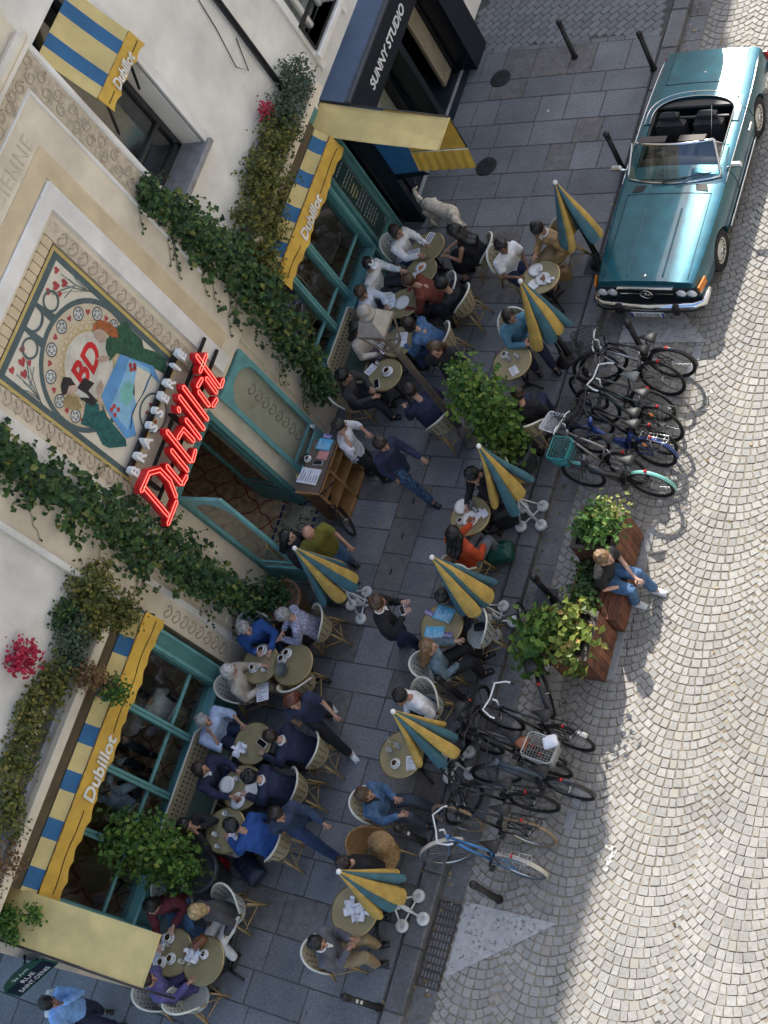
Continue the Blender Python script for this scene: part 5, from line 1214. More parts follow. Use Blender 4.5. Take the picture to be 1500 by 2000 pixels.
def person(label, head, face, pose='sit', skin='light', hair='dark', style='short', top=None, legs=None, shoes=None, arms=('table', 'table'), lean=.12, hz=None, sleeve='long',
           stride=.0, size=1.0, turn=0.0, nod=.15, skirt=False, cap=None, root=None, look=None, group=None, collar=None, belt=None, wide=1.0, cross=False):
    """head: photo point of the head centre; the figure is set so that its head is there; face: heading in degrees (0 = towards the road, 90 = up the street)"""
    turn = turn + rq.gauss(0, .22); nod = nod + rq.gauss(0, .1)
    th = math.radians(face - 90); sit = pose == 'sit'
    hz = hz or (1.2 if sit else 1.6) * size
    hp = G(head[0], head[1], hz)
    f = Vector((-math.sin(th), math.cos(th), 0))
    H0 = .5 * size if sit else .92 * size                      # hip height
    tl = .6 * size                                             # hip to head-centre base length
    ly = lean * (1.0 if sit else .6); hy = ly + .05
    base = hp - f * hy; z0 = root if root is not None else 0.0
    t = thing('person', label, 'person', (base.x, base.y, z0), th, group)
    s_ = size; dz = hz - z0 - H0                               # hip to head centre
    hip = Vector((0, 0, H0)); head_c = Vector((0, hy, hz - z0)); neck = Vector((0, ly * .86, H0 + dz - .17 * s_)); chest = Vector((0, ly * .62, H0 + dz * .56)); waist = Vector((0, ly * .22, H0 + dz * .26))
    sw = .175 * s_ * wide; shz = neck.z - .055 * s_
    SHO = {sg: Vector((sg * sw, ly * .8, shz)) for sg in (-1, 1)}
    hipx = .09 * s_; L = {}
    for sg in (-1, 1):
        hj = Vector((sg * hipx, 0, H0))
        if sit:
            cr = .1 if cross else 0
            kn = Vector((sg * (.12 - cr * (sg > 0)) * s_, .42 * s_, H0 + .03 + cr * (sg > 0))); an = Vector((sg * (.12 - 2.2 * cr * (sg > 0)) * s_, (.4 + rq.uniform(-.08, .12)) * s_ + cr * (sg > 0), .09 + cr * 1.5 * (sg > 0)))
        else:
            st = stride * sg; kn = Vector((sg * hipx * 1.02, st * .5 + (.07 if stride else .015), H0 * .53)); lift = .16 * abs(stride) if st < 0 else 0
            an = Vector((sg * hipx * 1.02, st * 1.05 - (.06 if st < 0 else 0), .08 + lift))
        L[sg] = (hj, kn, an)
    # ---- skin: one continuous body
    b = MB(); A = {}
    nd = Matrix.Rotation(-turn, 3, 'Z') @ Matrix.Rotation(-nod, 3, 'X')
    def hd(p): return head_c + nd @ (Vector(p) * s_)
    hs_ = 1.14
    def hd(p): return head_c + nd @ (Vector(p) * (s_ * hs_))
    b.ell(head_c, (.073 * s_ * hs_, .092 * s_ * hs_, .108 * s_ * hs_), nd, 0, 12, 9); b.ell(hd((0, .03, -.07)), (.052 * s_, .062 * s_, .052 * s_), nd, 0, 10, 7)
    b.ell(hd((0, .1, -.015)), (.014 * s_, .022 * s_, .022 * s_), nd, 0, 8, 6)
    for sg in (-1, 1): b.ell(hd((sg * .075, -.005, -.01)), (.014 * s_, .022 * s_, .034 * s_), nd, 0, 8, 6)
    b.tube([neck - Vector((0, .02, .05)), neck, hd((0, -.01, -.08))], [.062 * s_, .052 * s_, .05 * s_], 10)
    tor = [(hip - Vector((0, 0, .06)), .13), (waist, .115), (chest, .13), (neck - Vector((0, 0, .06 * s_)), .09)]
    b.tube([p for p, r in tor], [r * s_ * .6 for p, r in tor], 14, flat=1.0)
    for sg in (-1, 1):
        e, w_, d = arm_pose(arms[0] if sg < 0 else arms[1], sg, lean, SHO[sg]); w_ = w_ + Vector((rq.gauss(0, .025), rq.gauss(0, .03), rq.uniform(-.0, .02))); e = SHO[sg] + (e - SHO[sg]) * s_; w_ = SHO[sg] + (w_ - SHO[sg]) * s_; A[sg] = (e, w_, d)
        b.tube([SHO[sg] * .6 + neck * .4 - Vector((0, 0, .05)), SHO[sg] - Vector((0, 0, .01)), e, w_], [.04 * s_, .044 * s_, .037 * s_, .026 * s_], 10)
        b.tube([w_ - d * .02, w_ + d * .045 * s_, w_ + d * .085 * s_], [.026 * s_, .036 * s_, .03 * s_], 10, flat=.5, up=(0, 0, 1) if abs(d.z) < .8 else (1, 0, 0))
        hj, kn, an = L[sg]; b.tube([hj, kn, an - Vector((0, 0, .02))], [.07 * s_, .052 * s_, .036 * s_], 10)
        b.ell(an + Vector((0, .05, -.045)), (.036 * s_, .1 * s_, .03 * s_), None, 0, 10, 6)
    body = remesh(b, [SK[skin], m_eye, m_lip], 'body', .017)
    ex = MB()
    for sg in (-1, 1):                                          # fingers and thumb, unequal and half bent
        e, w_, d = A[sg]; a1 = d.cross(Vector((0, 0, 1))); a1 = a1.normalized() if a1.length > .2 else Vector((1, 0, 0)); a2 = a1.cross(d)
        if a2.z < 0: a2 = -a2
        for k, ln_ in enumerate((.062, .074, .069, .052)):
            o = w_ + d * .07 * s_ + a1 * (k - 1.5) * .017 * s_; q1 = o + (d * .5 + a1 * (k - 1.5) * .06) * ln_ * s_ ; q2 = o + (d * .9 - a2 * .35 + a1 * (k - 1.5) * .07) * ln_ * s_
            ex.tube([o, q1, q2], [.0088 * s_, .008 * s_, .0062 * s_], 6)
        o = w_ + d * .03 * s_ - a1 * sg * .024 * s_; ex.tube([o, o + (d * .6 - a1 * sg * .8) * .035 * s_, o + (d * 1.3 - a1 * sg * .8 - a2 * .2) * .042 * s_], [.011 * s_, .0095 * s_, .007 * s_], 6)
    for sg in (-1, 1): ex.ell(hd((sg * .03, .087, .012)), (.011 * s_, .007 * s_, .008 * s_), nd, 1, 8, 5); ex.tube([hd((sg * .015, .092, .034)), hd((sg * .045, .086, .034))], .005 * s_, 4, 1)
    ex.ell(hd((0, .095, -.062)), (.02 * s_, .006 * s_, .008 * s_), nd, 2, 8, 5)
    join_mb(body, ex); put('body', body, t)
    # ---- clothes
    top = top or cloth('navy', (.018, .026, .06)); legs = legs or cloth('dark_trousers', (.02, .022, .028))
    c = MB()
    tor = [(hip - Vector((0, .0, .07 if sit else .12)), .142), (hip + Vector((0, 0, .06)), .14), (waist, .13), (chest, .142), (neck - Vector((0, .0, .085 * s_)), .128), (neck - Vector((0, 0, .012 * s_)), .07)]
    ww = 1.3 * wide
    vs = []; n = 16
    def ringpts(p, r, tz=0):
        return [p + Vector((math.cos(2 * PI * j / n) * r * ww * s_, math.sin(2 * PI * j / n) * r * s_ * .92, 0)) for j in range(n)]
    V = []; Fc = []
    for p, r in tor: V += ringpts(p, r)
    for i in range(len(tor) - 1):
        for j in range(n): j2 = (j + 1) % n; Fc.append((i * n + j, i * n + j2, i * n + n + j2, i * n + n + j))
    Fc += [tuple(range(n))[::-1], tuple(range((len(tor) - 1) * n, len(tor) * n))]
    c.add(V, Fc)
    for sg in (-1, 1):
        e, w_, d = A[sg]; r = .066 if sleeve != 'none' else .05
        p0 = SHO[sg] * .7 + neck * .3 - Vector((0, 0, .035))
        if sleeve == 'long': c.tube([p0, SHO[sg], SHO[sg].lerp(e, .55), e, e.lerp(w_, .5), w_ - (w_ - e).normalized() * .01], [.084 * s_, .075 * s_, .068 * s_, .06 * s_, .053 * s_, .045 * s_], 10)
        elif sleeve == 'roll': c.tube([p0, SHO[sg], SHO[sg].lerp(e, .55), e, e.lerp(w_, .25)], [.084 * s_, .075 * s_, .068 * s_, .06 * s_, .056 * s_], 10)
        elif sleeve == 'short': c.tube([p0, SHO[sg], SHO[sg].lerp(e, .7)], [.084 * s_, .078 * s_, .076 * s_], 10)
    tm = wrinkle(remesh(c, top, 'top', .02, 2))
    put('top', tm, t)
    c = MB(); c.ell(hip + Vector((0, -.01, .0)), (.165 * s_, .14 * s_, .115 * s_), None, 0, 12, 8)
    if skirt:
        kn = (L[-1][1] + L[1][1]) / 2; an = (L[-1][2] + L[1][2]) / 2
        if sit: c.tube([hip, hip.lerp(kn, .5), kn, kn.lerp(an, .55)], [.17 * s_, .18 * s_, .17 * s_, .18 * s_], 14)
        else: c.tube([hip, kn, kn.lerp(an, .4)], [.16 * s_, .19 * s_, .22 * s_], 14)
    else:
        for sg in (-1, 1):
            hj, kn, an = L[sg]; c.tube([hj + Vector((0, -.02, .02)), hj.lerp(kn, .5), kn, kn.lerp(an, .5), an + Vector((0, 0, .015))], [.104 * s_, .096 * s_, .08 * s_, .07 * s_, .066 * s_], 10)
    put('skirt' if skirt else 'trousers', wrinkle(remesh(c, legs, 'legs', .021, 2), .013), t)
    sh = MB()
    for sg in (-1, 1):
        hj, kn, an = L[sg]; m = MB()
        for (o, r) in ((Vector((0, .065, -.05)), (.046, .1, .034)), (Vector((0, -.025, -.035)), (.042, .055, .05))): m.ell(an + o * s_, tuple(q * s_ for q in r), None, 0, 12, 7)
        m.bx(an.x - .044 * s_, an.x + .044 * s_, an.y - .07 * s_, an.y + .155 * s_, an.z - .086 * s_, an.z - .064 * s_, 0, .02)
        m.build('shoe', shoes or m_black_shoe, t)
    # ---- hair
    if style != 'bald':
        h = MB(); hm = HR[hair]
        h.ell(hd((0, -.02, .025)), (.1 * s_, .11 * s_, .115 * s_), nd, 0, 14, 9)
        if style in ('short', 'curly'):
            for k in range(14 if style == 'short' else 30):
                d = rdir(); d.z = abs(d.z); h.ell(hd((d.x * .07, -.02 + d.y * .075, .03 + d.z * .085)), ((.038 if style == 'curly' else .03) * s_,) * 3, None, 0, 7, 5)
        if style in ('long', 'pony'):
            if style == 'long':
                for sg in (-1, 0, 1): h.tube([hd((sg * .05, -.03, .07)), hd((sg * .075, -.06, -.03)), neck + Vector((sg * .08, -.085, -.03)), chest + Vector((sg * .07, -.155, .06)), chest + Vector((sg * .05, -.165, -.06))], [.05 * s_, .05 * s_, .05 * s_, .042 * s_, .015], 9)
            else: h.tube([hd((0, -.09, .05)), hd((0, -.14, .0)), hd((0, -.14, -.12)), hd((0, -.12, -.22))], [.03, .035, .03, .01], 8)
        if style == 'bob':
            for sg in (-1, 1): h.ell(hd((sg * .055, -.025, -.045)), (.04 * s_, .065 * s_, .085 * s_), nd, 0, 10, 7)
            h.ell(hd((0, -.06, -.05)), (.07 * s_, .05 * s_, .08 * s_), nd, 0, 10, 7)
        if style == 'bun': h.ell(hd((0, -.075, .11)), (.048 * s_,) * 3, None, 0, 10, 7); h.ell(hd((0, -.05, -.02)), (.07 * s_, .06 * s_, .06 * s_), nd, 0, 10, 7)
        hme = wrinkle(remesh(h, hm, 'hair', .013, 1), .012); ho = put('hair', hme, t)
    if cap: 
        k = MB(); k.ell(hd((0, -.01, .05)), (.09 * s_, .1 * s_, .075 * s_), nd, 0, 14, 8); k.tube([hd((0, .07, .05)), hd((0, .15, .035))], [.07, .06], 10, flat=.12); k.build('cap', cap, t)
    if collar:
        k = MB(); k.tube([neck + Vector((math.cos(a) * .066, math.sin(a) * .06 + .005, .0 - .02 * math.sin(a))) for a in [2 * PI * i / 14 for i in range(14)]], .015, 6, closed=True)
        k.prism([neck + Vector((-.03, .085, -.01)), neck + Vector((.03, .085, -.01)), chest + Vector((.012, .125, .04)), chest + Vector((-.012, .125, .04))], (0, .012, 0)); k.build('shirt_collar', collar, t)
    t['_f'] = 0
    return t, base, f
def seat(label, head, face, clab=None, kind=0, back=.05, **kw):
    """seated person plus the chair under them"""
    t, base, f = person(label, head, face, 'sit', **kw)
    if clab: chair(clab, base.x - f.x * back, base.y - f.y * back, math.atan2(f.y, f.x), kind)
    return t
W = cloth('white', (.62, .62, .62)); WB = cloth('pale_blue', (.34, .43, .62)); NV = cloth('navy', (.014, .02, .05)); BK = cloth('black', (.008, .008, .01)); RU = cloth('rust', (.13, .028, .014)); DN = cloth('denim', (.05, .11, .21), .2, 20); DND = cloth('dark_denim', (.025, .05, .11), .2, 20)
BG = cloth('camel', (.3, .195, .085), .3); OL = cloth('olive', (.12, .115, .015)); OR = cloth('orange', (.42, .055, .012)); TB = cloth('teal_blue', (.08, .2, .27)); GR = cloth('grey', (.085, .09, .105)); KH = cloth('khaki', (.24, .175, .1)); MR = cloth('maroon', (.075, .008, .016)); CRM = cloth('cream', (.52, .46, .39)); FL = cloth('floral', (.3, .31, .42), .6, 60); BLU = cloth('royal_blue', (.015, .06, .22)); PUR = cloth('violet', (.075, .07, .19)); JKT = cloth('charcoal', (.028, .028, .03)); PBG = cloth('pale_beige', (.4, .35, .29)); SKB = cloth('sky_blue', (.2, .38, .7))
T = lambda lab, px, py, r=1.0: table(lab, px, py, r)
# --- upper terrace, by the window beside the dark shop
T('bistro table with two striped menus by the woman with long black hair', 835, 482)
seat('woman with tied brown hair in a low backed white top', (774, 452), -10, 'woven chair under the woman in a white top, below the menu board', 1, top=W, hair='dark', style='bob', skin='tan', sleeve='long', arms=('table', 'reach'), legs=cloth('blue_trousers', (.04, .06, .13)))
seat('woman with long black hair in a black dress facing the menu board', (885, 452), 185, 'woven chair under the woman with long black hair', 0, top=BK, hair='black', style='long', skin='tan', sleeve='none', arms=('table', 'tablein'), lean=.18, legs=BK, skirt=True)
T('bistro table with an orange dish beside the man in a white cap', 822, 530, .95)
seat('man in a white cap and white shirt', (722, 516), 0, None, top=W, hair='dark', skin='light', cap=cloth('cap_white', (.7, .7, .68)), arms=('table', 'lap'), wide=1.15, lean=.15)
seat('person in a black jacket at the table with the orange dish', (862, 556), 175, 'woven chair under the person in a black jacket beside the dog', 0, top=BK, hair='black', skin='tan', arms=('table', 'lap'), lean=.05, hz=1.05)
T('bistro table with plates between the man in pale blue and the man in rust red', 788, 592, .95)
seat('man with short brown hair in a pale blue shirt reading a paper', (706, 572), -5, None, top=cloth('ice_blue', (.5, .54, .62)), hair='brown', skin='tan', arms=('tablein', 'table'), nod=.4)
seat('man in a rust red jumper seen from behind', (797, 549), 200, 'woven chair with pale seat edge under the man in rust red', 1, top=RU, hair='brown', skin='tan', arms=('table', 'table'), lean=.3, hz=1.15, wide=1.15, back=.1)
T('bistro table with papers beside the street lamp lantern', 777, 668, .95)
seat('woman in a cream top on the cane settee under the street lamp lantern', (697, 640), -5, None, top=CRM, hair='black', style='long', skin='tan', arms=('table', 'lap'), legs=cloth('mauve_trousers', (.13, .1, .1)))
seat('woman in a denim jacket with dark hair seen from behind', (795, 632), 185, 'woven chair under the woman in a denim jacket', 0, top=DN, hair='dark', style='bob', skin='tan', arms=('table', 'tablein'), lean=.26, hz=1.14, wide=1.12, legs=DND)
T('bistro table with coffee cups below the ivy', 752, 732)
seat('person in a black jacket and sunglasses beside the ivy', (672, 735), 10, 'woven chair under the person in black beside the ivy', 0, top=JKT, hair='black', style='curly', skin='tan', arms=('tablein', 'table'), lean=.1)
seat('man in a dark navy coat with his back to the waiter', (802, 762), 150, 'woven chair with cream rim in front of the waiter', 0, top=NV, hair='dark', skin='light', arms=('table', 'lap'), lean=.2, wide=1.2)
person('woman with long brown hair in black walking past the street lamp', (850, 683), -65, 'walk', top=BK, hair='brown', style='long', skin='tan', stride=.25, arms=('fwd', 'back'), shoes=m_white_shoe, legs=BK)
wt, b0, f0 = person('waiter in a white shirt and dark waistcoat at the wooden reception stand', (664, 832), 20, 'stand', top=cloth('waiter_white', (.5, .5, .53)), hair='black', skin='tan', arms=('tablein', 'ear'), legs=BK, stride=.1, sleeve='roll')
person('man in a navy jacket and ripped jeans striding past the reception stand', (745, 868), -20, 'walk', top=NV, hair='dark', skin='tan', stride=.34, arms=('fwd', 'down'), legs=cloth('ripped_jeans', (.035, .075, .14), .55, 22), lean=.22, size=1.02)
person('bald man in an olive T-shirt and jeans', (602, 1040), -30, 'stand', top=OL, style='bald', skin='tan', sleeve='short', arms=('fwd', 'fwd'), legs=DN, stride=.08, wide=1.1, turn=.5, nod=.4)
person('woman with dark hair talking beside the bald man', (562, 1048), 20, 'stand', top=BK, hair='black', style='long', skin='light', arms=('phone', 'down'), legs=BK, hz=1.5, size=.95)
# --- kerb side tables, upper part
T('bistro table full of plates nearest the teal car', 1056, 541, 1.05)
seat('woman with a hair bun in a beige coat', (1050, 447), -120, 'woven chair under the woman in a beige coat', 0, top=BG, hair='black', style='bun', skin='tan', arms=('lap', 'phone'), legs=KH, collar=W, skirt=True, lean=.12, nod=.5)
seat('person with curly black hair in a white T-shirt', (981, 482), -30, 'woven chair under the person in a white T-shirt near the teal car', 0, top=W, hair='black', style='curly', skin='brown', arms=('lap', 'table'), sleeve='short', legs=NV, lean=.1)
T('bistro table with glasses in front of the woman in the light blue jumper', 1000, 707, 1.05)
seat('woman in a light blue jumper with tied hair', (995, 618), -45, 'woven chair under the woman in the light blue jumper', 0, top=TB, hair='dark', style='bob', skin='tan', arms=('tablein', 'tablein'), legs=NV, lean=.06)
seat('person in dark clothes hidden behind the tall potted ivy', (1012, 768), 100, 'woven chair behind the tall potted ivy', 0, top=BK, hair='dark', skin='light', arms=('lap', 'lap'), lean=.1, hz=1.1, legs=NV)
T('bistro table with dishes between the man in black and the woman in orange', 918, 1008, 1.05)
seat('man in black with dark hair eating beside the parasol', (922, 928), -100, 'woven chair under the man in black eating', 0, top=BK, hair='black', skin='tan', arms=('face', 'table'), lean=.2, nod=.4)
seat('woman with long dark hair in an orange top', (887, 1040), 75, 'woven chair under the woman in an orange top', 0, top=OR, hair='black', style='long', skin='tan', arms=('table', 'lap'), legs=cloth('grey_trousers', (.12, .13, .15)), lean=.1)
T('bistro table with two blue menus', 862, 1222, 1.1)
seat('person in dark navy bent over beside the blue menus', (866, 1165), -85, 'woven chair behind the blue menus under the parasol', 0, top=NV, hair='black', skin='light', arms=('lap', 'lap'), lean=.2, nod=.6, hz=1.1)
seat('woman with long light brown hair in a denim jacket, back to the viewer', (838, 1262), 35, 'woven chair with cream rim under the woman with long light brown hair', 1, top=cloth('faded_denim', (.1, .15, .19), .2, 20), hair='light', style='long', skin='light', arms=('table', 'lap'), lean=.08, legs=BK)
person('young man with curly brown hair in a black coat looking at his phone', (738, 1178), 25, 'stand', top=BK, hair='brown', style='curly', skin='light', arms=('phone', 'phone'), legs=NV, collar=cloth('shirt_white', (.62, .6, .57)), lean=.2, nod=.55, stride=.12, wide=1.12)
T('bistro table with glasses under the parasol by the man in white', 783, 1474, 1.1)
seat('man with black hair in a white shirt', (783, 1362), -110, 'woven chair with cream rim under the man in a white shirt', 1, top=W, hair='black', skin='tan', arms=('lap', 'lap'), lean=.05, turn=-.4, nod=.4)
seat('man with short brown hair in a blue denim jacket', (713, 1552), 12, 'woven chair under the man in a blue denim jacket', 0, top=DN, hair='brown', skin='tan', arms=('phone', 'table'), lean=.02, legs=cloth('slate_trousers', (.03, .04, .06)), collar=BK)
T('bistro table with crumpled napkins under the parasol, by the man in a grey sweater', 692, 1778, 1.15)
seat('person in black with cap facing the parasol beside the wicker basket', (672, 1690), -80, None, top=BK, hair='dark', skin='light', arms=('lap', 'lap'), lean=.1, hz=1.2, wide=1.1)
seat('man with black hair in a grey sweater and khaki trousers', (621, 1842), 25, 'woven chair under the man in a grey sweater', 0, top=GR, hair='black', skin='tan', arms=('phone', 'phone'), legs=KH, lean=.04, collar=W, nod=.1, wide=1.1)
# --- lower terrace
T('bistro table with coffee cups by the white haired person', 508, 1296, 1.05)
T('bistro table with two cups and a grey bowl', 572, 1298, 1.1)
seat('person in royal blue leaning back in a cane chair by the stone pilaster', (478, 1228), -40, 'woven chair with cream rim against the carved stone pilaster', 1, top=BLU, hair='grey', skin='light', arms=('tablein', 'phone'), legs=NV)
seat('woman with short grey hair in a floral blouse', (553, 1202), -150, 'woven chair under the woman in a floral blouse', 0, top=FL, hair='grey', style='short', skin='light', arms=('table', 'tablein'), legs=BK, skirt=True, lean=.12, nod=.35)
seat('white haired person in a pale beige cardigan', (448, 1310), 30, 'woven chair with cream rim under the white haired person', 1, top=PBG, hair='white', style='bob', skin='light', arms=('table', 'lap'), legs=KH, lean=.08)
person('woman with reddish hair in a navy top walking in white trainers', (572, 1372), -35, 'walk', top=NV, hair='red', style='long', skin='tan', arms=('fwd', 'back'), legs=BK, shoes=m_white_shoe, stride=.36, sleeve='short')
T('bistro table with a napkin beside the man in a light blue shirt', 493, 1452, 1.05)
seat('heavy man in a light blue shirt resting his chin on his hand', (398, 1408), -5, None, top=WB, hair='grey', skin='tan', sleeve='roll', arms=('table', 'face'), legs=NV, wide=1.3, lean=.1)
seat('man in a navy suit with his back to the walkway', (528, 1438), 185, 'woven chair under the man in a navy suit', 0, top=NV, hair='dark', skin='light', arms=('table', 'table'), lean=.24, wide=1.2, collar=W)
T('bistro table with white plates between the two men in navy', 472, 1538, 1.1)
seat('man with long dark hair in a navy blazer on the settee', (392, 1502), 0, None, top=NV, hair='dark', style='bob', skin='tan', arms=('table', 'reach'), legs=NV, collar=W, lean=.12, wide=1.1)
seat('man in a navy jacket holding a white plate', (488, 1518), 195, 'woven chair with cream rim under the man holding a white plate', 0, top=NV, hair='black', style='curly', skin='light', arms=('table', 'table'), lean=.22, collar=W)
T('bistro table with two glasses beside the woman covering her face', 440, 1622, 1.1)
seat('woman in black covering her face with her hands', (363, 1612), 5, None, top=BK, hair='black', style='bob', skin='tan', arms=('face', 'face'), legs=cloth('striped_trousers', (.25, .25, .27), .4), lean=.12)
seat('person with black hair in a royal blue coat', (452, 1612), 175, 'woven chair with cream rim under the person in a royal blue coat', 0, top=BLU, hair='black', style='curly', skin='tan', arms=('table', 'lap'), lean=.25, wide=1.2)
person('man in dark blue work clothes striding along the terrace', (542, 1592), -25, 'walk', top=cloth('work_blue', (.02, .035, .075)), hair='black', skin='tan', arms=('fwd', 'back'), legs=cloth('work_trousers', (.015, .03, .08)), stride=.4, lean=.25)
# --- corner under the yellow awning
T('bistro table with coffee cups half hidden by the yellow corner awning', 335, 1860, 1.1)
T('bistro table with crumpled napkins and a brown bag near the corner', 397, 1876, 1.1)
seat('woman with dark hair in a maroon jumper looking at her phone', (297, 1770), -55, 'woven chair under the woman in a maroon jumper', 1, top=MR, hair='black', style='bob', skin='light', arms=('phone', 'reach'), lean=.14, legs=DN, nod=.5)
seat('blonde woman in a dark grey jacket and white trousers', (384, 1782), -100, 'woven chair with cream rim under the blonde woman', 1, top=cloth('dark_grey', (.05, .05, .05)), hair='blonde', style='bob', skin='light', arms=('lap', 'lap'), lean=.1, legs=W, nod=.45)
seat('person in violet shorts half hidden below the yellow corner awning', (288, 1912), 40, 'woven chair with white rim below the yellow corner awning', 1, top=PUR, hair='dark', skin='tan', arms=('lap', 'table'), lean=.1, legs=PUR)
p = G(382, 1950, .45); chair('empty woven chair with white rim, nearest the bottom left corner', p.x, p.y, math.radians(75), 1)
p = G(592, 1338, .45); chair('empty woven chair between the grey bowl table and the walking woman', p.x, p.y, math.radians(110), 0)
p = G(905, 1240, .5); p2 = G(940, 1238, .46); chair('empty cane seated chair by the parasol base, black purse on it', p2.x, p2.y, math.radians(-150), 1)
person('passer-by in a light blue shirt and dark coat on the side street', (95, 1958), 15, 'stand', top=SKB, hair='black', style='short', skin='tan', arms=('face', 'down'), legs=NV, stride=.1)
# --- man on the parklet
person('man in a black T-shirt and jeans sitting on the parklet bench', (1180, 1090), -8, 'sit', top=BK, hair='light', skin='light', arms=('lap', 'lap'), sleeve='short', legs=DN, shoes=m_white_shoe, lean=.16, hz=1.1, root=RZ, size=1.04, nod=.4)
# --- guests inside, behind the glass
for lab, x, y, fc, tp, hr in (('person in a pale pink shirt inside, behind the window beside the dark shop', -5.05, 9.5, 40, cloth('pink', (.35, .25, .24)), 'dark'), ('person in dark blue inside, behind the window beside the dark shop', -5.3, 10.4, -60, NV, 'dark'),
        ('woman in a white striped top inside the corner window', -5.0, 3.15, 160, W, 'black'), ('person in pale blue inside the corner window by the mullion', -5.1, 1.75, 120, WB, 'dark'), ('person in dark clothes inside the corner window, at the table', -5.7, 2.4, 0, BK, 'brown')):
    h = Vector((x, y, 1.2)); v = h - CAM; zc = v.dot(CF)
    person(lab, (750 + FOC * v.dot(CR) / zc, 1000 + FOC * v.dot(CD) / zc), fc, 'sit', top=tp, hair=hr, style='bob', arms=('table', 'table'))
    fx = Vector((math.cos(math.radians(fc)), math.sin(math.radians(fc)), 0)); chair('woven chair inside under the ' + lab.split(' inside')[0], x - fx.x * .2, y - fx.y * .2, math.radians(fc), 0)
for lab, x, y in (('table inside behind the corner window', -5.5, 1.5), ('table inside by the woman in a striped top', -5.45, 3.3), ('table inside behind the window beside the dark shop', -5.0, 10.05), ('square edge table inside at the street corner', -5.0, .6)):
    dup(TABLE0, (x, y, 0), 0, lab, 'round bistro tables')
# =============================================================== BICYCLES
m_tyre = mat('tyre_rubber', (.012, .012, .012), .8, var=.2, bump=.2, bscale=120); m_spoke = mat('spoke_steel', (.4, .4, .4), .3, .9); m_alu = mat('polished_alloy', (.6, .6, .6), .25, .9); m_blk = mat('black_metal', (.012, .012, .013), .4, .2); m_sad = mat('black_saddle', (.012, .012, .012), .55)
m_tan_t = mat('tan_tyre', (.26, .18, .1), .8); m_refl = mat('amber_reflector_glow', (.8, .25, .03), .2, emit=((.8, .25, .03), .15)); m_refr = mat('red_reflector', (.5, .02, .02), .2)  # amber reflector has a faint added glow in place of returned light
WH = {}
def wheel_parts(R, tyre, parent, loc, mudguard=None, spoke=None):
    key = (R, tyre.name)
    if key not in WH:
        a = MB().tube([(0, R * math.cos(2 * PI * i / 36), R * math.sin(2 * PI * i / 36)) for i in range(36)], .021, 8, closed=True).mesh('tyre', tyre)
        b = MB().tube([(0, (R - .028) * math.cos(2 * PI * i / 36), (R - .028) * math.sin(2 * PI * i / 36)) for i in range(36)], .012, 6, closed=True).mesh('rim', m_alu if tyre is not m_tyre else m_blk)
        s = MB()
        for k in range(24): q = 2 * PI * k / 24; q2 = q + (.5 if k % 2 else -.5); s.tube([(.02 if k % 2 else -.02, .022 * math.cos(q2), .022 * math.sin(q2)), (0, (R - .03) * math.cos(q), (R - .03) * math.sin(q))], .0018, 3, caps=False)
        s.tube([(-.05, 0, 0), (.05, 0, 0)], .02, 8); s = s.mesh('spokes', m_spoke); WH[key] = (a, b, s)
    w_ = put('wheel', WH[key][0], parent); w_.location = loc
    for nm, me in (('rim', WH[key][1]), ('spokes', WH[key][2])): put(nm, me, w_)
    return w_
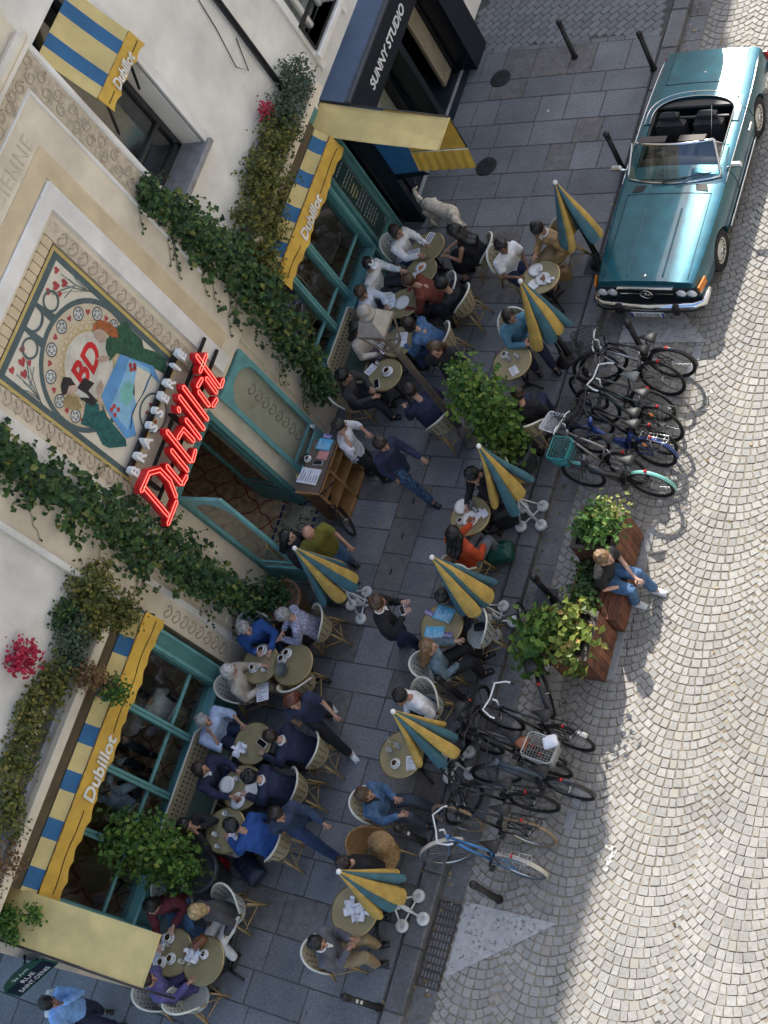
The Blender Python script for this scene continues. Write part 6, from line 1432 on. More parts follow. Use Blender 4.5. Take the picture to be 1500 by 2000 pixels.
def bicycle(label, rear, front, frame, R=.34, bars='flat', barm=None, saddle=None, rack=None, basket=None, fender=None, tyre=None, lean=0.0, steer=0.0, step=False, seatpost=.95, refl=False, thick=.017, group='bicycles parked along the kerb', zr=RZ, zf=RZ, baskm=None, guard=None, tail=False):
    a, b = G(rear[0], rear[1], zr), G(front[0], front[1], zf); d = b - a; d.z = 0; d.normalize()
    t = thing('bicycle', label, 'bicycle', (a.x, a.y, (zr + zf) / 2), math.atan2(d.y, d.x) - PI / 2, group); t.rotation_mode = 'ZYX'; t.rotation_euler = (0, lean, math.atan2(d.y, d.x) - PI / 2)
    t.rotation_mode = 'XYZ'; wb = 1.05; barm = barm or m_blk; tyre = tyre or m_tyre
    A = Vector((0, 0, R)); Bb = Vector((0, .43, .29)); St = Vector((0, .27, .72)); Hd = Vector((0, .87, .82 if not step else .86)); Hl = Vector((0, .92, .68)); Fw = Vector((0, wb, R))
    f = MB()
    f.tube([Bb, Hl if not step else Hl + Vector((0, 0, -.02))], thick * 1.15, 8); f.tube([St, Bb], thick, 8)
    if step: f.tube([Bb + Vector((0, -.02, .18)), Hl + Vector((0, -.06, -.22)), Hl], thick, 8)
    else: f.tube([St - Vector((0, 0, .03)), Hd - Vector((0, 0, .03))], thick, 8)
    f.tube([Hl - Vector((0, -.01, .03)), Hd + Vector((0, 0, .02))], thick * 1.25, 8)
    for s in (-1, 1): f.tube([Bb + Vector((s * .03, 0, 0)), A + Vector((s * .055, 0, 0))], .009, 6); f.tube([St - Vector((0, 0, .05)), A + Vector((s * .055, 0, 0))], .008, 6)
    f.build('frame', frame, t)
    wheel_parts(R, tyre, t, A)
    fk = bpy.data.objects.new('fork_assembly', MB().tube([(-.05, wb - .93 - .0, R - .68), (-.045, .04, -.08), (0, 0, 0)], .011, 6).tube([(.05, wb - .93, R - .68), (.045, .04, -.08), (0, 0, 0)], .011, 6).mesh('fork', frame)); C.objects.link(fk); fk.name = 'fork'; fk.parent = t; fk.location = Hl; 
    fk.rotation_euler = (0, 0, steer)
    wheel_parts(R, tyre, fk, Vector((0, wb - .92, R - .68)))
    h = MB(); top = Vector((0, -.05, .3)); h.tube([(0, -.02, .12), top], .013, 7); h.tube([top, top + Vector((0, .06, .01))], .013, 7); c = top + Vector((0, .07, .01))
    if bars == 'flat': pts = [(-.31, -.06, 0), (-.16, 0, .01), (0, .0, 0), (.16, 0, .01), (.31, -.06, 0)]
    elif bars == 'city': pts = [(-.27, -.26, .06), (-.26, -.12, .07), (-.2, .02, .07), (0, .03, 0), (.2, .02, .07), (.26, -.12, .07), (.27, -.26, .06)]
    else: pts = [(-.21, -.02, -.14), (-.21, .08, -.13), (-.21, .11, -.02), (-.2, .06, .0), (0, 0, 0), (.2, .06, 0), (.21, .11, -.02), (.21, .08, -.13), (.21, -.02, -.14)]
    h.tube([c + Vector(p) for p in pts], .0125, 7); hb = put('handlebar', h.mesh('handlebar', barm), fk)
    g = MB()
    for s in (0, -1):
        p, q = c + Vector(pts[s]), c + Vector(pts[1 if s == 0 else -2]); g.tube([p, p.lerp(q, .45)], .018, 8); 
    build_each(g, 'grip', m_blk, hb)
    sd = MB(); z = seatpost; sd.tube([St - Vector((0, 0, .05)), (0, .24, z - .03)], .013, 7)
    so = sd.build('seat_post', m_alu if barm is not m_blk else m_blk, t)
    k = MB(); vs = []
    prof = [(-.12, .085, .0), (-.06, .09, .02), (.03, .05, .018), (.12, .022, .012), (.16, .012, .0)]
    k.tube([(0, .2 + p[0], z + p[2]) for p in prof], [p[1] for p in prof], 12, flat=.35, up=(0, 0, 1)); k.build('saddle', saddle or m_sad, t)
    cr = MB(); cr.lathe([(.095, -.004), (.095, .004)], tuple(Bb + Vector((.06, 0, 0))), 20, axis=(1, 0, 0)); cr.tube([Bb + Vector((-.08, 0, 0)), Bb + Vector((.08, 0, 0))], .02, 8)
    for s in (-1, 1): cr.tube([Bb + Vector((s * .08, 0, 0)), Bb + Vector((s * .09, s * .11, s * -.12))], .011, 6)
    cr.tube([Bb + Vector((.06, 0, .094)), A + Vector((.05, 0, .035))], .006, 4); cr.tube([Bb + Vector((.06, 0, -.094)), A + Vector((.05, 0, -.035))], .006, 4)
    co = cr.build('crankset', m_blk, t)
    for s in (-1, 1): p = Bb + Vector((s * .135, s * .11, s * -.12)); MB().box(p, (.09, .07, .02), None, 0, .005).build('pedal', m_blk, t)
    if fender:
        fm = MB()
        def arc_f(c0, a0, a1, off=Vector((0, 0, 0))):
            n = 12; r = R + .04; vs = []; 
            for i in range(n + 1):
                q = a0 + (a1 - a0) * i / n
                for s in (-1, 1): vs.append(c0 + Vector((s * .028, r * math.cos(q), r * math.sin(q) - (.01 if abs(s) else 0))))
                vs.insert(len(vs) - 1, c0 + Vector((0, (r + .012) * math.cos(q), (r + .012) * math.sin(q))))
            fs = [(i * 3 + j, i * 3 + j + 1, i * 3 + 4 + j, i * 3 + 3 + j) for i in range(n) for j in range(2)]
            o = MB().add(vs, fs, 0, True); return o
        arc_f(A, PI * .28, PI * 1.02).build('mudguard', fender, t)
        put('mudguard', arc_f(Vector((0, wb - .92, R - .68)), PI * .1, PI * .78).mesh('mudguard', fender), fk)
    if rack:
        r_ = MB(); z = R + .4
        for s in (-1, 1): r_.tube([(s * .06, .16, z), (s * .065, -.28, z), (0, -.31, z)] if s > 0 else [(s * .06, .16, z), (s * .065, -.28, z), (0, -.31, z)], .007, 5); r_.tube([(s * .062, -.05, z), A + Vector((s * .06, 0, 0))], .006, 5); r_.tube([(s * .064, -.25, z), A + Vector((s * .06, 0, 0))], .006, 5)
        for y_ in (.12, -.0, -.12, -.24): r_.tube([(-.062, y_, z), (.062, y_, z)], .006, 5)
        r_.tube([(0, .16, z), (0, -.3, z)], .006, 5); r_.build('luggage_rack', rack, t)
    if basket:
        kind, bm_ = basket; wv = MB()
        if kind == 'rear': c0, sx, sy, hz, z0 = Vector((0, -.12, R + .42)), .17, .22, .24, 0
        elif kind == 'tray': c0, sx, sy, hz, z0 = Vector((0, wb - .9 + .02, .22)), .17, .14, .05, 0
        else: c0, sx, sy, hz, z0 = Vector((0, wb - .92 + .12, .12)), .18, .15, .26, 0
        for lv in range(5):
            u = lv / 4; k_ = .8 + .2 * u; wv.tube([c0 + Vector((sx * k_ * x_, sy * k_ * y_, hz * u)) for x_, y_ in ((-1, -.8), (-.8, -1), (.8, -1), (1, -.8), (1, .8), (.8, 1), (-.8, 1), (-1, .8))], .005 if lv < 4 else .01, 5, closed=True)
        for i in range(9):
            x_ = -1 + 2 * i / 8
            for s in (-1, 1): wv.tube([c0 + Vector((sx * .8 * x_, sy * .8 * s, 0)), c0 + Vector((sx * x_, sy * s, hz))], .004, 4); wv.tube([c0 + Vector((sx * .8 * s, sy * .8 * x_, 0)), c0 + Vector((sx * s, sy * x_, hz))], .004, 4)
            wv.tube([c0 + Vector((sx * .8 * x_, -sy * .8, 0)), c0 + Vector((sx * .8 * x_, sy * .8, 0))], .004, 4); wv.tube([c0 + Vector((-sx * .8, sy * .8 * x_, 0)), c0 + Vector((sx * .8, sy * .8 * x_, 0))], .004, 4)
        if kind == 'rear': wv.build('basket', bm_, t)
        else: put('basket', wv.mesh('basket', bm_), fk)
    if tail: MB().tube([(0, -.2, R * 2 + .0), (0, -.33, R * 1.75)], .035, 8, flat=.4).build('tail_guard', mat('white_guard', (.65, .64, .62), .4), t)
    if refl: MB().box((.03, .16, R + .1), (.012, .07, .05)).build('reflector', m_refl, t)
    MB().lathe([(.0, 0), (.025, .0), (.025, .03), (.0, .032)], (0, -.0, R + .38), 10, axis=(0, -1, .1)).build('rear_light', m_refr, t)
    return t
def bm(n, c, metal=.3): return mat('bike_' + n, c, .3, metal, var=.06, coat=.4)
BKM = bm('black', (.012, .012, .014)); SIL = bm('silver', (.27, .26, .27), .6); DGR = bm('dark_green', (.012, .03, .025)); BLU2 = bm('royal', (.015, .045, .2)); CRW = bm('cream', (.45, .41, .36)); AQ = bm('aqua', (.2, .5, .45)); CHA = bm('charcoal', (.06, .06, .058)); LBL = bm('sky', (.05, .19, .4))
wire = mat('white_wire', (.7, .7, .7), .4); wirb = mat('black_wire', (.012, .012, .012), .5)
bicycle('black city bicycle with a yellow lock on its front basket, closest to the road bollard', (1325, 735), (1165, 728), BKM, bars='flat', fender=BKM, lean=.06, steer=.5, basket=('front', wirb))
bicycle('silver mountain bicycle with white grips and thick black tyres', (1303, 770), (1178, 748), SIL, bars='flat', barm=mat('white_bar', (.7, .7, .7), .35), lean=.18, steer=.35, R=.35)
bicycle('dark green bicycle with white curved handlebar and an amber wheel reflector', (1300, 858), (1180, 822), DGR, bars='city', barm=MATS['white_bar'], lean=.2, steer=.1, refl=True, R=.35, rack=m_blk)
bicycle('slim dark bicycle with a grey saddle, beside the white handlebar', (1285, 820), (1170, 800), CHA, bars='flat', lean=.16, steer=-.2, saddle=mat('grey_saddle', (.13, .14, .14), .5))
bicycle('royal blue hire bicycle with front carrier box and rear rack', (1290, 908), (1152, 880), BLU2, bars='city', barm=m_blk, lean=.12, R=.31, step=True, rack=m_alu, basket=('front', wirb), refl=True, fender=BLU2, thick=.03)
bicycle('cream bicycle with a white wire tray over its front wheel', (1235, 942), (1118, 905), CRW, bars='flat', barm=m_alu, lean=.18, R=.33, basket=('tray', wire))
v = bicycle('aqua and grey hire bicycle with a turquoise front basket and pale mudguard', (1285, 968), (1150, 948), CHA, bars='city', lean=.04, R=.32, step=True, fender=AQ, basket=('front', mat('turquoise_plastic', (.02, .25, .24), .4)), thick=.04)
bicycle('black bicycle behind the near planter, its front wheel towards the kerb', (1078, 1372), (1040, 1235), CHA, bars='flat', lean=.1, R=.33, fender=BKM, saddle=MATS['black_saddle'])
bicycle('dark bicycle with white curved handlebar and white tail by the planter', (1128, 1462), (985, 1420), BKM, bars='city', barm=MATS['white_bar'], lean=.12, R=.34, rack=m_blk, tail=True)
bicycle('black bicycle with a brown leather saddle and a wire rear basket', (1085, 1512), (945, 1465), BKM, bars='flat', lean=.1, R=.34, saddle=mat('brown_saddle', (.22, .07, .025), .45), basket=('rear', mat('grey_wire', (.4, .4, .38), .4, .5)))
bicycle('black electric bicycle with a grey battery bar and wide tyres', (1128, 1558), (935, 1510), mat('bike_slate', (.07, .085, .1), .4, .2), bars='flat', lean=.06, R=.33, thick=.035, fender=BKM, steer=.3)
bicycle('dark folding step-through bicycle lying behind the black electric bicycle', (1060, 1585), (910, 1570), BKM, bars='flat', lean=.1, R=.33, rack=m_blk, steer=1.0)
bicycle('dark bicycle with tan tyre walls beside the sky blue bicycle', (1050, 1650), (905, 1620), BKM, bars='flat', lean=.2, R=.35, tyre=m_tan_t, rack=m_blk)
bicycle('sky blue bicycle with pale mudguards, nearest the drain grate', (1032, 1712), (893, 1672), LBL, bars='city', barm=MATS['white_bar'], lean=.14, R=.34, fender=mat('cream_guard', (.55, .5, .42), .4), steer=.55, rack=MATS['grey_wire'], tyre=mat('grey_tyre', (.1, .1, .1), .8))
bicycle('black bicycle standing along the kerb edge beside the parasol base', (952, 1402), (893, 1590), BKM, bars='flat', lean=-.05, R=.34, rack=m_blk, steer=.3)
bicycle('dark bicycle pressed between the brown saddle bicycle and the white handlebar', (1075, 1490), (940, 1448), CHA, bars='flat', lean=.02, R=.34, steer=-.3)
bicycle('dark bicycle squeezed between the blue hire bicycle and the green one', (1290, 885), (1160, 850), BKM, bars='flat', lean=.1, R=.34, steer=.4, rack=m_blk)
bicycle('small black bicycle leaning against the wooden reception stand', (652, 935), (683, 1012), BKM, bars='flat', lean=.06, R=.27, zr=0, zf=0, group='bicycles on the pavement')
# =============================================================== ROADSTER
m_car = mat('teal_metallic', (.012, .112, .15), .3, .45, var=.12, scale=5, coat=1.0, stain=.1, sscale=2); m_chr = mat('chrome', (.72, .72, .72), .08, 1.0, var=.02); m_lea = mat('black_leather', (.02, .02, .021), .5, var=.15, bump=.15); m_blkr = mat('black_rubber', (.01, .01, .011), .6); m_lens = mat('clear_lens', (.75, .75, .75), .12, .2); m_amb = mat('amber_lens', (.7, .2, .01), .15); m_seamc = mat('panel_gap', (.004, .02, .024), .5)
m_whl = mat('wheel_alloy', (.55, .53, .48), .45, .1, var=.08)
CT = thing('convertible_car', 'teal open two seater convertible car with black seats parked at the kerb', 'car', (.92, 12.93, RZ), math.radians(-1.3))
LN, HWD = 2.2, .885                                            # half length to the panels, half width
def beltz(y): return .83 - .035 * max(0, -y / 2.2) ** 1.4 - .03 * max(0, y / 2.2) ** 2   # y: -front .. +rear
def halfw(y): a = abs(y) / 2.2; return HWD * (1 - .1 * a ** 3.2)
def sect(y):
    """one cross-section of the body shell, right half from the sill up and over to the centre line"""
    w_, zb = halfw(y), beltz(y)
    e = [(.80 * w_, .2), (.94 * w_, .25), (.985 * w_, .36), (1.0 * w_, .5), (.995 * w_, .62), (.965 * w_, zb - .08), (.925 * w_, zb - .02), (.86 * w_, zb + .004)]
    top = zb + (.035 if y < 0 else .03)
    e += [(.66 * w_, zb + .012), (.4 * w_, top - .004), (0, top)]
    return e
ys = [-2.2, -2.17, -2.1, -1.9, -1.6, -1.25, -.9, -.6, -.3, 0, .3, .6, .9, 1.25, 1.6, 1.9, 2.1, 2.17, 2.2]
c = MB(); V = []; n1 = 0
for y in ys:
    e = sect(y); k = 1.0
    pr_ = [(x, z) for x, z in e] + [(-x, z) for x, z in e[-2::-1]]
    if abs(y) > 2.18: pr_ = [(x * .97, .45 + (z - .45) * .86) for x, z in pr_]
    n1 = len(pr_); V += [(x, y, z) for x, z in pr_]
Fc = [(i * n1 + j, i * n1 + n1 + j, i * n1 + n1 + j + 1, i * n1 + j + 1) for i in range(len(ys) - 1) for j in range(n1 - 1)]
Fc += [(i * n1 + n1 - 1, i * n1 + n1 * 2 - 1, i * n1 + n1, i * n1) for i in range(len(ys) - 1)]
Fc += [tuple(range(n1)), tuple(range((len(ys) - 1) * n1, len(ys) * n1))[::-1]]
c.add(V, Fc, 0, True); bme = c.mesh('body', m_car)
bmx = bmesh.new(); bmx.from_mesh(bme); bmesh.ops.recalc_face_normals(bmx, faces=bmx.faces); bmx.to_mesh(bme); bmx.free()
bo = bpy.data.objects.new('b', bme); C.objects.link(bo); cutters = []
def cutter(mb): o = bpy.data.objects.new('cut', mb.mesh('cut', m_blkr)); C.objects.link(o); cutters.append(o); m = bo.modifiers.new('c', 'BOOLEAN'); m.operation = 'DIFFERENCE'; m.object = o; m.solver = 'EXACT'
YF, YR = -1.27, 1.2
for y in (YF, YR):
    for s in (-1, 1): cutter(MB().lathe([(.365, -.18), (.365, .3)], (s * .8, y, .31), 28, axis=(s, 0, 0)))
cutter(MB().bx(-.66, .66, -.1, 1.2, .3, 1.2, 0, .06))
dg = bpy.context.evaluated_depsgraph_get(); me = bpy.data.meshes.new_from_object(bo.evaluated_get(dg)); me.name = 'body'
for o in cutters + [bo]: bpy.data.objects.remove(o)
for p in me.polygons: p.use_smooth = True
me.materials.clear(); me.materials.append(m_car); me.materials.append(m_blkr)
try: me.set_sharp_from_angle(angle=math.radians(32))
except Exception: pass
put('body', me, CT)
def cpart(nm, mb, m, par=None): return mb.build(nm, m, par or CT)
# wheels
tw = MB().lathe([(.2, -.09), (.29, -.095), (.318, -.07), (.318, .07), (.29, .095), (.2, .09)], (0, 0, 0), 32, axis=(1, 0, 0), caps=False).mesh('tyre', m_tyre)
rm = MB().lathe([(.0, .075), (.05, .09), (.07, .07), (.15, .062), (.19, .082), (.215, .08), (.215, -.06), (.0, -.06)], (0, 0, 0), 32, axis=(1, 0, 0)); 
for k in range(15): q = 2 * PI * k / 15; rm.box((.068, .165 * math.cos(q), .165 * math.sin(q)), (.012, .022, .034), Matrix.Rotation(q, 3, 'X'), 1)
rmm = rm.mesh('wheel_disc', [m_whl, m_blkr]); hub = MB().lathe([(.0, .0), (.055, .0), (.045, .018), (.0, .022)], (.085, 0, 0), 18, axis=(1, 0, 0)).mesh('hub_cap', m_chr)
for y in (YF, YR):
    for s in (-1, 1):
        w_ = put('wheel', tw, CT); w_.location = (s * .76, y, .318); w_.scale = (s, 1, 1); put('wheel_disc', rmm, w_); put('hub_cap', hub, w_)
# shut lines, trim, bumpers
sm_ = MB()
def over(y, x0, x1, n=12, dz=.004): return [(x0 + (x1 - x0) * i / n, y, surf(x0 + (x1 - x0) * i / n, y) + dz) for i in range(n + 1)]
def surf(x, y):
    e = sect(y); x = abs(x)
    for (xa, za), (xb, zb) in zip(e, e[1:]):
        if za > .7 and xb <= x <= xa: return za + (zb - za) * (xa - x) / max(xa - xb, 1e-6)
    return e[-1][1] if x < .4 * halfw(y) else beltz(y)
for s in (-1, 1):
    sm_.tube([(s * .66, y, surf(.66, y) + .002) for y in [-2.12 + 1.5 * i / 14 for i in range(15)]], .005, 5)
    sm_.tube([(s * .6, y, surf(.6, y) + .002) for y in [1.5 + .65 * i / 10 for i in range(11)]], .005, 5)
sm_.tube(over(-.62, -.66, .66, 12, .002), .006, 5); sm_.tube(over(1.5, -.6, .6, 12, .002), .006, 5)
for s in (-1, 1):
    for y in (-.2, .98): sm_.tube([(s * x * 1.003, y, z) for x, z in [(xx, zz) for xx, zz in sect(y)[1:8]]], .0045, 5)
cpart('shut_lines', sm_, m_seamc)
hl = MB()
for s in (-1, 1): hl.tube([(s * .28, y, surf(.28, y) + .0) for y in [-2.1 + 1.2 * i / 12 for i in range(13)]], .014, 6)
cpart('bonnet_crease', hl, m_car)
tr_ = MB()
for s in (-1, 1):
    tr_.tube([(s * halfw(y) * 1.004, y, .34) for y in [-.85 + 1.65 * i / 12 for i in range(13)]], .014, 6); tr_.tube([(s * halfw(y) * .93, y, beltz(y) - .012) for y in [-.4 + 2.4 * i / 20 for i in range(21)]], .008, 5)
build_each(tr_, 'chrome_strip', m_chr, CT)
fl_ = MB()
for s in (-1, 1): fl_.prism([(s * .83, -.9, .19), (s * .89, -.88, .33), (s * .89, .82, .33), (s * .83, .84, .19)], (s * .012, 0, 0))
cpart('sill_cladding', fl_, mat('sill_grey', (.06, .075, .08), .5))
def bumper(y, s):
    b = MB(); pts = [(-.86, y - s * .3, .43), (-.84, y - s * .06, .43), (-.7, y, .43), (0, y + s * .05, .43), (.7, y, .43), (.84, y - s * .06, .43), (.86, y - s * .3, .43)]
    b.tube(pts, .062, 10, flat=1.0); o = cpart('bumper', b, m_chr)
    r = MB(); r.tube([(p[0] * 1.0, p[1] + s * .055, p[2] - .045) for p in pts[1:-1]], .024, 8); cpart('bumper_rubber', r, m_blkr, o)
    for x in (-.45, .45): cpart('overrider', MB().box((x, y + s * .075, .42), (.09, .09, .22), None, 0, .03), m_blkr, o)
    return o
fb_ = bumper(-2.32, -1); bumper(2.32, 1)
cpart('bumper_gap', MB().bx(-.8, .8, -2.28, -2.15, .36, .44), m_blkr)
g_ = cpart('grille', MB().bx(-.42, .42, -2.225, -2.19, .48, .7, 0, .01), m_blkr)
gl = MB()
for k in range(4): gl.bx(-.41, .41, -2.24, -2.225, .515 + k * .05, .525 + k * .05)
cpart('grille_bars', gl, mat('grille_black', (.02, .02, .02), .3, .4), g_); cpart('grille_surround', MB().bx(-.44, .44, -2.25, -2.2, .705, .735, 0, .01).bx(-.41, .41, -2.243, -2.226, .59, .61), m_chr, g_)
st = MB(); st.tube([(.095 * math.cos(2 * PI * i / 24), -2.255, .6 + .095 * math.sin(2 * PI * i / 24)) for i in range(24)], .009, 6, closed=True)
for k in range(3): q = PI / 2 + 2 * PI * k / 3; st.prism([(0 + .016 * math.cos(q + 1.57), -2.252, .6 + .016 * math.sin(q + 1.57)), (.09 * math.cos(q), -2.252, .6 + .09 * math.sin(q)), (.016 * math.cos(q - 1.57), -2.252, .6 + .016 * math.sin(q - 1.57))], (0, -.008, 0))
cpart('grille_star', st, m_chr, g_); cpart('bonnet_badge', MB().lathe([(0, 0), (.028, .0), (.024, .006), (0, .007)], (0, -2.08, surf(0, -2.08) + .002), 16), m_chr)
for s in (-1, 1):
    cpart('headlight', MB().bx(s * .44, s * .8, -2.22, -2.17, .5, .7, 0, .02), m_blkr)
    for x in (.54, .7):
        h_ = cpart('headlight', MB().lathe([(.07, 0), (.078, .02), (.066, .034), (.03, .045), (0, .047)], (s * x, -2.215, .61), 18, axis=(0, -1, 0)), m_lens); cpart('headlight_ring', MB().tube([(s * x + .078 * math.cos(2 * PI * i / 20), -2.235, .61 + .078 * math.sin(2 * PI * i / 20)) for i in range(20)], .007, 5, closed=True), m_chr, h_)
    cpart('marker_lamp', MB().prism([(s * .79, -2.19, .56), (s * .835, -1.98, .56), (s * .84, -1.98, .7), (s * .795, -2.19, .7)], (s * .022, 0, 0)), m_amb)
    cpart('tail_lamp', MB().bx(s * .42, s * .83, 2.17, 2.215, .5, .68, 0, .015), m_refr)
pl_ = cpart('number_plate', MB().bx(-.26, .26, -2.452, -2.44, .3, .41, 0, .004), mat('plate_white', (.72, .72, .7), .5)); cpart('plate_band', MB().bx(-.262, -.225, -2.456, -2.4525, .3, .41).bx(.225, .262, -2.456, -2.4525, .3, .41), mat('plate_blue', (.01, .05, .3), .5), pl_)
text('AZ-216-3B', .098, m_blk, (0, -2.4535, .355), (1, 0, 0), (0, 0, 1), .001, pl_, 'plate_characters', world=False, sx=.85)
# windscreen with chrome frame, wipers, mirrors, aerial
def ws(u, v):
    x = -1 + 2 * u; y = -.44 + .4 * v + .12 * x * x * (1 - .3 * v); return Vector((x * (.74 - .1 * v), y, surf(.3, -.3) + .01 + .4 * v - .02 * x * x))
cpart('windscreen', MB().grid(ws, 14, 6), glass('car_glass', (.7, .82, .8), .5))
cpart('screen_frame', MB().tube([ws(i / 16, 1) for i in range(17)], .022, 8).tube([ws(0, i / 6) for i in range(7)], .02, 8).tube([ws(1, i / 6) for i in range(7)], .02, 8).tube([ws(i / 16, 0) for i in range(17)], .014, 8), m_chr)
wp = MB()
for (u0, u1, v1) in ((.3, .66, .1), (.55, .92, .16)): wp.tube([ws(u0, -.02) + Vector((0, -.05, .02)), ws(u1, v1) + Vector((0, -.02, .012))], .006, 5); wp.tube([ws(u0 - .16, .04) + Vector((0, -.02, .014)), ws(u1, v1) + Vector((0, -.02, .016))], .008, 5)
cpart('wiper', wp, m_blk); cpart('cowl_grille', MB().prism([(-.6, -.58, surf(.5, -.6) + .003), (.6, -.58, surf(.5, -.6) + .003), (.56, -.46, surf(.5, -.5) + .006), (-.56, -.46, surf(.5, -.5) + .006)], (0, 0, .004)), m_blkr)
for s in (-1, 1):
    mi = cpart('door_mirror', MB().tube([(s * .8, -.16, .84), (s * .88, -.18, .9)], .02, 6).box((s * .95, -.18, .92), (.17, .07, .1), None, 0, .025), m_chr); cpart('mirror_glass', MB().bx(s * .885, s * 1.015, -.143, -.14, .885, .955), m_lens, mi)
    cpart('door_handle', MB().box((s * .885, .74, .66), (.03, .17, .035), None, 0, .01), m_chr)
    qv = MB().add([ws(0 if s < 0 else 1, .06), ws(0 if s < 0 else 1, .95), Vector((s * .7, .26, .87)), Vector((s * .74, .22, .85))], [(0, 1, 2, 3)]); cpart('quarter_light', qv, MATS['car_glass']); cpart('quarter_frame', MB().tube([ws(0 if s < 0 else 1, .95), (s * .72, .25, .86)], .009, 6), m_chr)
cpart('aerial', MB().tube([(.45, .3, .9), (.5, .6, 1.35)], .004, 5), m_chr)
# cockpit
tub = MB(); tub.bx(-.655, .655, -.1, 1.19, .3, .32); cpart('cockpit_floor', tub, mat('black_carpet', (.012, .012, .013), .95))
for s in (-1, 1): cpart('door_card', MB().bx(s * .61, s * .656, -.08, 1.15, .32, .84, 0, .015), m_lea)
cpart('dashboard', MB().tube([(-.64, -.02, .74), (0, .0, .78), (.64, -.02, .74)], [.12, .13, .12], 12, flat=.8), mat('dash_brown', (.05, .038, .032), .6))
for s in (-1, 1):
    cpart('sun_visor', MB().box(ws(.5 + s * .24, 1.0) + Vector((0, .09, .0)), (.42, .15, .02), Matrix.Rotation(-.2, 3, 'X'), 0, .008), MATS['dash_brown'])
    st_ = cpart('seat', MB().box((s * .3, .34, .46), (.46, .5, .16), None, 0, .06), m_lea); cpart('seat_back', MB().box((s * .3, .66, .68), (.46, .15, .5), Matrix.Rotation(-.25, 3, 'X'), 0, .06), m_lea, st_); cpart('headrest', MB().box((s * .3, .74, .98), (.3, .12, .17), Matrix.Rotation(-.2, 3, 'X'), 0, .055), m_lea, st_)
    pp = MB()
    for k in range(5): pp.tube([(s * .3 - .14 + k * .07, .57, .5), (s * .3 - .14 + k * .07, .66, .86)], .014, 6)
    cpart('seat_pleats', pp, m_lea, st_)
sw_ = cpart('steering_wheel', MB().tube([(-.3 + .19 * math.cos(2 * PI * i / 24),   .18 - .08 * math.sin(2 * PI * i / 24), .84 + .17 * math.sin(2 * PI * i / 24)) for i in range(24)], .014, 6, closed=True), m_blk); cpart('wheel_hub', MB().tube([(-.3, .18, .84), (-.3, .02, .78)], .06, 10), m_blk, sw_)
cpart('centre_console', MB().bx(-.07, .07, .0, .8, .32, .56, 0, .02), m_lea)
cpart('rear_shelf', MB().box((0, 1.0, .62), (1.1, .34, .06), Matrix.Rotation(-.9, 3, 'X'), 0, .02).box((0, 1.12, .8), (1.26, .16, .06), None, 0, .02), m_lea)
dk = MB()
def deck(u, v): a = PI * u; r = .0; x = math.cos(a) * (.66 + .09 * v); y = .72 + math.sin(a) ** .5 * (.5 + .1 * v) if math.sin(a) > 0 else .72; return Vector((x, y, surf(min(abs(x), .78), y) + .012 + .008 * (1 - v)))
cpart('tonneau_edge', MB().grid(deck, 28, 2), m_car); cpart('tonneau_trim', MB().tube([deck(i / 28, 1) for i in range(29)], .011, 6).tube([deck(i / 28, 0) for i in range(29)], .009, 6), m_chr)
cpart('boot_lock', MB().lathe([(0, 0), (.02, 0), (.016, .01), (0, .011)], (0, 1.7, surf(0, 1.7) + .002), 12), m_chr)
# =============================================================== DOG
m_fur = mat('cream_fur', (.62, .53, .41), .9, var=.2, scale=14, bump=.4, bscale=70); m_fur2 = mat('dark_nose', (.02, .015, .014), .5)
q = G(862, 412, .42); dgt = thing('dog', 'cream coloured dog standing with lowered head beside the shop threshold', 'dog', (q.x, q.y, 0), math.radians(-112)); dgt.scale = (.98, .9, .9)
d = MB()
d.tube([(0, -.4, .55), (0, -.25, .54), (0, .0, .5), (0, .2, .5), (.0, .34, .55), (.06, .47, .55)], [.09, .13, .125, .155, .13, .085], 14)
d.tube([(.02, .36, .58), (.1, .52, .56), (.16, .62, .5)], [.09, .075, .07], 12); d.ell((.18, .66, .48), (.07, .09, .075), None, 0, 12, 8); d.tube([(.2, .7, .46), (.25, .8, .42)], [.048, .036], 10)
for s in (-1, 1): d.ell((.17 + s * .07, .63, .5), (.022, .045, .06), None, 0, 8, 6)
d.tube([(0, -.46, .58), (-.02, -.58, .66), (-.06, -.62, .76), (-.12, -.56, .8)], [.045, .045, .04, .02], 10)
for s in (-1, 1):
    d.tube([(s * .09, .24, .48), (s * .095, .25, .3), (s * .09, .23, .16), (s * .09, .25, .03)], [.075, .05, .036, .038], 10); d.ell((s * .09, .28, .025), (.035, .06, .028), None, 0, 8, 6)
    d.tube([(s * .09, -.33, .5), (s * .1, -.24, .33), (s * .1, -.42, .2), (s * .1, -.38, .03)], [.1, .062, .036, .036], 10); d.ell((s * .1, -.35, .025), (.035, .06, .028), None, 0, 8, 6)
dm = remesh(d, [m_fur, m_fur2], 'body', .016, 2); ex = MB(); ex.ell((.257, .815, .425), (.02, .016, .016), None, 1, 8, 6)
for s in (-1, 1): ex.ell((.19 + s * .04, .715, .515), (.01, .01, .01), None, 1, 7, 5)
put('body', join_mb(dm, ex), dgt); MB().tube([(.06 + .085 * math.cos(2 * PI * i / 14), .45 + .04 * math.cos(2 * PI * i / 14 + .4), .56 + .085 * math.sin(2 * PI * i / 14)) for i in range(14)], .012, 6, closed=True).build('collar', m_blk, dgt)
